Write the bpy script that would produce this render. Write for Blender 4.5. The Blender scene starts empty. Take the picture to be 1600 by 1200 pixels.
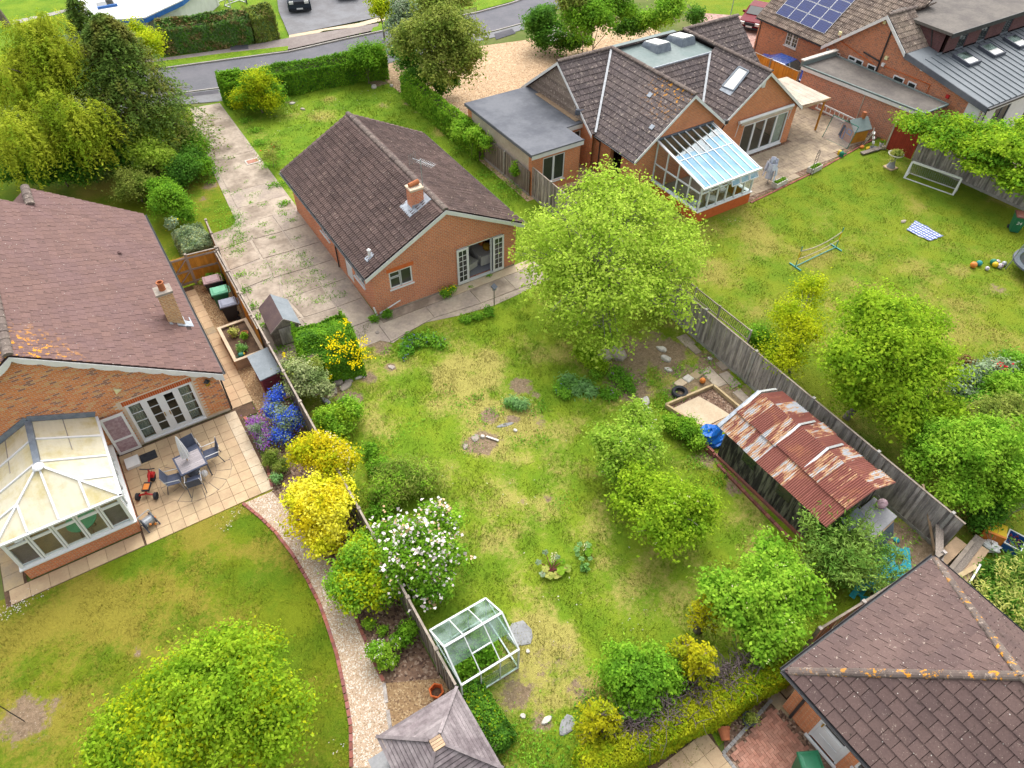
import bpy, math, random
import numpy as np
from mathutils import Matrix, Vector
rnd = random.Random(7)
R = math.radians
sc = bpy.context.scene
COL = sc.collection
# ---------------------------------------------------------------- camera
CP = (-8.5664, -24.7047, 22.1129)
YAW, PITCH, ROLL, FPX = R(-33.1871), R(46.2999), R(1.0939), 1116.33
_fw = Vector((-math.sin(YAW)*math.cos(PITCH), math.cos(YAW)*math.cos(PITCH), -math.sin(PITCH)))
_r0 = Vector((math.cos(YAW), math.sin(YAW), 0)); _u0 = _r0.cross(_fw)
_rt = math.cos(ROLL)*_r0 + math.sin(ROLL)*_u0; _up = -math.sin(ROLL)*_r0 + math.cos(ROLL)*_u0
cd = bpy.data.cameras.new('camera'); cam = bpy.data.objects.new('camera', cd); COL.objects.link(cam)
cam.matrix_world = Matrix(((_rt.x, _up.x, -_fw.x, CP[0]), (_rt.y, _up.y, -_fw.y, CP[1]), (_rt.z, _up.z, -_fw.z, CP[2]), (0, 0, 0, 1)))
cd.sensor_width = 36; cd.lens = FPX/1600*36; cd.clip_start = .1; cd.clip_end = 2000
sc.camera = cam
# ---------------------------------------------------------------- sky, sun, exposure
SUN_AZ, SUN_EL = R(35), R(54)          # azimuth measured from +Y towards +X
w = bpy.data.worlds.new('World'); sc.world = w; w.use_nodes = True
nt = w.node_tree; bg = nt.nodes['Background']
sky = nt.nodes.new('ShaderNodeTexSky'); sky.sky_type = 'NISHITA'; sky.sun_disc = False
sky.sun_elevation = SUN_EL; sky.sun_rotation = SUN_AZ; sky.air_density = 1.0; sky.dust_density = 4.0; sky.ozone_density = 1.0
hs = nt.nodes.new('ShaderNodeHueSaturation'); hs.inputs['Saturation'].default_value = .22
nt.links.new(sky.outputs[0], hs.inputs['Color']); nt.links.new(hs.outputs[0], bg.inputs['Color'])
bg.inputs['Strength'].default_value = .15
sl = bpy.data.lights.new('sun', 'SUN'); sl.energy = .7; sl.angle = R(80); sl.color = (1, .965, .9)
so = bpy.data.objects.new('sun', sl); COL.objects.link(so)
sd = Vector((math.sin(SUN_AZ)*math.cos(SUN_EL), math.cos(SUN_AZ)*math.cos(SUN_EL), math.sin(SUN_EL)))
so.rotation_euler = sd.to_track_quat('Z', 'Y').to_euler(); so.location = (0, 0, 40)
vs = sc.view_settings; sc.display_settings.display_device = 'sRGB'
vs.view_transform = 'Standard'; vs.look = 'None'; vs.gamma = 1; vs.use_curve_mapping = False; vs.exposure = 1.45
# ---------------------------------------------------------------- geometry of the survey: a photo pixel onto the plane z
def G(u, v, z=0.0):
 d = _rt*((u-800)/FPX) + _up*((600-v)/FPX) + _fw
 t = (z-CP[2])/d.z
 return Vector(CP) + d*t
def pxm(p): return (Vector(p)-Vector(CP)).dot(_fw)/FPX      # metres per photo pixel at a point
# ---------------------------------------------------------------- materials
MATS = {}
class NT:
 def __init__(s, name):
  s.m = bpy.data.materials.new(name); s.m.use_nodes = True
  s.t = s.m.node_tree; s.b = s.t.nodes['Principled BSDF']; s.out = s.t.nodes['Material Output']
 def n(s, typ, **k):
  nd = s.t.nodes.new('ShaderNode'+typ)
  for a, b in k.items(): setattr(nd, a, b)
  return nd
 def put(s, inp, val):
  if hasattr(val, 'is_linked') or hasattr(val, 'links'): s.t.links.new(val, inp)
  elif isinstance(val, (tuple, list)): inp.default_value = (*val, 1) if len(val) == 3 and inp.type == 'RGBA' else val
  else: inp.default_value = val
 def pos(s, scale=(1, 1, 1)):
  g = s.n('NewGeometry'); mp = s.n('Mapping'); s.t.links.new(g.outputs['Position'], mp.inputs[0]); mp.inputs['Scale'].default_value = scale
  return mp.outputs[0]
 def noise(s, sc_, det=4, rough=.6, vec=None, dist=0):
  k = s.n('TexNoise'); k.inputs['Scale'].default_value = sc_; k.inputs['Detail'].default_value = det; k.inputs['Roughness'].default_value = rough
  k.inputs['Distortion'].default_value = dist
  s.t.links.new(vec if vec is not None else s.pos(), k.inputs['Vector']); return k.outputs[0]
 def voro(s, sc_, out=0, feat='F1', vec=None):
  k = s.n('TexVoronoi', feature=feat); k.inputs['Scale'].default_value = sc_
  s.t.links.new(vec if vec is not None else s.pos(), k.inputs['Vector']); return k.outputs[out]
 def ramp(s, f, a, b):     # smooth step a..b
  k = s.n('MapRange'); k.interpolation_type = 'SMOOTHSTEP'; s.put(k.inputs[0], f)
  k.inputs[1].default_value = a; k.inputs[2].default_value = b; return k.outputs[0]
 def mix(s, f, a, b, mode='MIX'):
  k = s.n('Mix', data_type='RGBA', blend_type=mode); s.put(k.inputs[0], f); s.put(k.inputs[6], a); s.put(k.inputs[7], b); return k.outputs[2]
 def math(s, op, a, b=0.0):
  k = s.n('Math', operation=op); s.put(k.inputs[0], a); s.put(k.inputs[1], b); return k.outputs[0]
 def rand(s):              # one random number per piece, joined or separate
  g = s.n('NewGeometry'); o = s.n('ObjectInfo')
  return s.math('FRACT', s.math('ADD', g.outputs['Random Per Island'], o.outputs['Random']))
 def bump(s, h, st=.3, d=.02):
  k = s.n('Bump'); k.inputs['Strength'].default_value = st; k.inputs['Distance'].default_value = d; s.put(k.inputs['Height'], h)
  s.t.links.new(k.outputs[0], s.b.inputs['Normal'])
 def attr(s, name):
  k = s.n('Attribute', attribute_name=name); return k.outputs['Fac']
 def done(s, col, rough=.85, spec=.25, metal=0):
  s.put(s.b.inputs['Base Color'], col); s.put(s.b.inputs['Roughness'], rough); s.put(s.b.inputs['Specular IOR Level'], spec); s.put(s.b.inputs['Metallic'], metal)
  return s.m
def shade(s, col, f, amt):     # brighten / darken a colour socket by a 0..1 factor
 v = s.math('ADD', s.math('MULTIPLY', f, 2*amt), 1-amt)
 k = s.n('VectorMath', operation='SCALE'); s.put(k.inputs[0], col); s.t.links.new(v, k.inputs['Scale']); return k.outputs[0]
def mat(name, c1, c2=None, scale=3, rough=.85, spec=.25, bump=.0, bsc=30, isl=0.0, metal=0, stretch=(1, 1, 1), lo=.35, hi=.65, fine=.12):
 if name in MATS: return MATS[name]
 s = NT(name); nf = .80 if max(c1) > .12 else 1; c1 = tuple(x*nf for x in c1); c2 = c2 and tuple(x*nf for x in c2)
 k = s.n('RGB'); k.outputs[0].default_value = (*c1, 1); col = k.outputs[0]
 if c2: col = s.mix(s.ramp(s.noise(scale, 5, .65, s.pos(stretch)), lo, hi), col, c2)
 if fine: col = shade(s, col, s.noise(scale*9, 3, .7, s.pos(stretch)), fine*2)
 if isl: col = shade(s, col, s.rand(), isl)
 if bump: s.bump(s.noise(bsc, 4, .6, s.pos(stretch)), bump)
 MATS[name] = s.done(col, rough, spec, metal); return MATS[name]
def brick_mat(name, cols, mortar, bw=.225, bh=.075, mw=.015, dark=None):
 s = NT(name); g = s.n('NewGeometry'); sp = s.n('SeparateXYZ'); s.t.links.new(g.outputs['Position'], sp.inputs[0])
 sn = s.n('SeparateXYZ'); s.t.links.new(g.outputs['True Normal'], sn.inputs[0])
 ax = s.math('GREATER_THAN', s.math('ABSOLUTE', sn.outputs[0]), .6)
 u = s.math('ADD', s.math('MULTIPLY', sp.outputs[1], ax), s.math('MULTIPLY', sp.outputs[0], s.math('SUBTRACT', 1, ax)))
 cb = s.n('CombineXYZ'); s.t.links.new(u, cb.inputs[0]); s.t.links.new(sp.outputs[2], cb.inputs[1])
 b = s.n('TexBrick'); s.t.links.new(cb.outputs[0], b.inputs['Vector'])
 b.inputs['Scale'].default_value = 1; b.inputs['Brick Width'].default_value = bw; b.inputs['Row Height'].default_value = bh; b.inputs['Mortar Size'].default_value = mw
 b.inputs['Mortar Smooth'].default_value = .1; b.inputs['Bias'].default_value = 0; b.offset = .5
 b.inputs['Color1'].default_value = (*cols[0], 1); b.inputs['Color2'].default_value = (*cols[1], 1); b.inputs['Mortar'].default_value = (*mortar, 1)
 col = b.outputs[0]
 if len(cols) > 2:
  col = s.mix(s.math('MULTIPLY', s.ramp(s.noise(5, 3, .7, s.pos((1, 1, 2.6))), .50, .60), s.math('SUBTRACT', 1, b.outputs['Fac'])), col, cols[2])
 col = shade(s, col, s.noise(.7, 4, .6), .25); col = shade(s, col, s.noise(8, 4, .8, s.pos((1, 1, 2))), .42)
 s.bump(s.math('SUBTRACT', 1, b.outputs['Fac']), .6, .006)
 MATS[name] = s.done(col, .9, .15); return MATS[name]
def leaf_mat(name, c1, c2, c3=None, trans=.35, rough=.55, cl=1.2):
 if name in MATS: return MATS[name]
 s = NT(name); g = s.n('NewGeometry'); r = g.outputs['Random Per Island']
 col = s.mix(r, c1, c2)
 if c3: col = s.mix(s.ramp(s.noise(cl, 3, .6), .45, .62), col, c3)
 col = shade(s, col, s.math('FRACT', s.math('MULTIPLY', r, 7.3)), .3)
 s.done(col, .8, .08)
 tr = s.n('BsdfTranslucent'); s.t.links.new(col, tr.inputs[0])
 mx = s.n('MixShader'); mx.inputs[0].default_value = trans
 s.t.links.new(s.b.outputs[0], mx.inputs[1]); s.t.links.new(tr.outputs[0], mx.inputs[2]); s.t.links.new(mx.outputs[0], s.out.inputs[0])
 MATS[name] = s.m; return s.m
def glass_mat(name, tint=(.9, .95, .95), refl=1.0, rough=.02, haze=0.0, hc=(.8, .85, .85)):
 s = NT(name); tr = s.n('BsdfTransparent'); tr.inputs[0].default_value = (*tint, 1)
 gl = s.n('BsdfGlossy'); gl.inputs['Roughness'].default_value = rough
 fr = s.n('LayerWeight'); fr.inputs[0].default_value = .5; fc = s.math('ADD', s.math('MULTIPLY', s.math('POWER', fr.outputs['Facing'], 3.5), .55*refl), .035)
 mx = s.n('MixShader'); s.t.links.new(fc, mx.inputs[0]); s.t.links.new(tr.outputs[0], mx.inputs[1]); s.t.links.new(gl.outputs[0], mx.inputs[2])
 last = mx.outputs[0]
 if haze:
  df = s.n('BsdfDiffuse'); df.inputs[0].default_value = (*hc, 1); m2 = s.n('MixShader')
  f = s.math('MULTIPLY', s.ramp(s.noise(1.6, 3, .5, None, .6), .25, .8), haze)
  s.t.links.new(f, m2.inputs[0]); s.t.links.new(last, m2.inputs[1]); s.t.links.new(df.outputs[0], m2.inputs[2]); last = m2.outputs[0]
 s.t.links.new(last, s.out.inputs[0]); MATS[name] = s.m; return s.m
# ---------------------------------------------------------------- mesh building
class MB:
 def __init__(s, T=None): s.v = []; s.f = []; s.T = T
 def add(s, vs, fs):
  o = len(s.v); s.v += [tuple(s.T(*p)) if s.T else tuple(p) for p in vs]; s.f += [tuple(i+o for i in f) for f in fs]; return s
 def box(s, x0, x1, y0, y1, z0, z1):
  return s.hexa([(x0, y0, z0), (x1, y0, z0), (x1, y1, z0), (x0, y1, z0), (x0, y0, z1), (x1, y0, z1), (x1, y1, z1), (x0, y1, z1)])
 def hexa(s, p): return s.add(p, [(3, 2, 1, 0), (4, 5, 6, 7), (0, 1, 5, 4), (1, 2, 6, 5), (2, 3, 7, 6), (3, 0, 4, 7)])
 def bar(s, p, q, wd, ht=None, up=(0, 0, 1)):
  p, q = Vector(p), Vector(q); d = (q-p).normalized(); up = Vector(up)
  if abs(d.dot(up)) > .98: up = Vector((1, 0, 0))
  a = d.cross(up).normalized()*(wd/2); b = a.cross(d).normalized()*((ht or wd)/2)
  return s.hexa([p-a-b, p+a-b, p+a+b, p-a+b, q-a-b, q+a-b, q+a+b, q-a+b])
 def tube(s, p, q, r0, r1=None, n=6, cap=True):
  p, q = Vector(p), Vector(q); r1 = r0 if r1 is None else r1; d = (q-p).normalized()
  a = d.orthogonal().normalized(); b = d.cross(a); vs = []
  for c, r in ((p, r0), (q, r1)):
   for i in range(n):
    t = 2*math.pi*i/n; vs.append(c + (a*math.cos(t)+b*math.sin(t))*r)
  fs = [(i, (i+1) % n, n+(i+1) % n, n+i) for i in range(n)]
  if cap: fs += [tuple(range(n-1, -1, -1)), tuple(range(n, 2*n))]
  return s.add(vs, fs)
 def path(s, pts, r, n=5):
  for a, b in zip(pts, pts[1:]): s.tube(a, b, r, r, n)
  return s
 def prism(s, poly, z0, z1):
  n = len(poly); vs = [(x, y, z0) for x, y in poly]+[(x, y, z1) for x, y in poly]
  return s.add(vs, [tuple(range(n-1, -1, -1)), tuple(range(n, 2*n))]+[(i, (i+1) % n, n+(i+1) % n, n+i) for i in range(n)])
 def slab(s, pts, n, t):     # planar polygon given thickness t along -n
  n = Vector(n).normalized()*t; pts = [Vector(p) for p in pts]; k = len(pts)
  return s.add(pts+[p-n for p in pts], [tuple(range(k)), tuple(range(2*k-1, k-1, -1))]+[(i, k+i, k+(i+1) % k, (i+1) % k) for i in range(k)])
 def lathe(s, prof, c=(0, 0, 0), n=14, cap=True):
  vs = []; m = len(prof)
  for r, z in prof:
   for i in range(n):
    t = 2*math.pi*i/n; vs.append((c[0]+r*math.cos(t), c[1]+r*math.sin(t), c[2]+z))
  fs = [(j*n+i, j*n+(i+1) % n, (j+1)*n+(i+1) % n, (j+1)*n+i) for j in range(m-1) for i in range(n)]
  if cap: fs += [tuple(range(n-1, -1, -1)), tuple(range((m-1)*n, m*n))]
  return s.add(vs, fs)
 def ball(s, c, r, n=12, sz=1.0):
  prof = [(max(r*math.sin(math.pi*i/8), .001), -r*sz*math.cos(math.pi*i/8)) for i in range(9)]
  return s.lathe(prof, c, n)
 def lump(s, c, rx, ry, rz, seed=0, n=10):
  q = random.Random(seed); o = len(s.v); s.ball((0, 0, 0), 1, n)
  if s.T: raise ValueError
  for i in range(o, len(s.v)):
   k = .8+.35*q.random(); x, y, z = s.v[i]; s.v[i] = (c[0]+x*rx*k, c[1]+y*ry*k, c[2]+z*rz*k)
  return s
 def quad(s, a, b, c, d): return s.add([a, b, c, d], [(0, 1, 2, 3)])
 def poly(s, pts): return s.add(pts, [tuple(range(len(pts)))])
 def ob(s, name, m, parent=None, loc=None, smooth=False, origin=None):
  if origin is not None:
   ox, oy, oz = origin; s.v = [(x-ox, y-oy, z-oz) for x, y, z in s.v]; loc = origin
  me = bpy.data.meshes.new(name); me.from_pydata([tuple(p) for p in s.v], [], s.f)
  if smooth: me.shade_smooth()
  return link(name, me, m, parent, loc)
def link(name, me, m, parent=None, loc=None):
 o = bpy.data.objects.new(name, me); COL.objects.link(o)
 if m and not me.materials: me.materials.append(MATS[m] if isinstance(m, str) else m)
 if parent: o.parent = parent
 if loc: o.location = loc
 return o
def bigmesh(name, V, F, m, parent=None, loc=None, attrs=None):
 V = np.asarray(V, np.float32); F = np.asarray(F, np.int32); k = F.shape[1]
 me = bpy.data.meshes.new(name); me.vertices.add(len(V)); me.vertices.foreach_set('co', V.ravel())
 me.loops.add(F.size); me.loops.foreach_set('vertex_index', F.ravel()); me.polygons.add(len(F))
 me.polygons.foreach_set('loop_start', np.arange(0, F.size, k, dtype=np.int32))
 for an, ar in (attrs or {}).items():
  at = me.attributes.new(an, 'FLOAT', 'POINT'); at.data.foreach_set('value', np.asarray(ar, np.float32))
 me.update(calc_edges=True); me.validate()
 return link(name, me, m, parent, loc)
def tag(o, label=None, cat=None, group=None, kind=None):
 if label: o['label'] = label
 if cat: o['category'] = cat
 if group: o['group'] = group
 if kind: o['kind'] = kind
 return o
def thing(name, label, cat, loc=(0, 0, 0), rz=0, group=None):
 o = bpy.data.objects.new(name, None); COL.objects.link(o); o.location = loc; o.rotation_euler = (0, 0, rz); o.empty_display_size = .2
 return tag(o, label, cat, group)
def copy_tree(o, parent=None):
 kids = list(o.children); c = o.copy(); COL.objects.link(c)
 if parent: c.parent = parent
 for k in kids: copy_tree(k, c)
 return c
def dup(o, loc, rz=None, label=None):
 c = copy_tree(o); c.location = loc
 if rz is not None: c.rotation_euler = (0, 0, rz)
 if label: c['label'] = label
 return c
def struct(o, label=None): o['kind'] = 'structure'; return o
# ---------------------------------------------------------------- 2-D value noise for masks
_rng = np.random.default_rng(11); _tab = _rng.random((256, 256))
def vnoise(x, y, f, oct=4):
 out = 0; amp = 1; tot = 0
 for k in range(oct):
  X, Y = x*f+17.3*k, y*f+9.1*k; xi, yi = np.floor(X).astype(int), np.floor(Y).astype(int); fx, fy = X-xi, Y-yi
  fx = fx*fx*(3-2*fx); fy = fy*fy*(3-2*fy); T = lambda a, b: _tab[a % 256, b % 256]
  out = out + amp*((T(xi, yi)*(1-fx)+T(xi+1, yi)*fx)*(1-fy)+(T(xi, yi+1)*(1-fx)+T(xi+1, yi+1)*fx)*fy); tot += amp; amp *= .55; f *= 2.1
 return out/tot
def inpoly(x, y, poly):
 c = np.zeros(np.shape(x), bool); n = len(poly)
 for i in range(n):
  x0, y0 = poly[i]; x1, y1 = poly[(i+1) % n]
  if y0 != y1: c ^= ((y0 > y) != (y1 > y)) & (x < (x1-x0)*(y-y0)/(y1-y0)+x0)
 return c
def gp(*uv): return [tuple(G(u, v)[:2]) for u, v in uv]
# ================================================================ materials of the place
mat('white_paint', (.80, .80, .78), (.72, .72, .70), 2, .45, .4, fine=.04)
mat('upvc', (.82, .82, .81), (.76, .77, .77), 2, .35, .5, fine=.03)
mat('black_plastic', (.018, .018, .02), (.03, .03, .032), 3, .45, .4)
mat('lead', (.16, .19, .23), (.24, .27, .30), 4, .6, .3)
mat('lead_bright', (.42, .47, .52), (.30, .33, .37), 6, .55, .35)
mat('frame_grey', (.78, .80, .78), (.62, .64, .62), 4, .5, .3)
mat('galv', (.42, .44, .46), (.32, .33, .34), 6, .5, .4, metal=.4)
mat('terracotta', (.48, .17, .07), (.38, .13, .06), 5, .85, .2)
mat('cement', (.42, .37, .31), (.30, .26, .22), 5, .95, .1, bump=.3)
mat('mortar', (.72, .58, .44), (.62, .5, .37), 6, .95, .1)
mat('tile_under', (.05, .035, .032), None, 3, .95, .1)
mat('concrete', (.47, .39, .31), (.27, .215, .165), .7, .92, .12, bump=.25, bsc=12, fine=.16)
mat('concrete_dark', (.34, .28, .235), (.46, .385, .30), .8, .92, .12, bump=.25, bsc=12, fine=.18)
mat('concrete_grey', (.34, .34, .34), (.27, .27, .28), 1.5, .92, .12, bump=.2)
mat('post_concrete', (.42, .40, .37), (.32, .30, .27), 3, .92, .1)
mat('asphalt', (.135, .135, .15), (.165, .16, .175), .5, .9, .15, bump=.2, bsc=60, fine=.08)
mat('asphalt_dark', (.06, .06, .068), (.085, .08, .09), .8, .9, .15)
mat('asphalt_apron', (.23, .23, .24), (.19, .185, .19), .9, .92, .12)
mat('footway', (.23, .19, .175), (.28, .24, .22), .7, .92, .12, fine=.15)
mat('kerb', (.45, .42, .38), (.36, .33, .30), 2, .9, .1)
mat('soil', (.16, .10, .065), (.10, .065, .045), 3, .98, .05, bump=.6, bsc=18, fine=.25)
mat('slab', (.55, .41, .25), (.48, .34, .21), 1.3, .88, .15, bump=.15, bsc=25, isl=.10, fine=.08)
mat('slab_pale', (.60, .49, .35), (.54, .42, .29), 1.6, .88, .15, isl=.06)
mat('slab_mossy', (.36, .29, .20), (.44, .34, .2), 2, .9, .12, isl=.2, bump=.2)
mat('stone_patio', (.33, .26, .19), (.45, .36, .25), .9, .92, .12, isl=.10, bump=.3, bsc=14, fine=.2, lo=.4, hi=.6)
mat('stone', (.42, .36, .30), (.34, .29, .25), 4, .92, .12, bump=.4, isl=.15)
mat('white_stone', (.66, .62, .56), (.50, .46, .40), 5, .9, .12, bump=.3, isl=.1)
mat('paver', (.36, .17, .12), (.42, .22, .16), 4, .9, .12, isl=.20)
mat('edging', (.36, .13, .09), (.28, .12, .11), 3, .9, .12, isl=.28, bump=.2)
mat('sett', (.36, .34, .32), (.28, .27, .26), 4, .9, .12, isl=.2)
mat('brick_piece', (0.552, 0.204, 0.078), (0.432, 0.156, 0.072), 3, .9, .12, isl=.42, bump=.2)
mat('brick_plain', (0.6, 0.144, 0.042), (0.504, 0.12, 0.036), 5, .9, .12, isl=.14)
brick_mat('brick_orange', [(.62, .185, .075), (.52, .145, .065), (.40, .115, .07)], (.50, .31, .21))
brick_mat('brick_rhouse', [(.62, .19, .065), (.54, .155, .055), (.44, .14, .06)], (.48, .28, .17))
brick_mat('brick_big', [(0.538, 0.166, 0.0704), (0.422, 0.128, 0.064), (0.192, 0.0832, 0.064)], (0.41, 0.243, 0.154))
brick_mat('brick_dark', [(.14, .055, .055), (.11, .045, .048), (.09, .04, .04)], (.12, .075, .07))
brick_mat('brick_garage', [(0.576, 0.192, 0.102), (0.422, 0.141, 0.0768), (0.218, 0.102, 0.0832)], (0.461, 0.307, 0.23))
brick_mat('brick_buff', [(0.576, 0.333, 0.141), (0.486, 0.256, 0.115), (0.384, 0.192, 0.102)], (0.538, 0.41, 0.256))
mat('render', (.58, .50, .40), (.48, .41, .33), .9, .95, .1, bump=.1)
mat('felt', (.085, .09, .105), (.13, .135, .15), .6, .85, .25, fine=.1)
mat('felt_brown', (.13, .115, .105), (.18, .16, .14), .8, .9, .2, fine=.18)
mat('felt_green', (.17, .22, .21), (.22, .26, .25), .7, .8, .25)
mat('felt_grey', (.27, .30, .32), (.22, .25, .27), 1.5, .9, .2, fine=.12)
mat('zinc', (.135, .155, .17), (.16, .18, .195), .5, .5, .4, fine=.04)
mat('wood_grey', (.30, .255, .215), (.20, .165, .14), 4, .9, .12, bump=.3, bsc=40, isl=.22, stretch=(6, 6, .7))
mat('wood_fence', (.50, .45, .41), (.27, .24, .225), 2.2, .92, .1, bump=.3, bsc=40, isl=.28, stretch=(3, 3, .5), fine=.2)
mat('wood_top', (.38, .32, .26), (.28, .23, .19), 3, .9, .12, isl=.15)
mat('wood_orange', (0.696, 0.324, 0.042), (0.552, 0.24, 0.036), 2, .75, .25, isl=.14, stretch=(0.85, 0.85, 0.6))
mat('wood_tan', (.50, .35, .22), (.40, .28, .18), 3, .85, .15, isl=.15)
mat('wood_new', (.56, .44, .26), (.48, .36, .2), 4, .85, .15)
mat('wood_black', (.035, .032, .03), (.15, .145, .11), 1.8, .9, .12, isl=.3, stretch=(4, 4, .5), lo=.42, hi=.6)
mat('wood_maroon', (.20, .035, .05), (.15, .03, .04), 4, .7, .25, isl=.12)
mat('wood_red', (.36, .05, .028), (.30, .045, .025), 3, .75, .2, isl=.1)
mat('wood_silver', (.29, .25, .25), (.16, .13, .135), 1.1, .85, .15, isl=.18, bump=.3, bsc=60, fine=.25)
mat('shed_felt_brown', (.125, .085, .085), (.16, .11, .10), 2, .9, .15)
mat('carpet', (.36, .36, .40), (.32, .32, .36), 2, .98, .05)
mat('carpet_tan', (.34, .26, .18), (.30, .23, .16), 2, .98, .05)
mat('cream_fabric', (.66, .63, .58), (.60, .57, .52), 3, .95, .1)
mat('orange_fabric', (.50, .15, .03), (.42, .12, .03), 5, .95, .1)
mat('mustard_fabric', (.50, .30, .03), (.30, .16, .02), 8, .95, .1)
mat('room_wall', (.62, .60, .57), None, 2, .95, .1)
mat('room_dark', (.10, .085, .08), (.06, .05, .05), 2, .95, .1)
mat('curtain', (.50, .50, .42), (.40, .41, .34), 6, .95, .1)
mat('lime_plant', (.1, .2, .02), (.2, .3, .03), 8)
mat('red', (.55, .02, .02), (.45, .02, .02), 4, .4, .4)
mat('yellow', (.80, .55, .01), (.7, .45, .01), 4, .5, .4)
mat('blue_paint', (.03, .16, .50), (.025, .13, .42), 4, .5, .4)
mat('orange', (.75, .24, .03), (.65, .20, .03), 4, .5, .4)
mat('teal', (.02, .28, .27), (.02, .24, .23), 4, .5, .4)
mat('green_ball', (.01, .22, .13), (.01, .18, .1), 4, .5, .4)
mat('white_ball', (.72, .70, .70), (.25, .10, .16), 14, .5, .4, lo=.5, hi=.56)
mat('rubber', (.02, .022, .028), (.035, .035, .04), 6, .8, .2)
mat('bin_green', (.015, .11, .05), (.02, .13, .06), 3, .45, .4)
mat('bin_green_lid', (.10, .36, .20), (.08, .30, .17), 3, .5, .4)
mat('bin_dgreen_lid', (.02, .17, .08), (.02, .14, .07), 3, .4, .4)
mat('bin_black', (.012, .012, .016), (.02, .02, .024), 3, .5, .4)
mat('bin_pink_lid', (.30, .19, .19), (.24, .15, .15), 3, .6, .3)
mat('bin_grey_lid', (.19, .20, .26), (.16, .17, .22), 3, .5, .4)
mat('bin_brown_lid', (.12, .03, .02), (.09, .03, .02), 3, .5, .4)
mat('metal_dark', (.07, .08, .10), (.055, .06, .08), 4, .5, .4)
mat('chair_mesh', (.055, .065, .10), (.07, .08, .115), 6, .8, .2)
mat('table_slat', (.40, .36, .37), (.33, .30, .31), 6, .7, .25, isl=.12, stretch=(1, 8, 1))
mat('alu', (.62, .63, .64), (.5, .51, .52), 5, .35, .5, metal=.5)
mat('tarp_blue', (.005, .16, .62), (.005, .11, .48), 6, .45, .4)
mat('net_turquoise', (.005, .30, .36), (.01, .24, .30), 6, .6, .3)
mat('cloth_pink', (.46, .34, .36), (.34, .22, .24), 9, .95, .1)
mat('hose_green', (.0, .16, .10), (.0, .12, .08), 6, .5, .35)
mat('canvas_cream', (.56, .49, .39), (.44, .37, .30), 1.2, .85, .15)
mat('parasol', (.80, .79, .80), (.70, .69, .72), 5, .9, .1)
mat('laundry', (.62, .66, .80), (.75, .77, .84), 7, .95, .1, isl=.12)
mat('bark', (.16, .13, .10), (.24, .20, .16), 6, .95, .08, bump=.5, stretch=(3, 3, 1))
mat('bark_grey', (.24, .21, .18), (.33, .30, .26), 6, .95, .08, bump=.5)
mat('twig', (.20, .16, .12), (.13, .10, .08), 6, .95, .08)
mat('dead_twig', (.17, .13, .13), (.11, .085, .085), 8, .95, .08)
mat('lichen', (.60, .30, .02), (.55, .36, .08), 9, .95, .05)
mat('car_dark', (.012, .022, .035), (.012, .02, .03), 2, .3, .4, fine=.02)
mat('car_blue', (.015, .075, .14), (.012, .065, .12), 2, .2, .6, fine=.02)
mat('car_red', (.17, .004, .014), (.15, .004, .012), 2, .5, .1, fine=.02)
mat('car_navy', (.02, .05, .22), (.018, .045, .18), 2, .2, .6, fine=.02)
mat('headlight', (.7, .7, .66), None, 2, .1, .6, fine=0)
mat('blossom_yellow', (.95, .80, .0), (.9, .68, .0), 9, .8, .15, isl=.1)
mat('blossom_white', (.80, .74, .70), (.72, .60, .56), 12, .85, .15, isl=.1)
mat('blossom_peach', (.70, .42, .20), (.66, .5, .3), 12, .85, .15, isl=.15)
mat('blossom_blue', (.035, .10, .70), (.06, .14, .62), 9, .85, .15, isl=.3)
mat('blossom_purple', (.30, .06, .46), (.38, .14, .44), 9, .85, .15, isl=.3)
mat('blossom_red', (.65, .01, .03), (.55, .03, .03), 9, .85, .15, isl=.1)
mat('blossom_pale', (.75, .66, .30), (.72, .7, .45), 9, .85, .15, isl=.1)
mat('bluebell', (.14, .17, .46), (.2, .2, .5), 9, .85, .15, isl=.2)
glass_mat('glass'); glass_mat('glass_green', (.78, .88, .82), 1.2, .05, .42, (.34, .42, .39)); glass_mat('glass_roof', (.62, .80, .88), 2.6, .04)
def dark_glass():
 s = NT('glass_dark'); MATS['glass_dark'] = s.done(s.mix(s.noise(1.7, 3), (.012, .016, .016), (.05, .055, .05)), .04, .7)
dark_glass()
def tile_mat(name, c1, c2, c3, lich=(.40, .36, .31), lich_amt=.60, isl=.25, orange=None, scale=3.0):
 s = NT(name); r = s.rand()
 col = s.mix(r, c1, c2); col = s.mix(s.ramp(s.noise(.55, 4, .65), .42, .68), col, c3)
 col = shade(s, col, s.math('FRACT', s.math('MULTIPLY', r, 5.7)), isl)
 col = s.mix(s.ramp(s.noise(7, 5, .75), lich_amt, lich_amt+.06), col, lich)
 col = s.mix(s.math('MULTIPLY', s.ramp(s.voro(5.5), .10, .05), s.ramp(s.noise(2), .45, .5)), col, (.5, .47, .42)); col = s.mix(s.ramp(s.voro(15), .13, .06), col, lich)
 if orange:
  ox, oy, rad, amt = orange[:4]; g = s.n('NewGeometry'); d = s.n('VectorMath', operation='DISTANCE'); s.t.links.new(g.outputs['Position'], d.inputs[0]); d.inputs[1].default_value = (ox, oy, orange[4] if len(orange) > 4 else 4)
  m = s.math('MULTIPLY', s.ramp(d.outputs['Value'], rad, rad*.3), s.ramp(s.noise(5, 5, .7), amt, amt+.05)); col = s.mix(m, col, (.55, .24, .02))
 col = s.mix(s.math('MULTIPLY', s.ramp(s.noise(3.3, 5, .8), .60, .68), .7), col, (.035, .028, .022)); col = shade(s, col, s.noise(16, 5, .85), .5)
 s.bump(s.noise(26, 4, .7), .35, .01); MATS[name] = s.done(col, .9, .15); return s.m
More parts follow.
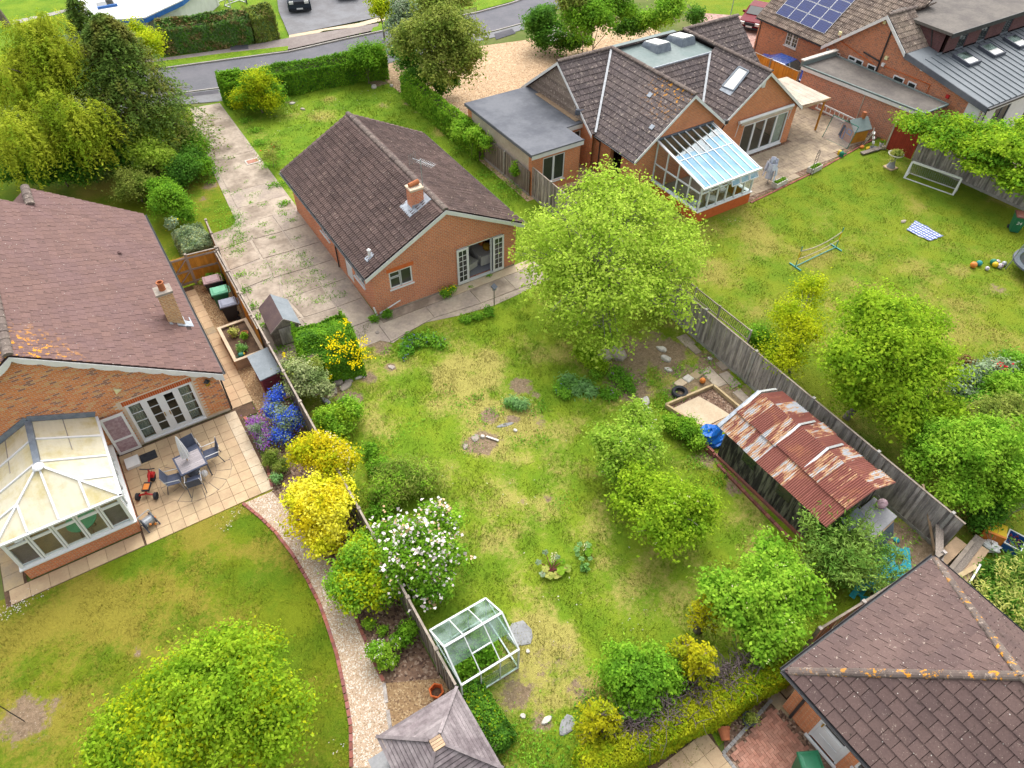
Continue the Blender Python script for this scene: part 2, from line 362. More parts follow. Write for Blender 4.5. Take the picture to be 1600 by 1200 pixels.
tile_mat('tile_bungalow', (.112, .077, .068), (.088, .062, .057), (.126, .086, .075), (.29, .225, .175), .60, .18)
tile_mat('tile_left', (.155, .093, .080), (.135, .082, .073), (.142, .087, .082), (.28, .2, .17), .64, .08, orange=(-12.9, -2.5, 2.3, .53, 5.9))
tile_mat('tile_bottom', (.108, .071, .064), (.092, .062, .058), (.122, .081, .072), (.30, .24, .2), .62, .08)
tile_mat('tile_right', (.105, .083, .08), (.085, .07, .07), (.12, .095, .088), (.32, .265, .225), .57, .16, orange=(20.4, 3.0, 2.6, .56, 4.6))
tile_mat('tile_big', (0.202, 0.152, 0.124), (0.155, 0.121, 0.102), (0.264, 0.209, 0.163), (0.558, 0.465, 0.372), .58, .25)
tile_mat('ridge_mat', (.12, .092, .08), (.098, .076, .068), (.14, .112, .095), (.27, .22, .18), .57, .1, orange=(5.6, -25.6, 6, .56, 4.2))
def gravel_mat(name, cs, sc_=22, big=.4):
 s = NT(name); k = s.n('TexVoronoi'); k.inputs['Scale'].default_value = sc_; s.t.links.new(s.pos(), k.inputs['Vector'])
 sp = s.n('SeparateColor'); s.t.links.new(k.outputs['Color'], sp.inputs[0])
 col = s.mix(sp.outputs[0], cs[0], cs[1]); col = s.mix(s.ramp(sp.outputs[1], .72, .80), col, cs[2]); col = s.mix(s.ramp(sp.outputs[2], .8, .86), col, cs[3])
 col = shade(s, col, s.noise(big, 4, .6), .18); col = shade(s, col, s.noise(6, 3, .6), .15)
 v = s.n('VectorMath', operation='SCALE'); s.put(v.inputs[0], col); v.inputs['Scale'].default_value = .78; col = v.outputs[0]
 s.bump(s.math('SUBTRACT', 1, k.outputs['Distance']), .8, .02); MATS[name] = s.done(col, .92, .12); return s.m
gravel_mat('gravel_path', [(.58, .44, .31), (.50, .37, .26), (.72, .65, .56), (.34, .23, .14)], 30)
gravel_mat('gravel_drive', [(.58, .40, .24), (.48, .32, .19), (.66, .50, .33), (.34, .22, .13)], 13, .25)
gravel_mat('gravel_brown', [(.38, .25, .13), (.30, .19, .10), (.48, .35, .2), (.2, .12, .07)], 22)
gravel_mat('mulch', [(.24, .15, .10), (.17, .105, .075), (.36, .26, .19), (.10, .06, .045)], 15)
gravel_mat('red_paving', [(.48, .31, .26), (.42, .26, .22), (.52, .36, .31), (.36, .22, .19)], 5)
def lawn_mat(name, g1, g2, straw, soil=(.24, .165, .115)):
 s = NT(name); rr = s.n('NewGeometry').outputs['Random Per Island']
 col = s.mix(s.ramp(s.noise(.55, 5, .65), .36, .64), g1, g2)
 st = s.math('ADD', s.attr('straw'), s.math('MULTIPLY', s.math('SUBTRACT', s.noise(5, 6, .85), .5), 1.6))
 col = s.mix(s.math('MULTIPLY', s.ramp(st, .30, .80), .88), col, straw)
 col = s.mix(s.ramp(s.noise(2.6, 6, .8), .58, .78), col, tuple(c*f for c, f in zip(g1, (.62, .80, .9))))
 col = s.mix(s.math('MULTIPLY', s.ramp(s.math('ADD', s.attr('soil'), s.math('MULTIPLY', s.math('SUBTRACT', s.noise(4, 6, .85), .5), 1.7)), .42, .66), .92), col, s.mix(s.ramp(s.noise(13, 4, .8), .58, .66), s.mix(s.ramp(s.noise(6, 5, .8), .4, .65), soil, tuple(x*.55 for x in soil)), (.40, .33, .26)))
 col = shade(s, col, s.noise(11, 4, .8, s.pos((1, 1, .3))), .34); col = shade(s, col, s.math('FRACT', s.math('MULTIPLY', rr, 9.7)), .12)
 s.bump(s.noise(22, 5, .8), .9, .05); MATS[name] = s.done(col, .95, .08); return s.m
lawn_mat('lawn_main', (.12, .205, .013), (.185, .25, .018), (.345, .295, .085))
lawn_mat('lawn_left', (.088, .15, .008), (.14, .175, .010), (.23, .19, .030))
lawn_mat('lawn_right', (.11, .18, .012), (.16, .20, .015), (.25, .22, .05))
lawn_mat('lawn_front', (.10, .185, .012), (.155, .23, .016), (.31, .27, .07))
# ================================================================ ground
def sheet(name, poly, z, m, kind='structure'):
 o = MB().poly([(x, y, z) for x, y in poly]).ob(name, m); o['kind'] = kind; return o
FIELDS = {}
def lawn(name, x0, x1, y0, y1, step, m, z, straw=.3, sf=.35, spots=(), seed=0, relief=.03):
 """a grid sheet with two fields: how strawy and how bare it is; spots = (x, y, radius, soil, straw)"""
 def fld(x, y):
  n = vnoise(x+seed*31, y+seed*17, sf, 4); st = straw + (n-.5)*1.25; so_ = np.zeros_like(st)
  for px, py, r, a, b in spots:
   d = np.hypot(x-px, y-py)/r + (vnoise(x+5, y+9, 1.1, 4)-.5)*1.3; k = np.clip(1.25-d, 0, 1); so_ = np.maximum(so_, a*k); st = st+b*k
  return np.clip(st, 0, 1.2), so_
 nx, ny = int((x1-x0)/step)+1, int((y1-y0)/step)+1
 X, Y = np.meshgrid(np.linspace(x0, x1, nx), np.linspace(y0, y1, ny), indexing='ij')
 st, so_ = fld(X, Y); ed = np.clip(np.minimum.reduce([X-x0, x1-X, Y-y0, y1-Y])/.6, 0, 1)
 Z = z + 0*X
 V = np.stack([X, Y, Z], -1).reshape(-1, 3); I = np.arange(nx*ny).reshape(nx, ny)
 F = np.stack([I[:-1, :-1], I[1:, :-1], I[1:, 1:], I[:-1, 1:]], -1).reshape(-1, 4)
 o = bigmesh(name, V, F, m, attrs={'straw': st.ravel(), 'soil': so_.ravel()}); o['kind'] = 'structure'; FIELDS[name] = (fld, (x0, x1, y0, y1), m, z); return o
def blades(name, lawn_name, n, box=None, avoid=(), h=(.04, .11), wd=.022, seed=3, inside=None):
 fld, bx, m, z = FIELDS[lawn_name]; x0, x1, y0, y1 = box or bx; g = np.random.default_rng(seed)
 x = g.uniform(x0, x1, n); y = g.uniform(y0, y1, n); st, so_ = fld(x, y); keep = (so_ < .35+.25*g.random(n))
 dens = vnoise(x, y, 1.4, 3); keep &= g.random(n) < np.clip((dens-.25)*2.6, .15, 1)
 for p in avoid: keep &= ~inpoly(x, y, p)
 if inside: keep &= inpoly(x, y, inside)
 x, y, st, dens = x[keep], y[keep], st[keep], dens[keep]; k = len(x)
 a = g.uniform(0, 6.283, k); H = g.uniform(*h, k)*(.6+.9*np.clip(dens, 0, 1)); t = g.uniform(0, 6.283, k); ln = H*g.uniform(.2, 1.1, k); W = wd*g.uniform(.6, 1.4, k)
 V = np.empty((k, 3, 3)); dx, dy = np.cos(a)*W/2, np.sin(a)*W/2
 V[:, 0] = np.stack([x-dx, y-dy, 0*x+z-.005], -1); V[:, 1] = np.stack([x+dx, y+dy, 0*x+z-.005], -1); V[:, 2] = np.stack([x+np.cos(t)*ln, y+np.sin(t)*ln, z+H], -1)
 s3 = np.repeat(st+g.uniform(-.25, .25, k), 3)
 o = bigmesh(name, V.reshape(-1, 3), np.arange(3*k).reshape(-1, 3), m, attrs={'straw': s3, 'soil': s3*0}); o['kind'] = 'stuff'; return o
mat('ground_mat', (.10, .15, .03), (.16, .17, .06), .25, .95, .05)
sheet('ground', [(-400, -400), (400, -400), (400, 500), (-400, 500)], -.03, 'ground_mat')
sp = []
for (u, v, r, a, b) in [(770, 670, 1.7, .42, .45), (815, 640, 1.2, .45, .4), (720, 620, 1.0, .1, .4), (1020, 555, 2.3, .75, .1), (1100, 590, 1.6, .8, 0), (812, 603, .75, 1.2, 0), (838, 618, .4, .8, .2), (765, 650, .55, .85, .2), (750, 690, .75, .95, .3), (800, 655, .5, .8, .1), (845, 660, .7, .75, .2), (818, 785, .3, .9, .3), (856, 780, .25, .8, .2), (600, 545, .5, .8, .4), (612, 574, .35, .8, .2),
 (985, 600, 1.5, .95, .1), (1040, 560, 1.7, .95, .1), (1110, 575, 1.0, 1.1, 0), (1000, 560, 1.2, 1.0, 0), (1150, 625, 1.3, 1.1, 0), (1060, 610, .9, .8, 0), (1010, 610, .5, .5, .6), (950, 560, 1.3, .85, 0), (1190, 640, 1.4, 1.2, 0), (1440, 850, 1.8, 1.3, 0), (1400, 900, 2.0, 1.3, 0), (1360, 880, 1.2, 1.0, 0), (1110, 710, .4, .9, .2), (1150, 760, .5, .8, 0), (1100, 720, .8, .6, 0),
 (860, 1040, 1.3, .5, .6), (840, 1000, 1.0, .15, .7), (815, 1080, .9, .7, .5), (900, 1075, .6, .6, .4), (845, 1130, .5, .7, .1), (770, 560, 1.5, 0, .35), (720, 590, 1.5, 0, .35), (690, 750, 1.3, 0, .3), (690, 870, 1.2, 0, .25), (700, 590, .9, .25, .5), (735, 480, .7, .15, .3), (520, 600, .9, 1.1, 0), (545, 625, .7, 1.0, 0), (575, 590, .5, 1.0, .2), (600, 505, .5, 1.1, 0), (590, 530, .7, 1.1, 0)]:
 p = G(u, v); sp.append((p.x, p.y, r, a, b))
lawn('lawn', -5.2, 11.9, -22.4, -.2, .16, 'lawn_main', .0, .32, .75, sp, 1)
sp = [(-16.45, -11.1, 1.0, .9, .5), (*G(215, 1018)[:2], .3, .8, .4), (*G(150, 960)[:2], 1.5, 0, .4), (*G(260, 930)[:2], 1.6, 0, .35), (*G(430, 960)[:2], 1.3, 0, -.5), (*G(95, 830)[:2], 1, 0, -.4), (*G(380, 830)[:2], .7, 0, -.9), (*G(375, 890)[:2], .5, 0, -.8), (*G(500, 1000)[:2], 1.2, 0, -.5), (*G(200, 870)[:2], 1.0, 0, -.5)]
lawn('left_lawn', -34, -7.2, -32, -6.5, .2, 'lawn_left', .0, .50, .85, sp, 2)
sp = [(*G(u, v)[:2], r, a, b) for u, v, r, a, b in [(1390, 470, 1.2, .1, .5), (1320, 450, 1.6, 0, .4), (1160, 380, 1.5, 0, .3), (1120, 420, 1.5, 0, .45), (1500, 420, .8, .4, .6), (1560, 450, .8, .6, .4), (1470, 440, .5, .6, .4), (1480, 310, 2.2, 0, -.5), (1560, 350, 2, .2, -.6), (1290, 300, 2, 0, -.4), (1345, 270, 2, 0, -.5), (1310, 480, .9, .1, .5), (1100, 380, .8, 0, .5), (1530, 560, 1.5, 0, -.3)]]
lawn('neighbour_lawn', 11.95, 36, -32, -1.0, .22, 'lawn_right', .0, .38, .6, sp, 3)
sp = [(*G(u, v)[:2], r, a, b) for u, v, r, a, b in [(590, 130, .9, .9, .2), (520, 155, .9, 0, .6), (640, 160, .8, .7, .3), (655, 175, .6, .5, .4), (450, 160, .6, .6, .2), (505, 180, 1.0, 0, .4), (690, 205, .8, .2, .5), (600, 165, .6, .5, .3), (800, 280, .6, .8, 0), (430, 190, .5, .4, 0)]]
lawn('front_lawn', -1.9, 11.9, -.1, 25.9, .25, 'lawn_front', -.004, .18, .40, sp, 4)
sp = [(*G(u, v)[:2], r, a, b) for u, v, r, a, b in [(330, 290, .6, .8, .3), (320, 310, .5, .7, .3), (160, 290, 1.5, .1, .4), (170, 295, 1, .2, .3)]]
lawn('drive_side_lawn', -26, -1.6, 6.7, 27.5, .3, 'lawn_left', -.008, .25, .40, sp, 5)
lawn('far_lawn', -30, 60, 32.6, 70, .8, 'lawn_front', -.012, .12, .3, (), 6)
# ---------------------------------------------------------------- road, footways, drives
road_n = [(150, 166), (262, 147), (341, 137), (480, 112), (620, 82), (775, 47), (819, 35), (870, 15), (930, -15)]
road_f = [(920, -45), (870, -20), (800, 6), (745, 21), (690, 32), (640, 41), (606, 48), (540, 62), (452, 82), (360, 94), (258, 108), (150, 122)]
sheet('road', gp(*road_n)+gp(*road_f), .0, 'asphalt')
def strip(name, pts, wd, z0, z1, m, side=1):
 b = MB(); P = [Vector((x, y, 0)) for x, y in pts]
 for a, c in zip(P, P[1:]):
  d = (c-a).normalized(); nn = Vector((-d.y, d.x, 0))*wd*side; b.add([(*a.xy, z0), (*c.xy, z0), (*(c+nn).xy, z0), (*(a+nn).xy, z0), (*a.xy, z1), (*c.xy, z1), (*(c+nn).xy, z1), (*(a+nn).xy, z1)], [(4, 5, 6, 7), (0, 1, 5, 4), (2, 3, 7, 6), (1, 2, 6, 5), (3, 0, 4, 7)])
 o = b.ob(name, m); o['kind'] = 'structure'; return o
strip('kerb', list(reversed(gp(*road_f))), .13, -.01, .10, 'kerb')
strip('kerb', gp((150, 166), (262, 147), (341, 137), (480, 112), (620, 82), (775, 47), (819, 35)), .11, -.01, .03, 'kerb', -1)
sheet('pavement', gp((150, 170), (262, 149), (341, 139), (480, 114), (620, 84), (775, 49), (819, 37), (819, 46), (640, 92), (480, 124), (345, 158), (250, 166), (150, 186)), .004, 'asphalt_apron')
sheet('pavement_edge_patch', gp((262, 150), (341, 140), (342, 146), (262, 155)), .008, 'asphalt_dark')
sheet('pavement_edge_patch', gp((772, 53), (800, 45), (806, 52), (775, 62)), .008, 'asphalt_dark')
sheet('far_pavement', gp((150, 118), (258, 104), (360, 90), (452, 79), (540, 59), (590, 48), (592, 38), (452, 61), (360, 78), (260, 92), (150, 105)), .102, 'footway')
sheet('verge', gp((150, 120), (258, 106.5), (360, 93), (450, 80.5), (451, 74), (360, 84), (258, 97), (150, 110)), .106, 'lawn_front')
sheet('verge', gp((580, 52), (606, 47), (640, 40), (690, 31), (680, 22), (640, 30), (583, 45)), .106, 'lawn_front')
sheet('verge', gp((745, 19), (800, 4), (870, -22), (860, -30), (745, 9)), .106, 'lawn_front')
sheet('footway_patch', gp((360, 72), (388, 69), (389, 79), (361, 81)), .108, 'asphalt_dark')
sheet('concrete_threshold', gp((452, 57), (500, 48), (560, 38), (600, 27), (602, 33), (560, 44), (506, 50), (500, 53), (452, 61)), .108, 'slab_pale')
sheet('opposite_driveway', gp((452, 57), (500, 47), (600, 27), (585, 8), (560, -25), (430, -25), (436, 20)), .104, 'asphalt_apron')
sheet('opposite_path', gp((20, 32), (60, 24), (112, 12), (112, 16), (60, 30), (20, 38)), .0, 'kerb')
sheet('opposite_path', gp((255, 22), (285, 2), (300, -8), (306, -5), (276, 20), (262, 28)), .0, 'footway')
sheet('gravel_drive', [(11.4, 4.6), (34.5, 4.6), (34.5, 25.5), (24, 24.3), (16, 26), (11.4, 25.5)], .004, 'gravel_drive')
sheet('paved_drive', [(34.7, 7.5), (50, 7.5), (50, 24), (44, 24), (37, 19.5), (34.7, 16)], .008, 'red_paving')
sheet('house_verge_lawn', gp((1090, 20), (1190, 27), (1230, -5), (1060, -10)), .012, 'lawn_right')
# driveway bays of the bungalow
dw = struct(sheet('driveway', [(-2.05, 25.9), (.25, 25.6), (.1, 10.0), (-.05, -.25), (-.2, -1.6), (-5.05, -1.6), (-5.05, 8.9), (-3.2, 11.2)], .012, 'concrete_dark'))
def bay(poly, z=.035, m='concrete', par=dw, name='concrete_bay', ins=.012):
 c = Vector((sum(p[0] for p in poly)/len(poly), sum(p[1] for p in poly)/len(poly)))
 q = []
 for p in poly:
  d = Vector(p)-c; q.append(tuple(c+d*(1-ins/max(d.length, .1))))
 MB().prism(q, -.01, z+rnd.uniform(-.006, .006)).ob(name, m, par, origin=(c.x, c.y, 0))
ys = [25.7, 23.4, 21.0, 18.2, 16.0, 14.1, 12.3, 10.7]
for a, b in zip(ys, ys[1:]):
 l0, l1 = -2.0-(25.7-a)*.055, -2.0-(25.7-b)*.055
 bay([(l0, a), (.15-(25.7-a)*.012, a-.1), (.15-(25.7-b)*.012, b-.1), (l1, b)], m='concrete' if a != 14.1 else 'concrete_dark')
for a, b in [(10.65, 8.9), (8.85, 7.0), (6.95, 5.2), (5.15, 3.4), (3.35, 1.6), (1.55, -.1)]:
 bay([(-1.35, a), (-.12, a), (-.12, b), (-1.35, b)], m='concrete_dark')
 k = rnd.uniform(-.5, .5); bay([(-3.0+k*.4, a+.1), (-1.42, a+.05*k), (-1.42, b), (-3.1-k*.4, b+.1)])
 bay([(-4.75, a), (-3.1+k*.4, a+.1), (-3.2-k*.4, b+.15), (-4.8, b)], ins=.06)
bay([(-4.7, 8.95), (-2.9, 11.0), (-2.75, 9.6), (-3.1, 9.0)], ins=.05)
# manhole on the drive
mh = thing('manhole_cover', 'rectangular drain cover set in the concrete driveway inside a pale frame', 'drain cover', (*G(395, 253)[:2], .03))
MB().box(-.42, .42, -.3, .3, .0, .03).ob('frame', 'white_stone', mh); MB().box(-.33, .33, -.21, .21, .01, .036).ob('lid', 'paver', mh)
# back path along the bungalow gable
fp = struct(sheet('garden_path', [(-.3, -.3), (7.9, -.3), (8.6, -.2), (8.6, -1.9), (6.5, -2.1), (5.0, -2.2), (3.2, -1.95), (1.6, -1.55), (.9, -1.75), (-.2, -2.05), (-.9, -1.3)], .016, 'concrete_dark'))
for (a, b, d0, d1, m) in [(-.25, 2.2, -1.95, -1.5, 'concrete_dark'), (2.2, 4.6, -1.5, -1.75, 'concrete_dark'), (4.6, 6.6, -1.75, -1.75, 'concrete'), (6.6, 8.6, -1.75, -1.8, 'concrete_dark')]:
 bay([(a, -.62), (b, -.62), (b, d1), (a, d0)], .05, m, fp, 'path_slab')
bay([(.0, -.05), (3.6, -.05), (3.6, -.58), (.0, -.58)], .04, 'concrete', fp, 'path_slab'); bay([(3.6, -.05), (8.4, -.05), (8.4, -.58), (3.6, -.58)], .04, 'slab_pale', fp, 'path_slab')
# ================================================================ building kit
def wall(par, name, m, T, L, H, opens=(), t=.25, gable=None):
 """T(a, depth, z); openings (a0, a1, z0, z1) are real holes with reveals; gable = (a, z) apex above H"""
 b = MB(T); As = sorted({0, L, *[o[0] for o in opens], *[o[1] for o in opens]}); Zs = sorted({0, H, *[o[2] for o in opens], *[o[3] for o in opens]})
 for a0, a1 in zip(As, As[1:]):
  for z0, z1 in zip(Zs, Zs[1:]):
   am, zm = (a0+a1)/2, (z0+z1)/2
   if any(o[0] < am < o[1] and o[2] < zm < o[3] for o in opens): continue
   for d in (0, t): b.quad((a0, d, z0), (a1, d, z0), (a1, d, z1), (a0, d, z1))
 for a0, a1, z0, z1 in opens:
  b.quad((a0, 0, z0), (a0, t, z0), (a0, t, z1), (a0, 0, z1)); b.quad((a1, 0, z0), (a1, t, z0), (a1, t, z1), (a1, 0, z1))
  b.quad((a0, 0, z0), (a1, 0, z0), (a1, t, z0), (a0, t, z0)); b.quad((a0, 0, z1), (a1, 0, z1), (a1, t, z1), (a0, t, z1))
 if gable:
  pts = [(0, H), (L, H)] + ([gable] if len(gable) == 2 and not isinstance(gable[0], tuple) else list(gable))
  for d in (0, t): b.poly([(a, d, z) for a, z in pts])
 else: b.quad((0, 0, H), (L, 0, H), (L, t, H), (0, t, H))
 return b.ob(name, m, par)
def window(par, T, a0, a1, z0, z1, lights=None, glass='glass_dark', sill=True, fw=.065, bars=(0, 0), name='window', m='upvc', d0=.03):
 """a frame with one opening per light (fractions u0,u1,w0,w1), a pane in each and a sill"""
 lights = lights or [(0, 1, 0, 1)]; b = MB(T); g = .0; W, H = a1-a0, z1-z0; panes = []
 for u0, u1, w0, w1 in lights:
  x0, x1, y0, y1 = a0+W*u0, a0+W*u1, z0+H*w0, z0+H*w1
  b.box(x0, x0+fw, d0, d0+.07, y0, y1); b.box(x1-fw, x1, d0, d0+.07, y0, y1); b.box(x0+fw, x1-fw, d0, d0+.07, y0, y0+fw); b.box(x0+fw, x1-fw, d0, d0+.07, y1-fw, y1)
  panes.append((x0+fw, x1-fw, y0+fw, y1-fw))
  nb, mb_ = bars
  for i in range(1, nb+1): q = x0+fw+(x1-x0-2*fw)*i/(nb+1); b.box(q-.012, q+.012, d0+.012, d0+.05, y0+fw, y1-fw)
  for i in range(1, mb_+1): q = y0+fw+(y1-y0-2*fw)*i/(mb_+1); b.box(x0+fw, x1-fw, d0+.014, d0+.048, q-.012, q+.012)
 o = b.ob(name, m, par)
 for p in panes: MB(T).box(p[0], p[1], d0+.03, d0+.036, p[2], p[3]).ob('pane', glass, o)
 if sill: MB(T).box(a0-.05, a1+.05, -.07, d0+.01, z0-.055, z0-.003).ob('sill', m, o)
 return o
def tiles(par, O, U, V, poly, tw, g, m, t=.03, prof=None, npart=300, gap=.016, ov=.07, stag=0.0, jit=.004, off=(0, 0, 0), name='tile', holes=()):
 """courses of real tiles over a roof plane; the nearest are parts, the rest one joined part"""
 O, U, V = Vector(O), Vector(U).normalized(), Vector(V).normalized(); N = U.cross(V)
 if N.z < 0: N = -N
 prof = prof or [(0, 0), (tw-gap, 0)]; k = len(prof); vs = []; fs = []
 for u, h in prof: vs += [(u, 0, h+t-.018), (u, 0, h+t), (u, g+ov, h*.9+.006)]
 for i in range(k-1): a, c = 3*i, 3*i+3; fs += [(a+1, c+1, c+2, a+2), (a, c, c+1, a+1)]
 fs += [(0, 1, 2), (3*k-3, 3*k-1, 3*k-2)]
 me = bpy.data.meshes.new(name); me.from_pydata(vs, [], fs); me.materials.append(MATS[m]); va = np.array(vs)
 n = len(poly); ar = sum(poly[i][0]*poly[(i+1) % n][1]-poly[(i+1) % n][0]*poly[i][1] for i in range(n)); P = poly if ar > 0 else poly[::-1]
 def inside(p, e=-1e-6): return all((b[0]-a[0])*(p[1]-a[1])-(b[1]-a[1])*(p[0]-a[0]) >= e for a, b in zip(P, P[1:]+P[:1]))
 def clip(q):
  for a, b in zip(P, P[1:]+P[:1]):
   r = []; f = lambda p: (b[0]-a[0])*(p[1]-a[1])-(b[1]-a[1])*(p[0]-a[0])
   for s, e in zip(q, q[1:]+q[:1]):
    fs_, fe = f(s), f(e)
    if fs_ >= 0: r.append(s)
    if (fs_ >= 0) != (fe >= 0): w_ = fs_/(fs_-fe); r.append((s[0]+w_*(e[0]-s[0]), s[1]+w_*(e[1]-s[1])))
   q = r
   if len(q) < 3: return []
  return q
 us, vs_ = [p[0] for p in P], [p[1] for p in P]; full = []; part = MB(); nr = int(math.ceil((max(vs_)-min(vs_))/g-1e-6)); nc = int(math.ceil((max(us)-min(us))/tw))+2
 for j in range(nr):
  v = min(vs_)+j*g; o_ = stag*tw*(j % 2)
  for i in range(-1, nc):
   u = min(us)+i*tw-o_; r = [(u, v), (u+tw-gap, v), (u+tw-gap, v+g), (u, v+g)]
   if any(h[0] < u+tw/2 < h[1] and h[2] < v+g/2 < h[3] for h in holes): continue
   if all(inside(p, -.01) for p in r): full.append((u, v))
   else:
    q = clip(r)
    if len(q) > 2 and abs(sum(q[a][0]*q[(a+1) % len(q)][1]-q[(a+1) % len(q)][0]*q[a][1] for a in range(len(q)))) > .01:
     tp = [tuple(O+U*p[0]+V*p[1]+N*(t-(t-.006)*(p[1]-v)/(g+ov))) for p in q]; bt = [tuple(Vector(p)-N*.018) for p in tp]; c = len(q)
     part.add(tp+bt, [tuple(range(c))]+[(a, c+a, c+(a+1) % c, (a+1) % c) for a in range(c)])
 full.sort(key=lambda p: (O+U*p[0]+V*p[1]+Vector(off)-Vector(CP)).length)
 q = random.Random(5)
 for i, (u, v) in enumerate(full):
  p = O+U*u+V*v+N*q.uniform(-jit, jit); a = q.uniform(-1, 1)*jit*1.5; U2 = (U+V*a).normalized(); V2 = N.cross(U2) if N.dot(U.cross(V)) > 0 else U2.cross(N); V2 = V2 if V2.dot(V) > 0 else -V2
  if i < npart:
   o = bpy.data.objects.new(name, me); COL.objects.link(o); o.parent = par
   o.matrix_local = Matrix(((U2.x, V2.x, N.x, p.x), (U2.y, V2.y, N.y, p.y), (U2.z, V2.z, N.z, p.z), (0, 0, 0, 1)))
  else: part.add([tuple(p+U2*x+V2*y+N*z) for x, y, z in vs], fs)
 if part.v: tag(part.ob(name+'_courses', m, par), kind='stuff')
def ridge(par, p, q, m='ridge_mat', r=.13, ln=.42, name='ridge_tile', drop=.05):
 p, q = Vector(p), Vector(q); d = (q-p); n = max(1, round(d.length/ln)); d.normalize(); s = d.cross(Vector((0, 0, 1))).normalized(); u = s.cross(d)
 st = (q-p).length/n; b = MB(); vs = []
 for y, k in ((0, 1.0), (st+.03, .9)):
  for i in range(7): t = math.pi*i/6; vs.append((math.cos(t)*r*1.15*k, y, math.sin(t)*r*k*.8-drop))
 b.add(vs, [(i, i+1, 8+i, 7+i) for i in range(6)]+[tuple(range(7))]); me = bpy.data.meshes.new(name); me.from_pydata(b.v, [], b.f); me.materials.append(MATS[m])
 for i in range(n):
  o = bpy.data.objects.new(name, me); COL.objects.link(o); o.parent = par; c = p+d*(i*st)+u*rnd.uniform(-.006, .006)
  o.matrix_local = Matrix(((s.x, d.x, u.x, c.x), (s.y, d.y, u.y, c.y), (s.z, d.z, u.z, c.z), (0, 0, 0, 1)))
PAN = [(0, .03), (.03, .035), (.06, .0), (.12, .0), (.15, .032), (.18, .035), (.21, .0), (.27, .0), (.292, .03)]
def TX(y0, s=1): return lambda a, d, z: (a, y0+d*s, z)           # wall running along +X, depth along +Y*s
def TY(x0, s=1): return lambda a, d, z: (x0+d*s, a, z)           # wall running along +Y, depth along +X*s
def pipe(par, pts, r=.035, m='black_plastic', name='downpipe'): MB().path(pts, r, 7).ob(name, m, par)
def gutter(par, p, q, m='black_plastic', r=.06):
 p, q = Vector(p), Vector(q); d = (q-p).normalized(); s = d.cross(Vector((0, 0, 1))); vs = []
 for c in (p, q):
  for i in range(7): t = math.pi+math.pi*i/6; vs.append(c+s*(math.cos(t)*r)+Vector((0, 0, math.sin(t)*r)))
  for i in range(7): t = 2*math.pi-math.pi*i/6; vs.append(c+s*(math.cos(t)*r*.8)+Vector((0, 0, math.sin(t)*r*.8)))
 MB().add(vs, [(i, (i+1) % 14, 14+(i+1) % 14, 14+i) for i in range(14)]).ob('gutter', m, par)
# ================================================================ the empty-plot bungalow
B = thing('bungalow', 'small red brick bungalow with brown tiled gable roof and open white french doors', 'bungalow', (0, 0, 0))
W_, L_, HE, HR, K = 7.64, 10.43, 2.43, 4.56, .5145
zw = lambda x: HE+K*(min(x, W_-x)+.32)-.06
WIN = (.82, 1.97, 1.24, 2.16); DOR = (4.32, 6.885, .06, 2.16)
wall(B, 'wall', 'brick_orange', TX(0), W_, zw(0), [WIN, DOR], gable=(W_/2, zw(W_/2)))
wall(B, 'wall', 'brick_orange', TX(L_, -1), W_, zw(0), gable=(W_/2, zw(W_/2)))
wall(B, 'wall', 'brick_orange', TY(0), L_, zw(0), [(1.1, 2.3, .9, 2.1), (2.6, 3.5, .15, 2.1), (5.3, 6.5, 1.0, 2.05)])
wall(B, 'wall', 'brick_orange', TY(W_, -1), L_, zw(0))
MB().box(-.012, W_+.012, -.012, .0, 0, .10).ob('plinth', 'concrete_dark', B)
RF = MB(); n1 = (-K, 0, 1); n2 = (K, 0, 1)
RF.slab([(-.36, -.17, HE-.02), (W_/2, -.17, HR), (W_/2, L_+.17, HR), (-.36, L_+.17, HE-.02)], n1, .09); RF.slab([(W_+.36, -.17, HE-.02), (W_/2, -.17, HR), (W_/2, L_+.17, HR), (W_+.36, L_+.17, HE-.02)], n2, .09)
RF = RF.ob('roof', 'tile_under', B); sl_ = math.hypot(W_/2+.36, HR-HE+.02)
tiles(RF, (-.36, -.16, HE+.0), (0, 1, 0), (W_/2+.36, 0, HR-HE+.02), [(0, 0), (L_+.32, 0), (L_+.32, sl_), (0, sl_)], .30, .315, 'tile_bungalow', .05, PAN, npart=300, holes=[(1.4, 2.0, 3.5, 4.2)])
tiles(RF, (W_+.36, -.16, HE+.0), (0, 1, 0), (-W_/2-.36, 0, HR-HE+.02), [(0, 0), (L_+.32, 0), (L_+.32, sl_), (0, sl_)], .30, .315, 'tile_bungalow', .05, PAN, npart=0)
ridge(RF, (W_/2, -.16, HR+.07), (W_/2, L_+.16, HR+.07))
for y in (-.17, L_+.17):
 b = MB(); e = -.03 if y < 0 else .03
 for x0, x1, z0, z1 in ((-.38, W_/2, HE-.05, HR-.01), (W_+.38, W_/2, HE-.05, HR-.01)):
  b.hexa([(x0, y, z0-.19), (x1, y, z1-.19), (x1, y+e, z1-.19), (x0, y+e, z0-.19), (x0, y, z0+.01), (x1, y, z1+.01), (x1, y+e, z1+.01), (x0, y+e, z0+.01)])
 b.ob('bargeboard', 'white_paint', B)
MB().box(-.36, -.33, -.1, L_+.1, HE-.16, HE-.03).box(W_+.33, W_+.36, -.1, L_+.1, HE-.16, HE-.03).ob('fascia', 'white_paint', B)
gutter(B, (-.43, -.12, HE-.04), (-.43, L_+.12, HE-.04)); gutter(B, (W_+.43, -.12, HE-.04), (W_+.43, L_+.12, HE-.04))
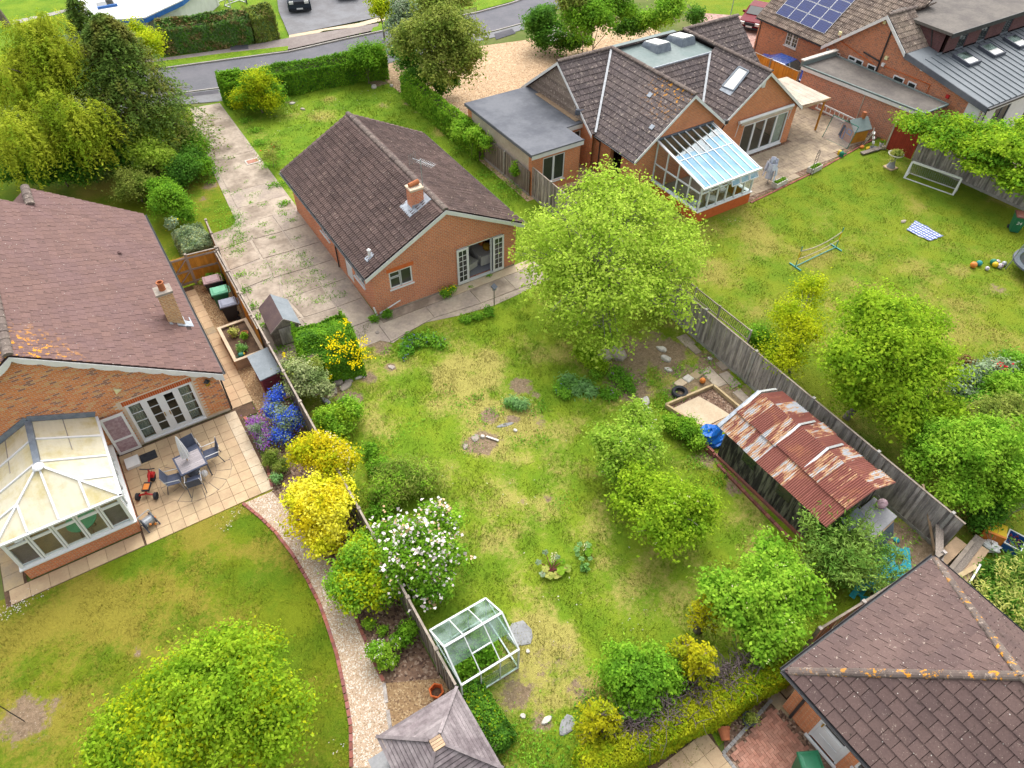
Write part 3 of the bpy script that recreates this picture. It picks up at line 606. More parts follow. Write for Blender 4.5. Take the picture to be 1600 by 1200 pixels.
pipe(B, [(-.43, 4.4, HE-.08), (-.06, 4.4, HE-.4), (-.06, 4.4, .05)]); pipe(B, [(-.05, -.03, .1), (-.12, .03, .55)], .045, 'white_paint', 'waste_pipe'); pipe(B, [(.1, -.05, .16), (1.2, -.05, .48)], .035, 'white_paint', 'waste_pipe')
window(B, TX(0), *WIN, [(0, .5, .62, 1), (0, .5, 0, .66), (.47, 1, 0, 1)])
for a0, a1, z0, z1 in [(1.1, 2.3, .9, 2.1), (5.3, 6.5, 1.0, 2.05)]: window(B, TY(0), a0, a1, z0, z1, [(0, .5, 0, 1), (.5, 1, 0, 1)])
d = MB(TY(0)).box(2.6, 3.5, .03, .08, .15, 2.1).box(2.7, 3.4, .01, .03, .3, 1.0).ob('side_door', 'upvc', B); MB(TY(0)).box(2.72, 3.38, .02, .029, 1.15, 1.95).ob('pane', 'glass_dark', d)
MB(TX(0)).add([(x, d_, z) for d_ in (-.012,) for x, z in ((.72, 2.19), (2.07, 2.19), (2.07, 2.40), (.72, 2.40))], [(0, 1, 2, 3)]).ob('brick_lintel', 'brick_plain', B)
# soldier courses above the window and the doors, brick by brick
def soldiers(par, T, a0, a1, z0, z1, m='brick_plain', wd=.065, gap=.012, d=-.014):
 n = int((a1-a0)/(wd+gap)); st = (a1-a0)/n; me = None
 for i in range(n):
  if me is None: o = MB().box(0, st-gap, 0, .05, 0, z1-z0).ob('lintel_brick', m, par, loc=T(a0, d, z0)) if T(1, 0, 0)[0] != T(0, 0, 0)[0] else MB().box(0, .05, 0, st-gap, 0, z1-z0).ob('lintel_brick', m, par, loc=T(a0, d, z0)); me = o.data
  else: o = bpy.data.objects.new('lintel_brick', me); COL.objects.link(o); o.parent = par; o.location = T(a0+i*st, d, z0)
soldiers(B, TX(0), DOR[0]-.08, DOR[1]+.08, DOR[3]+.01, DOR[3]+.2, 'brick_orange')
fd = MB(TX(0)); a0, a1, z0, z1 = DOR; s_ = .64
for x0, x1 in ((a0, a0+.07), (a1-.07, a1), (a0+s_-.03, a0+s_+.03), (a1-s_-.03, a1-s_+.03)): fd.box(x0, x1, .02, .1, z0, z1)
fd.box(a0, a1, .02, .1, z1-.07, z1).box(a0, a1, -.05, .12, z0, z0+.06); fd = fd.ob('door_frame', 'upvc', B)
for x0, x1 in ((a0+.07, a0+s_-.03), (a1-s_+.03, a1-.07)): MB(TX(0)).box(x0, x1, .05, .056, z0+.06, z1-.07).ob('pane', 'glass_dark', fd)
for x0 in (a0-.03, a1-s_+.05):
 l = MB(TX(-.09)); x1 = x0+.62
 l.box(x0, x0+.10, 0, .045, z0+.05, z1-.03).box(x1-.10, x1, 0, .045, z0+.05, z1-.03).box(x0+.1, x1-.1, 0, .045, z0+.05, z0+.2).box(x0+.1, x1-.1, 0, .045, z1-.13, z1-.03)
 for i in range(1, 6): q = z0+.2+(z1-.13-z0-.2)*i/6; l.box(x0+.1, x1-.1, .006, .04, q-.012, q+.012)
 l.box(x0+.298, x0+.322, .004, .042, z0+.2, z1-.13); l = l.ob('door_leaf', 'upvc', B); MB(TX(-.09)).box(x0+.1, x1-.1, .02, .025, z0+.2, z1-.13).ob('pane', 'glass_dark', l)
# inside the doors
MB().box(3.2, 7.35, .26, 4.6, .03, .09).ob('floor', 'carpet', B)
MB().box(3.15, 3.2, .26, 4.6, .03, 2.35).box(3.2, 7.38, 4.6, 4.66, .03, 2.35).box(7.36, 7.4, .26, 4.6, .03, 2.35).ob('room_wall', 'room_wall', B)
ft = thing('footstool', 'square cream upholstered footstool standing just inside the open french doors', 'footstool', (5.35, .95, .09), .3)
MB().box(-.42, .42, -.36, .36, .06, .30).ob('base', 'cream_fabric', ft); MB().box(-.44, .44, -.38, .38, .30, .42).ob('cushion', 'cream_fabric', ft)
sf = thing('sofa', 'cream fabric sofa inside the living room of the small bungalow', 'sofa', (6.55, 1.8, .09), 0)
MB().box(-.55, .55, -1.1, 1.1, .08, .42).ob('base', 'cream_fabric', sf); MB().box(.35, .62, -1.1, 1.1, .42, .85).ob('backrest', 'cream_fabric', sf)
for y in (-1.2, 1.05): MB().box(-.55, .62, y, y+.16, .08, .6).ob('arm', 'cream_fabric', sf)
for y in (-1.02, .02): MB().box(-.55, .33, y, y+1.0, .42, .54).ob('seat_cushion', 'cream_fabric', sf)
for nm, y, m, l in (('cushion', -.75, 'mustard_fabric', 'patterned mustard cushion on the cream sofa nearest the french doors'), ('cushion', -.25, 'orange_fabric', 'plain orange cushion propped behind the mustard one on the cream sofa')):
 tag(MB().ball((0, 0, 0), .24, 10, .9).ob(nm, m, None, loc=(6.62, 1.8+y, .86), smooth=True), l, 'cushion')
# chimney, vent, aerial
ch = MB().box(2.87, 3.47, 1.28, 1.78, 3.9, 5.0).ob('chimney', 'brick_orange', B)
MB().box(2.83, 3.51, 1.24, 1.82, 5.0, 5.09).ob('cap', 'mortar', ch)

MB().tube((2.92, 1.55, 5.18), (3.42, 1.60, 5.22), .10, .115, 10).ob('chimney_pot', 'terracotta', ch)
fl = MB()
zr = lambda x: HE+K*(x+.32)+.085
for x0, x1, y0, y1 in ((2.55, 2.87, .98, 2.0), (2.87, 3.75, .95, 1.28), (3.47, 3.78, 1.28, 1.9), (2.87, 3.47, 1.78, 2.0)): fl.hexa([(x0, y0, zr(x0)-.05), (x1, y0, zr(x1)-.05), (x1, y1, zr(x1)-.05), (x0, y1, zr(x0)-.05), (x0, y0, zr(x0)), (x1, y0, zr(x1)), (x1, y1, zr(x1)), (x0, y1, zr(x0))])
fl.box(2.855, 3.485, 1.265, 1.28, 3.95, 4.32).ob('flashing', 'lead_bright', ch)
MB().tube((.32, .72, 2.72), (.32, .72, 3.2), .07, .07, 9).tube((.32, .72, 3.2), (.32, .72, 3.28), .10, .02, 9).ob('roof_vent', 'white_paint', RF); MB().hexa([(.1, .55, zr(.1)-.03), (.5, .6, zr(.5)-.03), (.5, .85, zr(.5)-.03), (.1, .85, zr(.1)-.03), (.1, .55, zr(.1)+.01), (.5, .6, zr(.5)+.01), (.5, .85, zr(.5)+.01), (.1, .85, zr(.1)+.01)]).ob('vent_flashing', 'lead_bright', RF)
def aerial(loc, rz, label, h=1.9, cable=None):
 t = thing('tv_aerial', label, 'aerial', loc, rz)
 MB().tube((0, 0, 0), (0, 0, h), .022, .022, 6).ob('pole', 'galv', t)
 b = MB().tube((-.75, 0, h-.1), (.45, 0, h-.1), .014, .014, 5)
 for i in range(9): x = -.7+i*.1; b.tube((x, -.2, h-.1), (x, .2, h-.1), .008, .008, 4)
 for i in range(5): b.tube((.45, -.22+.11*i, h-.35), (.45, -.22+.11*i, h+.15), .008, .008, 4)
 b.ob('antenna', 'galv', t)
 if cable: MB().path(cable, .012, 4).ob('cable', 'white_paint', t)
 return t
aerial((3.53, 1.42, 4.6), R(115), 'spiky tv aerial on a pole strapped to the small bungalow chimney', 1.75)
# ================================================================ left house
LH = thing('gabled_house', 'large brick house at the left with wide pinkish tiled roof and scalloped white bargeboard', 'house', (-13.2, -2.2, 0))
ox, oy = -13.2, -2.2; LT = lambda x, y, z: (x-ox, y-oy, z)
def LTX(y0, s=1): return lambda a, d, z: (a-ox, y0+d*s-oy, z)
def LTY(x0, s=1): return lambda a, d, z: (x0+d*s-ox, a-oy, z)
kL = .672; ze = 2.30; zl = lambda x: ze+kL*(-7.5-x) if x > -13.16 else ze+kL*(-7.5+26.32+x)
xs0, xs1 = -18.7, -7.62
FD = (-11.0, -8.58, .1, 2.2)
gw = wall(LH, 'gable_wall', 'mortar', lambda a, d, z: LTX(-2.2)(a+xs0, d, z), xs1-xs0, zl(xs1)-.08, [(FD[0]-xs0, FD[1]-xs0, FD[2], FD[3])], gable=(-13.16-xs0, zl(-13.16)-.08))
wall(LH, 'wall', 'brick_rhouse', LTY(xs1, -1), 12.4, 2.2).location = (0, -2.2, 0)
# bricks of the gable, one by one near the camera
def brick_wall(par, T, a0, a1, z0, ztop, holes, m, npart=300, bw=.225, bh=.075, j=.017, d=.006):
 L = []; r = 0; z = z0
 while z < 7:
  a = a0-(bw/2 if r % 2 else 0)
  while a < a1:
   x0, x1 = max(a, a0), min(a+bw-j, a1)
   if x1-x0 > .05 and z+bh < ztop((x0+x1)/2) and not any(h[0]-.01 < x1 and x0 < h[1]+.01 and h[2]-.01 < z+bh-j and z < h[3]+.01 for h in holes): L.append((x0, x1, z))
   a += bw
  z += bh; r += 1
 L.sort(key=lambda p: (Vector(T(p[0], 0, p[2]))+Vector((ox, oy, 0))-Vector(CP)).length); st = MB(T); ms = {}
 for i, (x0, x1, z) in enumerate(L):
  dd = d+rnd.uniform(-.002, .003)
  if i < npart:
   k = round(x1-x0, 3)
   if k not in ms:
    me = bpy.data.meshes.new('brick'); b = MB().box(0, k, 0, .03, 0, bh-j); me.from_pydata(b.v, [], b.f); me.materials.append(MATS[m]); ms[k] = me
   o = bpy.data.objects.new('brick', ms[k]); COL.objects.link(o); o.parent = par; o.location = T(x0, -dd, z)
  else: st.box(x0, x1, -dd, .01, z, z+bh-j)
 tag(st.ob('brickwork', m, par), kind='stuff')
def brick_mix():
 s = NT('brick_mixed'); r = s.rand(); col = s.mix(r, (.60, .24, .085), (.50, .175, .065)); r2 = s.math('FRACT', s.math('MULTIPLY', r, 13.7))
 col = s.mix(s.ramp(r2, .80, .84), col, (.27, .14, .10)); col = s.mix(s.ramp(s.math('FRACT', s.math('MULTIPLY', r, 29.3)), .80, .86), col, (.54, .30, .13)); col = shade(s, col, s.noise(.8, 4), .15); MATS['brick_mixed'] = s.done(col, .9, .12)
brick_mix()
brick_wall(gw, LTX(-2.2), -17.5, -7.62, .16, lambda x: zl(x)-.25, [FD, (FD[0]-.1, FD[1]+.1, 2.2, 2.42)], 'brick_mixed')
soldiers(gw, LTX(-2.2), FD[0]-.06, FD[1]+.06, FD[3]+.01, FD[3]+.21)
RL = MB(LT)
far, nea = 8.7, -2.48
RL.slab([(-7.42, nea, ze-.04), (-13.16, nea, 6.1), (-13.16, far, 6.1), (-7.42, far, ze-.04)], (0, 0, 1), .1); RL.slab([(-18.9, nea, ze-.04), (-13.16, nea, 6.1), (-13.16, far, 6.1), (-18.9, far, ze-.04)], (0, 0, 1), .1)
RL = RL.ob('roof', 'tile_under', LH); sL = math.hypot(5.74, 3.84)
tiles(RL, LT(-7.42, nea+.02, ze-.02), (0, 1, 0), (-5.74, 0, 3.84), [(0, 0), (far-nea-.04, 0), (far-nea-.04, sL), (0, sL)], .33, .30, 'tile_left', .042, off=(ox, oy, 0), stag=.5, holes=[(2.95, 3.6, .35, 1.0)])
tiles(RL, LT(-18.9, nea+.02, ze-.02), (0, 1, 0), (5.74, 0, 3.84), [(0, 0), (far-nea-.04, 0), (far-nea-.04, sL), (0, sL)], .33, .60, 'tile_left', .042, npart=0)
ridge(RL, LT(-13.16, nea, 6.17), LT(-13.16, far, 6.17), r=.15)
# scalloped bargeboards
for x0, x1 in ((-7.42, -13.16), (-18.9, -13.16)):
 b = MB(LT); n = 60; pts = []
 for i in range(n+1):
  f = i/n; x = x0+(x1-x0)*f; z = ze-.04+f*3.84*1.0; sc_ = abs(math.sin(f*math.pi*9))**.6*.09; pts.append((x, z-.03, z-.20-sc_*(.0 if i < 5 else 1)-(.16 if i < 4 else 0)))
 for (xa, ta, ba), (xb, tb, bb) in zip(pts, pts[1:]): b.hexa([(xa, nea-.03, ba), (xb, nea-.03, bb), (xb, nea, bb), (xa, nea, ba), (xa, nea-.03, ta), (xb, nea-.03, tb), (xb, nea, tb), (xa, nea, ta)])
 b.ob('bargeboard', 'white_paint', LH)
gutter(LH, LT(-7.36, nea, ze-.06), LT(-7.36, 10.4, ze-.06)); pipe(LH, [LT(-7.36, -2.3, ze-.1), LT(-7.55, -2.16, ze-.35), LT(-7.55, -2.14, .05)])
lc = MB(LT).box(-8.42, -7.86, .72, 1.22, 2.2, 4.25).ob('chimney', 'brick_buff', LH)
MB(LT).box(-8.46, -7.82, .68, 1.26, 4.25, 4.34).ob('cap', 'cement', lc); MB(LT).lathe([(.13, 0), (.12, .3), (.14, .32), (.14, .36), (.10, .36), (.10, .1)], (-8.14, .97, 4.34), 12).ob('chimney_pot', 'terracotta', lc)
zt = lambda x: zl(x)+.06
fl = MB(LT)
for x0, x1, y0, y1 in ((-7.86, -7.6, .62, 1.3), (-8.45, -7.86, .58, .72)): fl.hexa([(x0, y0, zt(x0)-.05), (x1, y0, zt(x1)-.05), (x1, y1, zt(x1)-.05), (x0, y1, zt(x0)-.05), (x0, y0, zt(x0)), (x1, y0, zt(x1)), (x1, y1, zt(x1)), (x0, y1, zt(x0))])
fl.ob('flashing', 'lead_bright', lc)
MB(LT).lathe([(.07, 0), (.07, .12), (.1, .14), (.02, .2)], (-9.06, 5.78, 3.35), 9).ob('roof_vent', 'tile_left', RL)
# narrower front wing of the left house, its grey ridge end shows at the frame's left
wg = MB(LT).slab([(-7.42, far, ze-.04), (-11.5, far, ze+2.69), (-11.5, 10.4, ze+2.69), (-7.42, 10.4, ze-.04)], (0, 0, 1), .1).slab([(-11.5, far-1.5, ze+2.69), (-11.5, 10.4, ze+2.69), (-15.6, 10.4, ze-.04), (-15.6, far-1.5, ze-.04)], (0, 0, 1), .1).ob('wing_roof', 'tile_left', LH)
tiles(wg, LT(-7.42, far, ze-.02), (0, 1, 0), (-5.74, 0, 3.84), [(0, 0), (1.7, 0), (1.7, 4.9), (0, 4.9)], .33, .30, 'tile_left', .042, npart=80, off=(ox, oy, 0), stag=.5)
ridge(LH, LT(-11.5, far, ze+2.78), LT(-11.5, 10.42, ze+2.78), r=.17); MB(LT).box(-15.3, -7.7, 8.6, 10.2, 0, 2.3).ob('wing_wall', 'brick_rhouse', LH)
# french doors of the left house
T = LTX(-2.2); a0, a1, z0, z1 = FD; fr = MB(T); q4 = (a1-a0)/4
fr.box(a0, a1, .0, .09, z1-.06, z1).box(a0, a1, -.05, .09, z0, z0+.05)
for i in range(5): x = a0+i*q4; fr.box(max(a0, x-.04), min(a1, x+.04), .01, .09, z0+.05, z1-.06)
fr = fr.ob('door_frame', 'upvc', LH)
for i in range(4):
 x0, x1 = a0+i*q4+.04, a0+(i+1)*q4-.04; dr = i in (1, 2); fwid = .10 if dr else .05; p = MB(T)
 p.box(x0, x0+fwid, .015, .07, z0+.05, z1-.06).box(x1-fwid, x1, .015, .07, z0+.05, z1-.06).box(x0+fwid, x1-fwid, .015, .07, z0+.05, z0+.06+fwid*1.6).box(x0+fwid, x1-fwid, .015, .07, z1-.06-fwid, z1-.06)
 for k in range(1, 4): z = z0+.2+(z1-z0-.3)*k/4; p.box(x0+fwid, x1-fwid, .03, .06, z-.012, z+.012)
 p = p.ob('door_leaf' if dr else 'side_light', 'upvc', LH); MB(T).box(x0+fwid, x1-fwid, .04, .046, z0+.1, z1-.1).ob('pane', 'glass', p)
 if dr: MB(T).box((x1-.07 if i == 1 else x0+.04), (x1-.04 if i == 1 else x0+.07), -.03, .015, 1.0, 1.2).ob('handle', 'mustard_fabric', p)
MB(LT).box(-11.3, -8.2, -1.94, 1.6, .05, .1).ob('floor', 'carpet_tan', LH)
MB(LT).box(-11.4, -11.3, -1.94, 1.6, .05, 2.3).box(-8.2, -8.1, -1.94, 1.6, .05, 2.3).box(-11.3, -8.2, 1.6, 1.7, .05, 2.3).ob('room_wall', 'canvas_cream', LH)
for xx in (-10.95, -9.15):
 b = MB(LT)
 for i in range(9): x = xx+.0+i*.045; b.hexa([(x, -1.93+.04*(i % 2), .12), (x+.045, -1.93+.04*((i+1) % 2), .12), (x+.045, -1.9+.04*((i+1) % 2), .12), (x, -1.9+.04*(i % 2), .12), (x, -1.93+.04*(i % 2), 2.15), (x+.045, -1.93+.04*((i+1) % 2), 2.15), (x+.045, -1.9+.04*((i+1) % 2), 2.15), (x, -1.9+.04*(i % 2), 2.15)])
 b.ob('curtain', 'curtain', LH)
ln = thing('wall_lantern', 'black wall lantern fixed to the brickwork beside the white french doors', 'lantern', (-8.05, -2.3, 2.0))
MB().box(-.08, .08, -.09, .06, -.16, .0).ob('glass_body', 'mustard_fabric', ln); MB().lathe([(.14, 0), (.02, .14)], (0, -.02, 0), 4).ob('hood', 'black_plastic', ln); MB().lathe([(.02, 0), (.09, .05)], (0, -.02, -.22), 4).ob('base', 'black_plastic', ln)
MB().lathe([(.001, 0), (.17, .0), (.15, .05), (.1, .06)], (0, 0, 0), 3).ob('alarm_box', 'blossom_pale', LH, loc=LT(-10.95, -2.22, 3.05)).rotation_euler = (R(90), 0, 0)
# ------------------------------------------------ left conservatory
CV = thing('conservatory', 'white framed conservatory with mossy cream panel roof against the left house', 'conservatory', (-13.85, -4.3, 0))
cx, cy = -13.85, -4.3; CT = lambda x, y, z: (x-cx, y-cy, z)
x0, x1, y0, y1 = -15.62, -12.06, -6.2, -2.24; ZS, ZE, ZR = .62, 2.2, 3.1; rx, ry = -13.85, -4.45
b = MB(CT); b.box(x0, x1, y0, y0+.2, 0, ZS).box(x1-.2, x1, y0+.2, y1, 0, ZS).box(x0, x0+.2, y0+.2, y1, 0, ZS); b.ob('dwarf_wall', 'brick_rhouse', CV)
MB(CT).box(x0-.07, x1+.07, y0-.07, y0+.2, ZS, ZS+.05).box(x1-.2, x1+.07, y0+.2, y1, ZS, ZS+.05).box(x0-.07, x0+.2, y0+.2, y1, ZS, ZS+.05).ob('sill', 'upvc', CV)
fr = MB(CT); n = 5; wq = (x1-x0)/n
def light(xa, xb, fan=True):
 fr.box(xa, xa+.06, y0+.02, y0+.09, ZS+.05, ZE); fr.box(xb-.06, xb, y0+.02, y0+.09, ZS+.05, ZE); fr.box(xa+.06, xb-.06, y0+.02, y0+.09, ZS+.05, ZS+.12); fr.box(xa+.06, xb-.06, y0+.02, y0+.09, ZE-.1, ZE); fr.box(xa+.06, xb-.06, y0+.02, y0+.09, ZE-.46, ZE-.38)
for i in range(n): light(x0+i*wq+.012, x0+(i+1)*wq-.012)
yq = (y1-y0-1.0)/4
for i in range(4):
 ya, yb = y0+.1+i*yq, y0+.1+(i+1)*yq
 fr.box(x1-.09, x1-.02, ya, ya+.06, ZS+.05, ZE).box(x1-.09, x1-.02, yb-.06, yb, ZS+.05, ZE).box(x1-.09, x1-.02, ya+.06, yb-.06, ZE-.1, ZE).box(x1-.09, x1-.02, ya+.06, yb-.06, ZS+.05, ZS+.12).box(x1-.09, x1-.02, ya+.06, yb-.06, ZE-.46, ZE-.38)
fr.box(x0+.02, x0+.09, y0, y1, ZE-.1, ZE).box(x0+.02, x0+.09, y1-.1, y1, ZS, ZE).box(x0-.005, x0+.10, y0-.005, y0+.1, ZS+.05, ZE+.001).box(x1-.10, x1+.005, y0-.005, y0+.1, ZS+.05, ZE+.001)
fr = fr.ob('window_frame', 'upvc', CV)
for i in range(n):
 xa, xb = x0+i*wq+.07, x0+(i+1)*wq-.07
 MB(CT).box(xa, xb, y0+.05, y0+.056, ZS+.12, ZE-.46).ob('pane', 'glass', fr)
 MB(CT).box(xa, xb, y0+.05, y0+.056, ZE-.38, ZE-.1).ob('pane', 'glass', fr)
 if i in (0, 4): MB(CT).box(xa-.03, xb+.03, y0+.14, y0+.15, ZS+.1, ZE-.42).ob('blind', 'bin_pink_lid', fr)
for i in range(4): MB(CT).box(x1-.06, x1-.054, y0+.16+i*yq, y0+.04+(i+1)*yq, ZS+.12, ZE-.1).ob('pane', 'glass', fr)
# roof panels: ridge, hips and glazing bars
def poly_mat():
 s = NT('poly_panel'); s2 = s.pos((2.2, .5, 1)); col = s.mix(s.ramp(s.noise(1.1, 5, .7), .42, .72), (.84, .78, .60), (.68, .58, .28)); col = shade(s, col, s.noise(2.5, 4, .7, s2), .15)
 s.done(col, .45, .35); tr = s.n('BsdfTranslucent'); s.t.links.new(col, tr.inputs[0]); mx = s.n('MixShader'); mx.inputs[0].default_value = .4; s.t.links.new(s.b.outputs[0], mx.inputs[1]); s.t.links.new(tr.outputs[0], mx.inputs[2]); s.t.links.new(mx.outputs[0], s.out.inputs[0]); MATS['poly_panel'] = s.m
poly_mat()
E_ = .06; RT = (rx, y1, ZR); RB = (rx, ry, ZR); C1 = (x1+E_, y0-E_, ZE+.04); C2 = (x0-E_, y0-E_, ZE+.04)
def lerp(a, b, f): return tuple(a[i]+(b[i]-a[i])*f for i in range(3))
bars = []; panels = []
for sx, xe, Cn in ((1, x1+E_, C1), (-1, x0-E_, C2)):
 top = [lerp(RT, RB, f) for f in (0, .42, .93)]; bot = [(xe, y1, ZE+.04), (xe, y1-1.05, ZE+.04), (xe, y1-2.1, ZE+.04)]
 for k in range(2): panels.append([top[k], top[k+1], bot[k+1], bot[k]])
 hm = lerp(RB, Cn, .5); e3 = (xe, y1-3.1, ZE+.04); panels.append([top[2], RB, hm, e3, bot[2]]); panels.append([hm, Cn, e3])
 bars += [(top[1], bot[1]), (top[2], bot[2]), (hm, e3), (RB, Cn)]
 m3 = lerp(C2, C1, .5); fe = lerp(m3, Cn, .5); panels.append([RB, m3, fe, hm]); panels.append([hm, fe, Cn]); bars.append((hm, fe))
bars.append((RB, lerp(C2, C1, .5)))
for p in panels:
 nn = (Vector(p[1])-Vector(p[0])).cross(Vector(p[2])-Vector(p[0])); nn = nn if nn.z > 0 else -nn; MB(CT).poly(p).ob('roof_panel', 'poly_panel', CV)
for a, c in bars: MB(CT).bar(Vector(a)+Vector((0, 0, .03)), Vector(c)+Vector((0, 0, .03)), .065, .05).ob('glazing_bar', 'upvc', CV)
for a, c in ((lerp(RT, RB, .0), lerp(RT, RB, .0)),):
 for xe in (x1+E_, x0-E_):
  a, c = lerp(RT, (xe, y1, ZE), .5), lerp(RB, (xe, ry, ZE), .52); MB(CT).bar((a[0], a[1], a[2]+.02), (c[0], c[1]+.6, c[2]+.02), .03, .02).ob('panel_joint', 'cement', CV)
b = MB(CT); b.bar(RT, (RB[0], RB[1]-.05, RB[2]+.0), .20, .16).ob('ridge_cap', 'lead', CV); MB(CT).lathe([(.17, 0), (.19, .05), (.15, .1), (.02, .13)], (rx, ry-.08, ZR-.02), 12).ob('ridge_end', 'upvc', CV)
MB(CT).bar((x1+.1, y1, ZE+.02), (x1+.1, y0-.12, ZE+.02), .09, .07).bar((x0-.1, y1, ZE+.02), (x0-.1, y0-.12, ZE+.02), .09, .07).bar((x0-.14, y0-.1, ZE+.02), (x1+.14, y0-.1, ZE+.02), .09, .07).ob('gutter', 'upvc', CV)
MB(CT).bar((x1+.1, y1+.02, ZE+.16), (rx, y1+.02, ZR+.14), .06, .22).bar((x0-.1, y1+.02, ZE+.16), (rx, y1+.02, ZR+.14), .06, .22).ob('flashing', 'lead', CV)
MB(CT).box(x0+.2, x1-.2, y0+.2, y1, .02, .06).ob('floor', 'slab_mossy', CV)
# open door of the conservatory folded against the house
d = MB(CT); xa, xb = x1+.10, x1+.92; yd = -2.33
d.box(xa, xa+.09, yd-.06, yd, .1, 2.1).box(xb-.09, xb, yd-.06, yd, .1, 2.1).box(xa+.09, xb-.09, yd-.06, yd, .1, .22).box(xa+.09, xb-.09, yd-.06, yd, 2.0, 2.1).box(xa+.09, xb-.09, yd-.06, yd, .82, .92); d = d.ob('door_leaf', 'upvc', CV)
for za, zb in ((.22, .82), (.92, 2.0)): MB(CT).box(xa+.09, xb-.09, yd-.045, yd-.02, za, zb).ob('door_panel', 'cloth_pink', d)
# things inside
t = thing('cane_table', 'glass topped cane table inside the left conservatory', 'table', (-13.6, -5.3, .06)); MB().lathe([(.5, .7), (.5, .73)], n=16).ob('tabletop', 'bin_green_lid', t)
for i in range(4): a = i*math.pi/2+.6; MB().tube((.3*math.cos(a), .3*math.sin(a), 0), (.2*math.cos(a), .2*math.sin(a), .7), .03).ob('leg', 'wood_tan', t)
# ================================================================ neighbour's house on the right
def TO(o): return lambda x, y, z: (x-o[0], y-o[1], z)
def roofplane(par, o, pts, tw, g, m, t=.045, npart=300, stag=.5, prof=None, holes=(), name='roof_slope', th=.1):
 P = [Vector(p) for p in pts]; N = (P[1]-P[0]).cross(P[2]-P[0]).normalized(); N = N if N.z > 0 else -N
 U = Vector((0, 0, 1)).cross(N).normalized(); V = N.cross(U)
 s = MB(TO(o)).slab([p-N*.004 for p in P], N, th).ob(name, 'tile_under', par); O = P[0]
 q = [((p-O).dot(U), (p-O).dot(V)) for p in P]; OL = Vector(TO(o)(*O))
 hq = []
 for h in holes:
  e = [((Vector(p)-O).dot(U), (Vector(p)-O).dot(V)) for p in h]; hq.append((min(a for a, _ in e), max(a for a, _ in e), min(b for _, b in e), max(b for _, b in e)))
 tiles(s, OL, U, V, q, tw, g, m, t, prof, npart, off=(o[0], o[1], 0), stag=stag, holes=hq); return s
RO = (20.0, 5.0); RH = thing('neighbour_house', 'brick house with dark tiled twin gables and flat roofed side extension', 'house', (*RO, 0)); T0 = TO(RO)
kr = .80; e0 = 2.42; zg1 = lambda x: 5.28-kr*abs(x-20.1); zg2 = lambda x: 5.26-.777*abs(x-25.84)
yv = 1.65
wall(RH, 'gable_wall', 'brick_rhouse', lambda a, d, z: T0(16.7+a, 1.9+d, z), 12.75, 2.4, [(25.0-16.7, 28.85-16.7, .1, 2.2)], gable=[(12.75, 2.4), (25.84-16.7, zg2(25.84)-.1), (22.97-16.7, 2.95), (20.1-16.7, zg1(20.1)-.1), (0, 2.45)])
wall(RH, 'wall', 'brick_rhouse', lambda a, d, z: T0(29.45-d, 1.9+a, z), 10.6, 2.4)
wall(RH, 'wall', 'brick_rhouse', lambda a, d, z: T0(16.7+d, 1.9+a, z), 3.6, 2.4, [(1.2, 2.2, .2, 2.1)])
wall(RH, 'wall', 'brick_rhouse', lambda a, d, z: T0(16.45+a, 12.5-d, z), 13.9, 2.4)
wall(RH, 'side_gable', 'brick_rhouse', lambda a, d, z: T0(16.45+d, 5.5+a, z), 7.0, 2.4, gable=(3.54, 5.1))
wall(RH, 'side_gable', 'brick_rhouse', lambda a, d, z: T0(30.35-d, 5.5+a, z), 7.0, 2.4, gable=(3.54, 5.1))
for i in range(15):       # boarded cladding of the side gable
 z = 2.62+i*.165; h = (5.1-z)/.774-.05; MB(T0).hexa([(16.40, 9.04-h, z), (16.45, 9.04-h, z), (16.45, 9.04+h, z), (16.40, 9.04+h, z), (16.425, 9.04-h+.2, z+.165), (16.45, 9.04-h+.2, z+.165), (16.45, 9.04+h-.2, z+.165), (16.425, 9.04+h-.2, z+.165)]).ob('cladding_board', 'tile_big', RH)
mz = lambda y: 5.25-.774*abs(y-9.04)
xl, xr = 16.2, 30.5
roofplane(RH, RO, [(xl, 5.36, mz(5.36)), (16.6, 5.36, mz(5.36)), (20.1, 8.98, 5.2), (20.1, 9.04, 5.25), (xl, 9.04, 5.25)], .33, .34, 'tile_right', npart=100)
roofplane(RH, RO, [(25.84, 5.6, 2.6), (xr, 5.4, 2.6-.15), (xr, 9.04, 5.25), (25.84, 9.04, 5.25)], .33, .34, 'tile_right', npart=60)
roofplane(RH, RO, [(16.42, yv, zg1(16.42)), (20.1, yv, 5.28), (20.1, 9.04, 5.28), (16.42, 5.3, zg1(16.42))], .33, .34, 'tile_right', npart=190)
MB(T0).slab([(23.0, yv, zg1(23.0)), (20.1, yv, 5.28), (20.1, 9.04, 5.28), (23.0, 6.1, zg1(23))], (0, 0, 1), .1).slab([(29.6, yv, zg2(29.6)), (25.84, yv, 5.26), (25.84, 9.04, 5.26), (29.6, 5.4, zg2(29.6))], (0, 0, 1), .1).slab([(xl, 12.75, 2.4), (xr, 12.75, 2.4), (xr, 9.04, 5.25), (xl, 9.04, 5.25)], (0, 0, 1), .1).ob('roof_slope', 'tile_right', RH)
SK = [(24.28, 3.6, 4.05), (24.34, 2.75, 4.1), (25.4, 2.9, 4.92), (25.4, 3.65, 4.92)]
roofplane(RH, RO, [(23.0, yv, zg2(23.0)), (25.84, yv, 5.26), (25.84, 6.1, 5.26), (25.4, 6.1, zg2(25.4)), (23.0, 3.75, zg2(23.0))], .33, .34, 'tile_right', npart=120, holes=[SK])
roofplane(RH, RO, [(20.45, 6.1, 4.92), (25.42, 6.1, 4.92), (23.3, 3.85, 3.17), (22.75, 3.85, 3.17)], .33, .34, 'tile_right', npart=60)
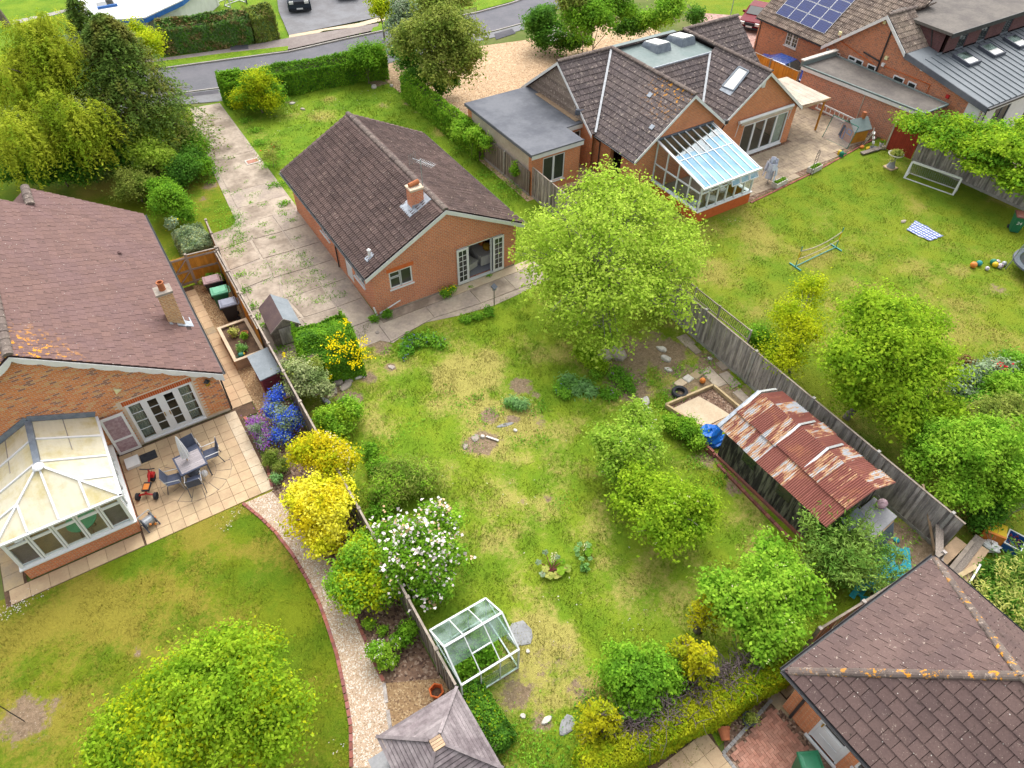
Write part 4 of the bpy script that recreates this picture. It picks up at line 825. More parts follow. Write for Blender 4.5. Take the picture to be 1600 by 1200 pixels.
for p, q in (((20.1, yv, 5.36), (20.1, 9.0, 5.36)), ((25.84, yv, 5.34), (25.84, 9.0, 5.34)), ((xl, 9.04, 5.33), (20.1, 9.04, 5.33)), ((25.84, 9.04, 5.33), (xr, 9.04, 5.33))): ridge(RH, T0(*p), T0(*q))
MB(T0).bar((16.45, 5.3, 2.53), (20.1, 9.0, 5.36), .13, .03).bar((25.4, 6.1, 5.0), (23.1, 3.75, 3.2), .13, .03).ob('valley', 'galv', RH)
fr = MB(T0).prism([(20.15, 6.08), (25.8, 6.08), (25.8, 9.9), (20.15, 9.9)], 4.86, 4.98).ob('flat_roof', 'felt_green', RH); MB(T0).box(20.3, 25.6, 6.03, 6.09, 4.84, 4.99).ob('edge_trim', 'lead_bright', RH)
for xx in (22.35, 24.3):
 k = MB(T0).hexa([(xx, 7.45, 4.98), (xx+1.15, 7.45, 4.98), (xx+1.15, 8.95, 4.98), (xx, 8.95, 4.98), (xx+.1, 7.55, 5.42), (xx+1.05, 7.55, 5.42), (xx+1.05, 8.85, 5.22), (xx+.1, 8.85, 5.22)]).ob('roof_light', 'lead', RH); MB(T0).hexa([(xx+.15, 7.6, 5.42), (xx+1.0, 7.6, 5.42), (xx+1.0, 8.8, 5.23), (xx+.15, 8.8, 5.23), (xx+.15, 7.6, 5.47), (xx+1.0, 7.6, 5.47), (xx+1.0, 8.8, 5.28), (xx+.15, 8.8, 5.28)]).ob('glazing', 'headlight', k)
N2 = Vector((-.777, 0, 1)).normalized()
s = MB(T0); c = [Vector(p)+N2*.03 for p in SK]
for a, b in zip(c, c[1:]+c[:1]): s.bar(a, b, .12, .1)
s = s.ob('skylight', 'lead', RH); MB(T0).slab([p+N2*.03 for p in c], N2, .02).ob('pane', 'glass_sky' if 'glass_sky' in MATS else 'headlight', s); MB(T0).slab([(24.05, 3.6, zg2(24.05)+.06), (24.05, 2.7, zg2(24.05)+.06), (24.3, 2.7, zg2(24.3)+.06), (24.3, 3.6, zg2(24.3)+.06)], N2, .02).ob('apron', 'lead_bright', s)
def verge(par, o, a, b, m='white_paint', d=(0, -.03, 0), h=.18):
 a, b, d = Vector(a), Vector(b), Vector(d); z = Vector((0, 0, h)); MB(TO(o)).hexa([a-z, b-z, b-z+d, a-z+d, a, b, b+d, a+d]).ob('bargeboard', m, par)
for a, b in (((16.35, yv, 2.42), (20.1, yv, 5.27)), ((23.0, yv, 3.0), (20.1, yv, 5.27)), ((23.0, yv, 3.1), (25.84, yv, 5.25)), ((29.65, yv, 2.35), (25.84, yv, 5.25))): verge(RH, RO, a, b)
for a, b in (((xl, 5.3, 2.4), (xl, 9.04, 5.24)), ((xl, 12.75, 2.4), (xl, 9.04, 5.24))): verge(RH, RO, a, b, d=(-.03, 0, 0))
MB(T0).lathe([(.15, 0), (.16, .2)], (23.0, 1.68, 2.95), 6).ob('hopper', 'black_plastic', RH); pipe(RH, [T0(23.0, 1.68, 2.95), T0(23.0, 1.84, 2.5), T0(23.0, 1.84, .05)]); gutter(RH, T0(16.35, 1.7, 2.36), T0(16.35, 5.3, 2.36)); pipe(RH, [T0(16.35, 5.2, 2.3), T0(16.62, 5.0, 2.0), T0(16.62, 5.0, .1)])
MB(T0).lathe([(.14, 0), (.15, .12), (.12, .3), (.02, .36)], (16.05, 6.6, 3.15), 10).tube((16.45, 6.6, 3.3), (16.1, 6.6, 3.3), .1).ob('boiler_flue', 'metal_dark', RH)
# little tiles with blue vents on the left gable slope, alarm box, outside lamp
for x, y in ((19.0, 4.0), (17.9, 2.3)): z = zg1(x)+.06; MB(T0).hexa([(x, y, z), (x+.2, y, z+.16), (x+.2, y+.28, z+.16), (x, y+.28, z), (x, y, z+.03), (x+.2, y, z+.19), (x+.2, y+.28, z+.19), (x, y+.28, z+.03)]).ob('tile_vent', 'lead_bright', RH)
MB(T0).box(25.55, 25.8, 1.82, 1.9, 4.35, 4.75).ob('alarm_box', 'white_paint', RH)
# folding doors and awning
b = MB(T0); n = 4; q = (28.85-25.0)/n
for i in range(n):
 xa, xb = 25.0+i*q, 25.0+(i+1)*q; b.box(xa, xa+.07, 1.93, 2.0, .12, 2.2).box(xb-.07, xb, 1.93, 2.0, .12, 2.2).box(xa+.07, xb-.07, 1.93, 2.0, .12, .24).box(xa+.07, xb-.07, 1.93, 2.0, 2.1, 2.2)
b.box(25.0, 28.85, 1.82, 2.03, .06, .12); b = b.ob('folding_door', 'upvc', RH)
for i in range(n): MB(T0).box(25.07+i*q, 24.93+(i+1)*q, 1.96, 1.966, .24, 2.1).ob('pane', 'glass', b)
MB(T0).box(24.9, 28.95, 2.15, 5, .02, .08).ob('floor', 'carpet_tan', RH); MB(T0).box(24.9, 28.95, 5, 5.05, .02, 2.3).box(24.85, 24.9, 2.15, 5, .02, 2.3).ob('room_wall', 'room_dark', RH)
MB(T0).box(27.95, 28.8, 2.05, 2.09, .15, 2.15).ob('curtain', 'curtain', RH)
aw = thing('awning', 'rolled up cream awning cassette above the white folding doors', 'awning', (26.5, 1.72, 2.55)); MB().tube((-2.25, 0, .08), (2.3, 0, .08), .1, n=10).ob('cassette', 'white_paint', aw); MB().hexa([(-2.1, -.1, -.12), (2.2, -.1, -.12), (2.2, -.06, -.12), (-2.1, -.06, -.12), (-2.1, -.1, .06), (2.2, -.1, .06), (2.2, -.06, .06), (-2.1, -.06, .06)]).ob('valance', 'canvas_cream', aw)
for x in (-2.3, 2.2): MB().tube((x, -.05, .0), (x-.1, -.05, -.75), .02).ob('winding_rod', 'white_paint', aw)
# flat roofed side extension
FX = [(11.86, 4.95), (15.25, 4.95), (15.25, 6.6), (16.45, 6.6), (16.45, 12.1), (11.86, 12.1)]
wall(RH, 'extension_wall', 'render', lambda a, d, z: T0(11.9+d, 5.0+a, z), 7.05, 2.45)
MB(T0).box(11.885, 11.9, 4.99, 5.3, 0, 2.45).box(11.885, 11.9, 11.6, 12.05, 0, 2.45).ob('brick_quoin', 'brick_rhouse', RH)
wall(RH, 'extension_wall', 'brick_rhouse', lambda a, d, z: T0(11.9+a, 5.0+d, z), 3.3, 2.45, [(.75, 2.25, .5, 2.1)])
wall(RH, 'extension_wall', 'brick_rhouse', lambda a, d, z: T0(15.2-d, 5.0+a, z), 1.65, 2.45); wall(RH, 'extension_wall', 'brick_rhouse', lambda a, d, z: T0(15.2+a, 6.65+d, z), 1.3, 2.45, [(.1, .75, 1.2, 2.1), (.78, 1.25, .15, 2.1)]); wall(RH, 'extension_wall', 'brick_rhouse', lambda a, d, z: T0(11.9+a, 12.05-d, z), 4.5, 2.45)
TE = lambda a, d, z: T0(a, 5.0+d, z); window(RH, TE, 12.65, 14.15, .5, 2.1, [(0, .5, 0, 1), (.5, 1, 0, 1)]); TE2 = lambda a, d, z: T0(a, 6.65+d, z); window(RH, TE2, 15.3, 15.95, 1.2, 2.1, [(0, 1, 0, .7), (0, 1, .7, 1)]); window(RH, TE2, 15.98, 16.45, .15, 2.1)
MB(T0).prism([(x+(.0 if x > 12 else -.1), y+(-.1 if y < 8 else .1)) for x, y in FX], 2.5, 2.62).ob('flat_roof', 'felt', RH)
MB(T0).box(11.78, 15.3, 4.84, 4.87, 2.30, 2.55).box(15.2, 16.5, 6.49, 6.52, 2.30, 2.55).ob('fascia', 'white_paint', RH); MB(T0).box(11.74, 11.77, 4.85, 12.2, 2.44, 2.6).box(11.74, 15.3, 4.8, 4.84, 2.56, 2.64).ob('edge_trim', 'felt', RH)
MB(T0).box(16.1, 16.4, 6.8, 11.0, 2.62, 2.66).ob('moss', 'lichen_moss' if 'lichen_moss' in MATS else 'wood_tan', RH)
aerial((30.1, 9.3, 5.2), R(20), 'silver tv aerial above the far tiled ridge beside the red car', 1.5)
# ------------------------------------------------ neighbour's conservatory
NO = (20.1, 0.0); NC = thing('conservatory', 'white lean-to conservatory with sloping blue tinted glass roof on the neighbour house', 'conservatory', (*NO, 0)); TN = TO(NO)
x0, x1, y0, y1 = 18.05, 22.1, -2.0, 1.88; zb, zt_ = 2.2, 3.08; zc = lambda y: zb+(y-y0)/(y1-y0)*(zt_-zb)
def c_glass():
 s = NT('glass_blue'); tr = s.n('BsdfTransparent'); df = s.n('BsdfDiffuse'); s.put(df.inputs[0], s.mix(s.ramp(s.noise(.6, 3), .35, .65), (.26, .50, .60), (.14, .34, .52))); gl = s.n('BsdfGlossy'); gl.inputs['Roughness'].default_value = .05
 a = s.n('MixShader'); a.inputs[0].default_value = .6; s.t.links.new(tr.outputs[0], a.inputs[1]); s.t.links.new(df.outputs[0], a.inputs[2]); b_ = s.n('MixShader'); b_.inputs[0].default_value = .04; s.t.links.new(a.outputs[0], b_.inputs[1]); s.t.links.new(gl.outputs[0], b_.inputs[2]); s.t.links.new(b_.outputs[0], s.out.inputs[0]); MATS['glass_blue'] = s.m
c_glass()
MB(TN).box(x0, x1, y0, y0+.2, 0, .68).box(x0, x0+.2, y0+.2, y1, 0, .68).box(x1-.2, x1, y0+.2, y0+2.5, 0, .68).ob('dwarf_wall', 'brick_plain', NC)
MB(TN).box(x0-.05, x1+.05, y0-.06, y0+.2, .68, .73).box(x1-.2, x1+.05, y0+.2, y1, .68, .73).box(x0-.05, x0+.2, y0+.2, y1, .68, .73).ob('sill', 'upvc', NC)
f = MB(TN); n = 6; q = (x1-x0)/n
for i in range(n+1): x = min(max(x0+i*q, x0+.04), x1-.04); f.box(x-.04, x+.04, y0+.03, y0+.1, .73, zb)
f.box(x0, x1, y0+.02, y0+.11, zb-.08, zb+.02).box(x0, x1, y0+.03, y0+.1, .73, .8).box(x0, x1, y0+.03, y0+.1, 1.72, 1.79)
for x in (x0+.05, x1-.05):
 for i in range(5): y = y0+.05+i*(y1-y0-.1)/4; f.box(x-.035, x+.035, y-.035, y+.035, .7, zc(y))
 f.bar((x, y0, zb), (x, y1, zt_), .08, .1).box(x-.03, x+.03, y0, y1, 1.72, 1.79)
f = f.ob('window_frame', 'upvc', NC)
for i in range(n):
 xa, xb = x0+i*q+.04, x0+(i+1)*q-.04; MB(TN).box(xa, xb, y0+.06, y0+.066, .8, 1.72).ob('pane', 'glass', f)
 if i < 3: MB(TN).box(xa, xb, y0+.06, y0+.066, 1.79, zb-.08).ob('pane', 'glass', f)
 else:    # the open top lights
  l = MB(TN); D = lambda z: -(zb-.08-z)*.55; za, zb2 = 1.74, zb-.08
  for (p, r_) in (((xa, za), (xb, za)), ((xa, zb2), (xb, zb2)), ((xa, za), (xa, zb2)), ((xb, za), (xb, zb2))): l.bar((p[0], y0+.0+D(p[1]), p[1]), (r_[0], y0+.0+D(r_[1]), r_[1]), .05, .05)
  l = l.ob('top_light', 'upvc', f); MB(TN).add([(xa, y0+D(za), za), (xb, y0+D(za), za), (xb, y0, zb2), (xa, y0, zb2)], [(0, 1, 2, 3)]).ob('pane', 'glass_blue', l)
for i in range(4):
 ya = y0+.05+i*(y1-y0-.1)/4+.035; yb = ya+(y1-y0-.1)/4-.07
 for x in (x0+.05, x1-.05): MB(TN).box(x-.003, x+.003, ya, yb, .8, 1.72).ob('pane', 'glass', f)
n = 8; q = (x1-x0+.1)/n; ym = y0+.53*(y1-y0); rb = MB(TN)
for i in range(n+1): x = x0-.05+i*q; rb.bar((x, y0-.12, zc(y0-.12)+.05), (x, y1, zt_+.05), .055, .06)
rb.bar((x0-.05, ym, zc(ym)+.05), (x1+.05, ym, zc(ym)+.05), .05, .05); rb.ob('roof_bar', 'upvc', NC)
MB(TN).box(x0-.12, x1+.12, y0-.22, y0-.12, zb-.06, zb+.05).ob('gutter', 'upvc', NC); MB(TN).box(x0-.1, x1+.1, y1-.02, y1+.03, zt_, zt_+.16).ob('flashing', 'felt', NC)
for i in range(n):
 xa, xb = x0-.05+i*q+.03, x0-.05+(i+1)*q-.03; yd = y0+(.62 if i < 3 else .55 if i < 5 else .74)*(y1-y0)
 for ya, yb, m in ((y0-.12, ym, 'glass_blue'), (ym, yd, 'glass_blue'), (max(yd, ym)+.002, y1, 'glass_roof')):
  if yb-ya > .05: MB(TN).hexa([(xa, ya, zc(ya)+.03), (xb, ya, zc(ya)+.03), (xb, yb, zc(yb)+.03), (xa, yb, zc(yb)+.03), (xa, ya, zc(ya)+.045), (xb, ya, zc(ya)+.045), (xb, yb, zc(yb)+.045), (xa, yb, zc(yb)+.045)]).ob('roof_pane', m, NC)
MB(TN).box(x0+.2, x1-.2, y0+.2, y1, .02, .06).ob('floor', 'carpet_tan', NC)
for i, (x, y) in enumerate(((18.9, -.9), (20.0, -1.0), (21.2, -.6))):
 t = thing('cane_chair', ['left', 'middle', 'right'][i]+' one of three cane chairs inside the blue roofed conservatory', 'chair', (x, y, .06), i*.7, 'cane chairs in the conservatory'); MB().box(-.28, .28, -.28, .28, .3, .42).ob('seat', 'cream_fabric', t); MB().hexa([(-.3, .22, .3), (.3, .22, .3), (.3, .3, .3), (-.3, .3, .3), (-.3, .34, .95), (.3, .34, .95), (.3, .42, .95), (-.3, .42, .95)]).ob('backrest', 'wood_tan', t)
 for a in (-.25, .25):
  for c in (-.25, .25): MB().tube((a, c, 0), (a, c, .3), .025).ob('leg', 'wood_tan', t)
# canopy at the side of the house
CO = (31, 3.6); cn = thing('canopy', 'cream corrugated canopy on orange posts between brick house and garage', 'canopy', (*CO, 0)); TC = TO(CO)
for i in range(6): xa, xb = 29.55+i*.48, 29.55+(i+1)*.48-.015; MB(TC).hexa([(xa, 1.75, 2.36-.03*i), (xb, 1.75, 2.36-.03*(i+1)), (xb, 5.4, 2.36-.03*(i+1)), (xa, 5.4, 2.36-.03*i), (xa, 1.75, 2.39-.03*i), (xb, 1.75, 2.39-.03*(i+1)), (xb, 5.4, 2.39-.03*(i+1)), (xa, 5.4, 2.39-.03*i)]).ob('roof_panel', 'canvas_cream', cn)
for p in ((32.2, 1.95), (32.2, 5.2)): MB(TC).box(p[0]-.05, p[0]+.05, p[1]-.05, p[1]+.05, 0, 2.2).ob('post', 'wood_orange', cn)
MB(TC).box(29.6, 32.4, 1.72, 1.78, 2.12, 2.25).box(32.3, 32.4, 1.78, 5.4, 2.06, 2.18).ob('beam', 'wood_tan', cn)
# ------------------------------------------------ neighbour patio
pp = [(22.15, -2.0), (28.0, -1.55), (34.9, -.65), (35.3, 0.6), (34.6, 5.3), (29.5, 5.4), (29.5, 1.85), (22.15, 1.85)]
ps = sheet('neighbour_patio', pp, .012, 'mulch'); cnt = 0; me = None
q = np.arange(0, 1)
cand = [(22.2+i*.62+(.31 if j % 2 else 0), -2.1+j*.47) for i in range(22) for j in range(17)]
cand = [c for c in cand if all(inpoly(np.array(c[0]+a), np.array(c[1]+b), pp) for a, b in ((.02, .02), (.58, .02), (.58, .43), (.02, .43)))]
me = bpy.data.meshes.new('slab'); b = MB().box(0, .605, 0, .455, 0, .03); me.from_pydata(b.v, [], b.f); me.materials.append(MATS['stone_patio'])
for c in cand: o = bpy.data.objects.new('slab', me); COL.objects.link(o); o.parent = ps; o.location = (c[0], c[1], .008+rnd.uniform(-.004, .004))
def brick_row(par, pts, m='edging', ln=.215, wd=.105, ht=.05, z=.0, gap=.012, name='edging_brick', lay='long', maxn=400):
 me = bpy.data.meshes.new(name); L_ = ln if lay == 'long' else wd; W2 = wd if lay == 'long' else ln; b = MB().box(0, L_-gap, -W2/2, W2/2, -.04, ht); me.from_pydata(b.v, [], b.f); me.materials.append(MATS[m]); P = [Vector((*p, 0)) for p in pts]; k = 0
 for a, c in zip(P, P[1:]):
  d = c-a; n = max(1, round(d.length/L_)); d.normalize(); st = (c-a).length/n
  for i in range(n):
   if k >= maxn: return
   o = bpy.data.objects.new(name, me); COL.objects.link(o); o.parent = par; p = a+d*(i*st); o.location = (p.x, p.y, z+rnd.uniform(-.006, .006)); o.rotation_euler = (rnd.uniform(-.03, .03), 0, math.atan2(d.y, d.x)+rnd.uniform(-.02, .02)); k += 1
brick_row(ps, [(22.2, -2.12), (28.0, -1.68), (34.9, -.78)])
# ================================================================ flat roofed garage
gq = [(34.2, 5.8), (35.2, -2.95), (37.55, -2.95), (37.55, 6.0)]; GO = (36, 1.5); GA = thing('garage', 'long brick garage with flat felt roof and white fascia facing the patio', 'garage', (*GO, 0)); TG = TO(GO)
gw_ = [(34.32, 5.65), (35.3, -2.8), (37.45, -2.8), (37.45, 5.85)]
MB(TG).prism(gw_, 0, 2.3).ob('wall', 'brick_garage', GA); MB(TG).prism(gq, 2.3, 2.42).ob('flat_roof', 'felt_brown', GA)
MB(TG).bar((34.17, 5.8, 2.28), (35.17, -2.98, 2.28), .03, .2).ob('fascia', 'white_paint', GA)
MB(TG).bar((34.2, 5.8, 2.45), (35.2, -2.95, 2.45), .1, .07).bar((35.2, -2.95, 2.45), (37.55, -2.95, 2.45), .1, .07).bar((37.55, -2.95, 2.45), (37.55, 5.9, 2.45), .1, .07).ob('edge_trim', 'felt_green', GA); MB(TG).box(34.2, 37.55, 5.75, 5.95, 2.3, 2.72).ob('parapet', 'felt_green', GA); MB(TG).box(34.15, 37.6, 5.7, 6.0, 2.72, 2.8).ob('coping', 'white_stone', GA)
MB(TG).bar((34.83, 1.0, 0), (34.83, 1.0, 2.3), .05).ob('drain_pipe', 'canvas_cream', GA)
# ================================================================ large chalet house, top right
BO = (42, 4); BH = thing('chalet_house', 'large brick house with solar panels and grey standing seam extension roof', 'house', (*BO, 0)); TB = TO(BO); X1 = 37.9
zb_ = lambda x: 2.62+.8*(x-37.65)
wall(BH, 'wall', 'brick_big', lambda a, d, z: TB(X1+d, 13.2-a, z), 18.0, 2.55, [(2.7, 3.8, 1.55, 2.5), (6.3, 7.5, 1.6, 2.5)], gable=[(18.0, 2.9), (13.4, 3.75), (12.1, 4.1), (10.1, 5.7), (6.3, 2.6)])
wall(BH, 'wall', 'brick_big', lambda a, d, z: TB(X1+a, 13.2-d, z), 9, 2.55)
TW = lambda a, d, z: TB(X1+d, 13.2-a, z)
window(BH, TW, 2.7, 3.8, 1.55, 2.5, [(0, .5, 0, 1), (.5, 1, 0, 1)], bars=(1, 2)); window(BH, TW, 6.3, 7.5, 1.6, 2.5, [(0, .5, 0, 1), (.5, 1, 0, 1)], bars=(1, 1))
TWp = lambda a, d, z: TB(X1+d-.06, 13.2-a, z)
for a0, a1, ls in ((8.2, 9.4, [(0, .5, .62, 1), (0, .5, 0, .62), (.5, 1, 0, 1)]), (9.78, 10.44, [(0, 1, 0, 1)]), (11.85, 12.65, [(0, 1, 0, 1)]), (12.95, 13.55, [(0, 1, 0, 1)])): window(BH, TWp, a0, a1, 1.9, 2.66, ls, d0=.0)
SP = [(37.62, 7.0, 2.6), (37.62, 13.4, 2.6), (42.6, 13.4, zb_(42.6)), (42.6, 3.1, zb_(42.6)), (41.4, 3.1, 5.62)]
roofplane(BH, BO, SP, .30, .34, 'tile_big', npart=150, prof=PAN, stag=0)
MB(TB).slab([(37.6, 7.0, 2.6), (37.6, 3.1, 5.8), (42.6, 3.1, 5.8), (41.6, 7.0, 2.7)], (0, 0, 1), .1).ob('roof_slope', 'tile_big', BH)
roofplane(BH, BO, [(37.6, 3.1, 5.8), (40.2, 3.1, 5.8), (40.2, 1.0, 4.15), (37.6, 1.0, 4.15)], .30, .34, 'tile_big', npart=60, prof=PAN, stag=0); ridge(BH, TB(37.6, 3.1, 5.9), TB(40.4, 3.1, 5.9)); ridge(BH, TB(42.6, 3.1, 6.7), TB(42.6, 13.4, 6.7))
verge(BH, BO, (37.55, 7.1, 2.62), (37.55, 3.1, 5.82), d=(-.04, 0, 0), h=.24); verge(BH, BO, (37.55, 1.0, 4.2), (37.55, 3.1, 5.82), d=(-.04, 0, 0), h=.24)
gutter(BH, TB(37.58, 7.1, 2.58), TB(37.58, 13.4, 2.58)); pipe(BH, [TB(37.84, 13.0, 2.5), TB(37.84, 13.0, .1)]); pipe(BH, [TB(37.84, 2.65, 5.15), TB(37.84, 2.65, 2.0)], .05); pipe(BH, [TB(37.84, 2.7, 3.05), TB(37.82, 4.0, 3.2)], .05); pipe(BH, [TB(37.84, 3.0, 2.75), TB(37.82, 4.4, 3.0), TB(37.82, 6.1, 3.3), TB(37.82, 6.1, 3.6)], .03, 'brick_plain', 'waste_pipe'); pipe(BH, [TB(37.84, 2.4, 2.9), TB(37.84, -1.2, 2.95), TB(37.84, -1.2, 2.4)], .025, 'brick_plain', 'waste_pipe')
for y, z, m in ((6.2, 3.7, 'blossom_pale'), (2.3, 3.4, 'blossom_pale'), (2.35, 2.95, 'white_paint'), (-.3, 3.6, 'white_paint'), (-2.55, 2.72, 'red'), (3.3, 5.3, 'blossom_pale')): MB(TB).box(37.78, 37.9, y-.1, y+.1, z-.1, z+.1).ob('wall_vent', m, BH)
# solar panels, one part each
def solar_mat():
 s = NT('solar'); k = s.n('TexBrick'); g = s.n('NewGeometry'); sp_ = s.n('SeparateXYZ'); s.t.links.new(g.outputs['Position'], sp_.inputs[0]); cb = s.n('CombineXYZ'); s.t.links.new(sp_.outputs[1], cb.inputs[0]); s.t.links.new(s.math('MULTIPLY', sp_.outputs[0], 1.28), cb.inputs[1]); s.t.links.new(cb.outputs[0], k.inputs['Vector'])
 k.offset = 0; k.inputs['Scale'].default_value = 1; k.inputs['Brick Width'].default_value = .19; k.inputs['Row Height'].default_value = .17; k.inputs['Mortar Size'].default_value = .010; k.inputs['Color1'].default_value = (.003, .012, .085, 1); k.inputs['Color2'].default_value = (.004, .016, .11, 1); k.inputs['Mortar'].default_value = (.025, .045, .14, 1); MATS['solar'] = s.done(k.outputs[0], .45, .25)
solar_mat(); NS = Vector((-.8, 0, 1)).normalized()
so_ = thing('solar_array', 'blue solar panels in rows on the brown tiled roof at top right', 'solar panels', (38.2-0, 10, 3.1)); TS = lambda x, y, z: (x-38.2, y-10, z-3.1)
for r_ in range(5):
 for c_ in range(4):
  xa = 38.22+r_*.68; ya = 7.62+c_*1.14; xb, yb = xa+.655, ya+1.12; c = [Vector((x, y, zb_(x)))+NS*.13 for x, y in ((xa, ya), (xa, yb), (xb, yb), (xb, ya))]
  f = MB(TS).slab(c, NS, .035).ob('panel', 'alu', so_); i4 = [p+(sum(c, Vector())/4-p)*.035+NS*.004 for p in c]; MB(TS).slab(i4, NS, .01).ob('cells', 'solar', f)
# zinc lean-to with seams and three roof windows
kz = (4.2-3.1)/6.3; zz = lambda y: 4.2+kz*(y-1.1); ZN = Vector((0, -kz, 1)).normalized()
zr_ = MB(TB).slab([(37.7, -5.15, zz(-5.15)), (54, -5.15, zz(-5.15)), (54, 1.2, zz(1.2)), (37.7, 1.2, zz(1.2))], ZN, .14).ob('metal_roof', 'zinc', BH)
for i in range(22): x = 38.3+i*.6; MB(TB).hexa([(x-.02, -5.15, zz(-5.15)), (x+.02, -5.15, zz(-5.15)), (x+.02, 0, zz(0)), (x-.02, 0, zz(0)), (x-.02, -5.15, zz(-5.15)+.05), (x+.02, -5.15, zz(-5.15)+.05), (x+.02, 0, zz(0)+.05), (x-.02, 0, zz(0)+.05)]).ob('seam', 'zinc', zr_)
verge(BH, BO, (37.66, -5.2, zz(-5.2)), (37.66, 1.1, zz(1.1)), 'felt', (-.03, 0, 0), .34); MB(TB).box(37.7, 54, -5.3, -5.16, 2.92, 3.06).ob('gutter', 'black_plastic', BH); MB(TB).bar((39.4, .0, zz(0)+.05), (54, .0, zz(0)+.05), .1, .1).ob('flashing', 'zinc', BH)
for xa in (40.4, 43.1, 45.9):
 s = MB(TB); c = [Vector((x, y, zz(y)+.1)) for x, y in ((xa, -1.75), (xa+1.2, -1.75), (xa+1.2, -.55), (xa, -.55))]
 for a, b in zip(c, c[1:]+c[:1]): s.bar(a, b, .12, .2)
 s = s.ob('skylight', 'metal_dark', BH); MB(TB).slab([(xa+.06, -1.2, zz(-1.2)+.16), (xa+1.14, -1.2, zz(-1.2)+.16), (xa+1.14, -.6, zz(-.6)+.16), (xa+.06, -.6, zz(-.6)+.16)], ZN, .02).ob('pane', 'glass_green', s); MB(TB).slab([(xa+.06, -1.7, zz(-1.7)+.16), (xa+1.14, -1.7, zz(-1.7)+.16), (xa+1.14, -1.2, zz(-1.2)+.16), (xa+.06, -1.2, zz(-1.2)+.16)], ZN, .02).ob('blind', 'headlight', s)
TD = lambda a, d, z: TB(39.9+a, -.05+d, z)
wall(BH, 'dormer_wall', 'brick_dark', lambda a, d, z: TD(a, d, z+3.9), 14, 1.35, [(1.3, 2.2, .1, 1.25), (3.6, 4.5, .1, 1.25), (6.3, 7.2, .1, 1.25)]); MB(TB).box(39.9, 40.1, .2, 3.4, 3.9, 5.25).ob('dormer_wall', 'brick_dark', BH)
for a in (1.3, 3.6, 6.3): window(BH, lambda q, d, z: TD(q, d, z), a, a+.9, 4.0, 5.15, [(0, 1, 0, 1)], m='metal_dark', bars=(1, 0))
MB(TB).prism([(39.6, -.35), (54, -.35), (54, 4.2), (39.6, 4.2)], 5.25, 5.42).ob('flat_roof', 'felt_brown', BH); MB(TB).box(39.55, 54, -.4, -.36, 5.15, 5.43).ob('fascia', 'black_plastic', BH); pipe(BH, [TB(39.86, 1.2, 5.2), TB(39.86, 1.0, 4.7), TB(39.86, .8, 4.2)])
wall(BH, 'rendered_wall', 'white_paint', lambda a, d, z: TB(37.95+a, -4.75+d, z), 16, 2.95, [(1.9, 3.6, 1.0, 2.3), (6.0, 10, .1, 2.4)]); window(BH, lambda a, d, z: TB(37.95+a, -4.75+d, z), 1.9, 3.6, 1.0, 2.3, [(0, .5, 0, 1), (.5, 1, 0, 1)], m='metal_dark'); window(BH, lambda a, d, z: TB(37.95+a, -4.75+d, z), 6.0, 10, .1, 2.4, [(0, .33, 0, 1), (.33, .66, 0, 1), (.66, 1, 0, 1)], m='metal_dark'); MB(TB).box(37.87, 37.95, -4.78, -3.9, 0, 3.0).ob('rendered_wall', 'white_paint', BH); pipe(BH, [TB(38.6, -4.82, 2.9), TB(38.6, -4.82, .1)])
sheet('terrace', [(36.5, -4.7), (54, -4.7), (54, -12), (36.5, -12)], .016, 'stone_patio')
# ================================================================ bottom right bungalow
QO = (5.6, -25.6); QH = thing('hipped_bungalow', 'brown hipped roof bungalow with lichen speckled tiles in the bottom right corner', 'bungalow', (*QO, 0)); TQ = TO(QO)
ax, ay, az = 5.63, -25.65, 4.95; xe0, xe1, ye, zq = 2.28, 8.95, -22.2, 2.42
roofplane(QH, QO, [(xe0, ye, zq), (xe1, ye, zq), (ax, ay, az)], .36, .345, 'tile_bottom', .045, npart=130); roofplane(QH, QO, [(xe0, ye, zq), (ax, ay, az), (ax, -36, az), (xe0, -36, zq)], .36, .345, 'tile_bottom', .045, npart=300, holes=()); roofplane(QH, QO, [(xe1, ye, zq), (ax, ay, az), (ax, -36, az), (xe1, -36, zq)], .36, .345, 'tile_bottom', .045, npart=120)
for p, q in (((xe0+.05, ye-.05, zq+.06), (ax, ay, az+.07)), ((xe1-.05, ye-.05, zq+.06), (ax, ay, az+.07)), ((ax, ay, az+.07), (ax, -36, az+.07))): ridge(QH, TQ(*p), TQ(*q), r=.11)
gutter(QH, TQ(xe0-.07, ye+.05, zq-.02), TQ(xe0-.07, -36, zq-.02)); gutter(QH, TQ(xe0-.05, ye+.07, zq-.02), TQ(xe1+.05, ye+.07, zq-.02)); gutter(QH, TQ(xe1+.07, ye+.05, zq-.02), TQ(xe1+.07, -36, zq-.02))
MB(TQ).box(xe0-.02, xe1+.02, -36, ye+.02, zq-.16, zq-.1).ob('soffit', 'black_plastic', QH)
xw = 2.72
wall(QH, 'wall', 'brick_rhouse', lambda a, d, z: TQ(xw+d, -22.6-a, z), 13, 2.3, [(.95, 1.95, .12, 2.2), (2.25, 3.4, .9, 2.2)]); wall(QH, 'wall', 'brick_rhouse', lambda a, d, z: TQ(xw+a, -22.6-d, z), 5.8, 2.3)
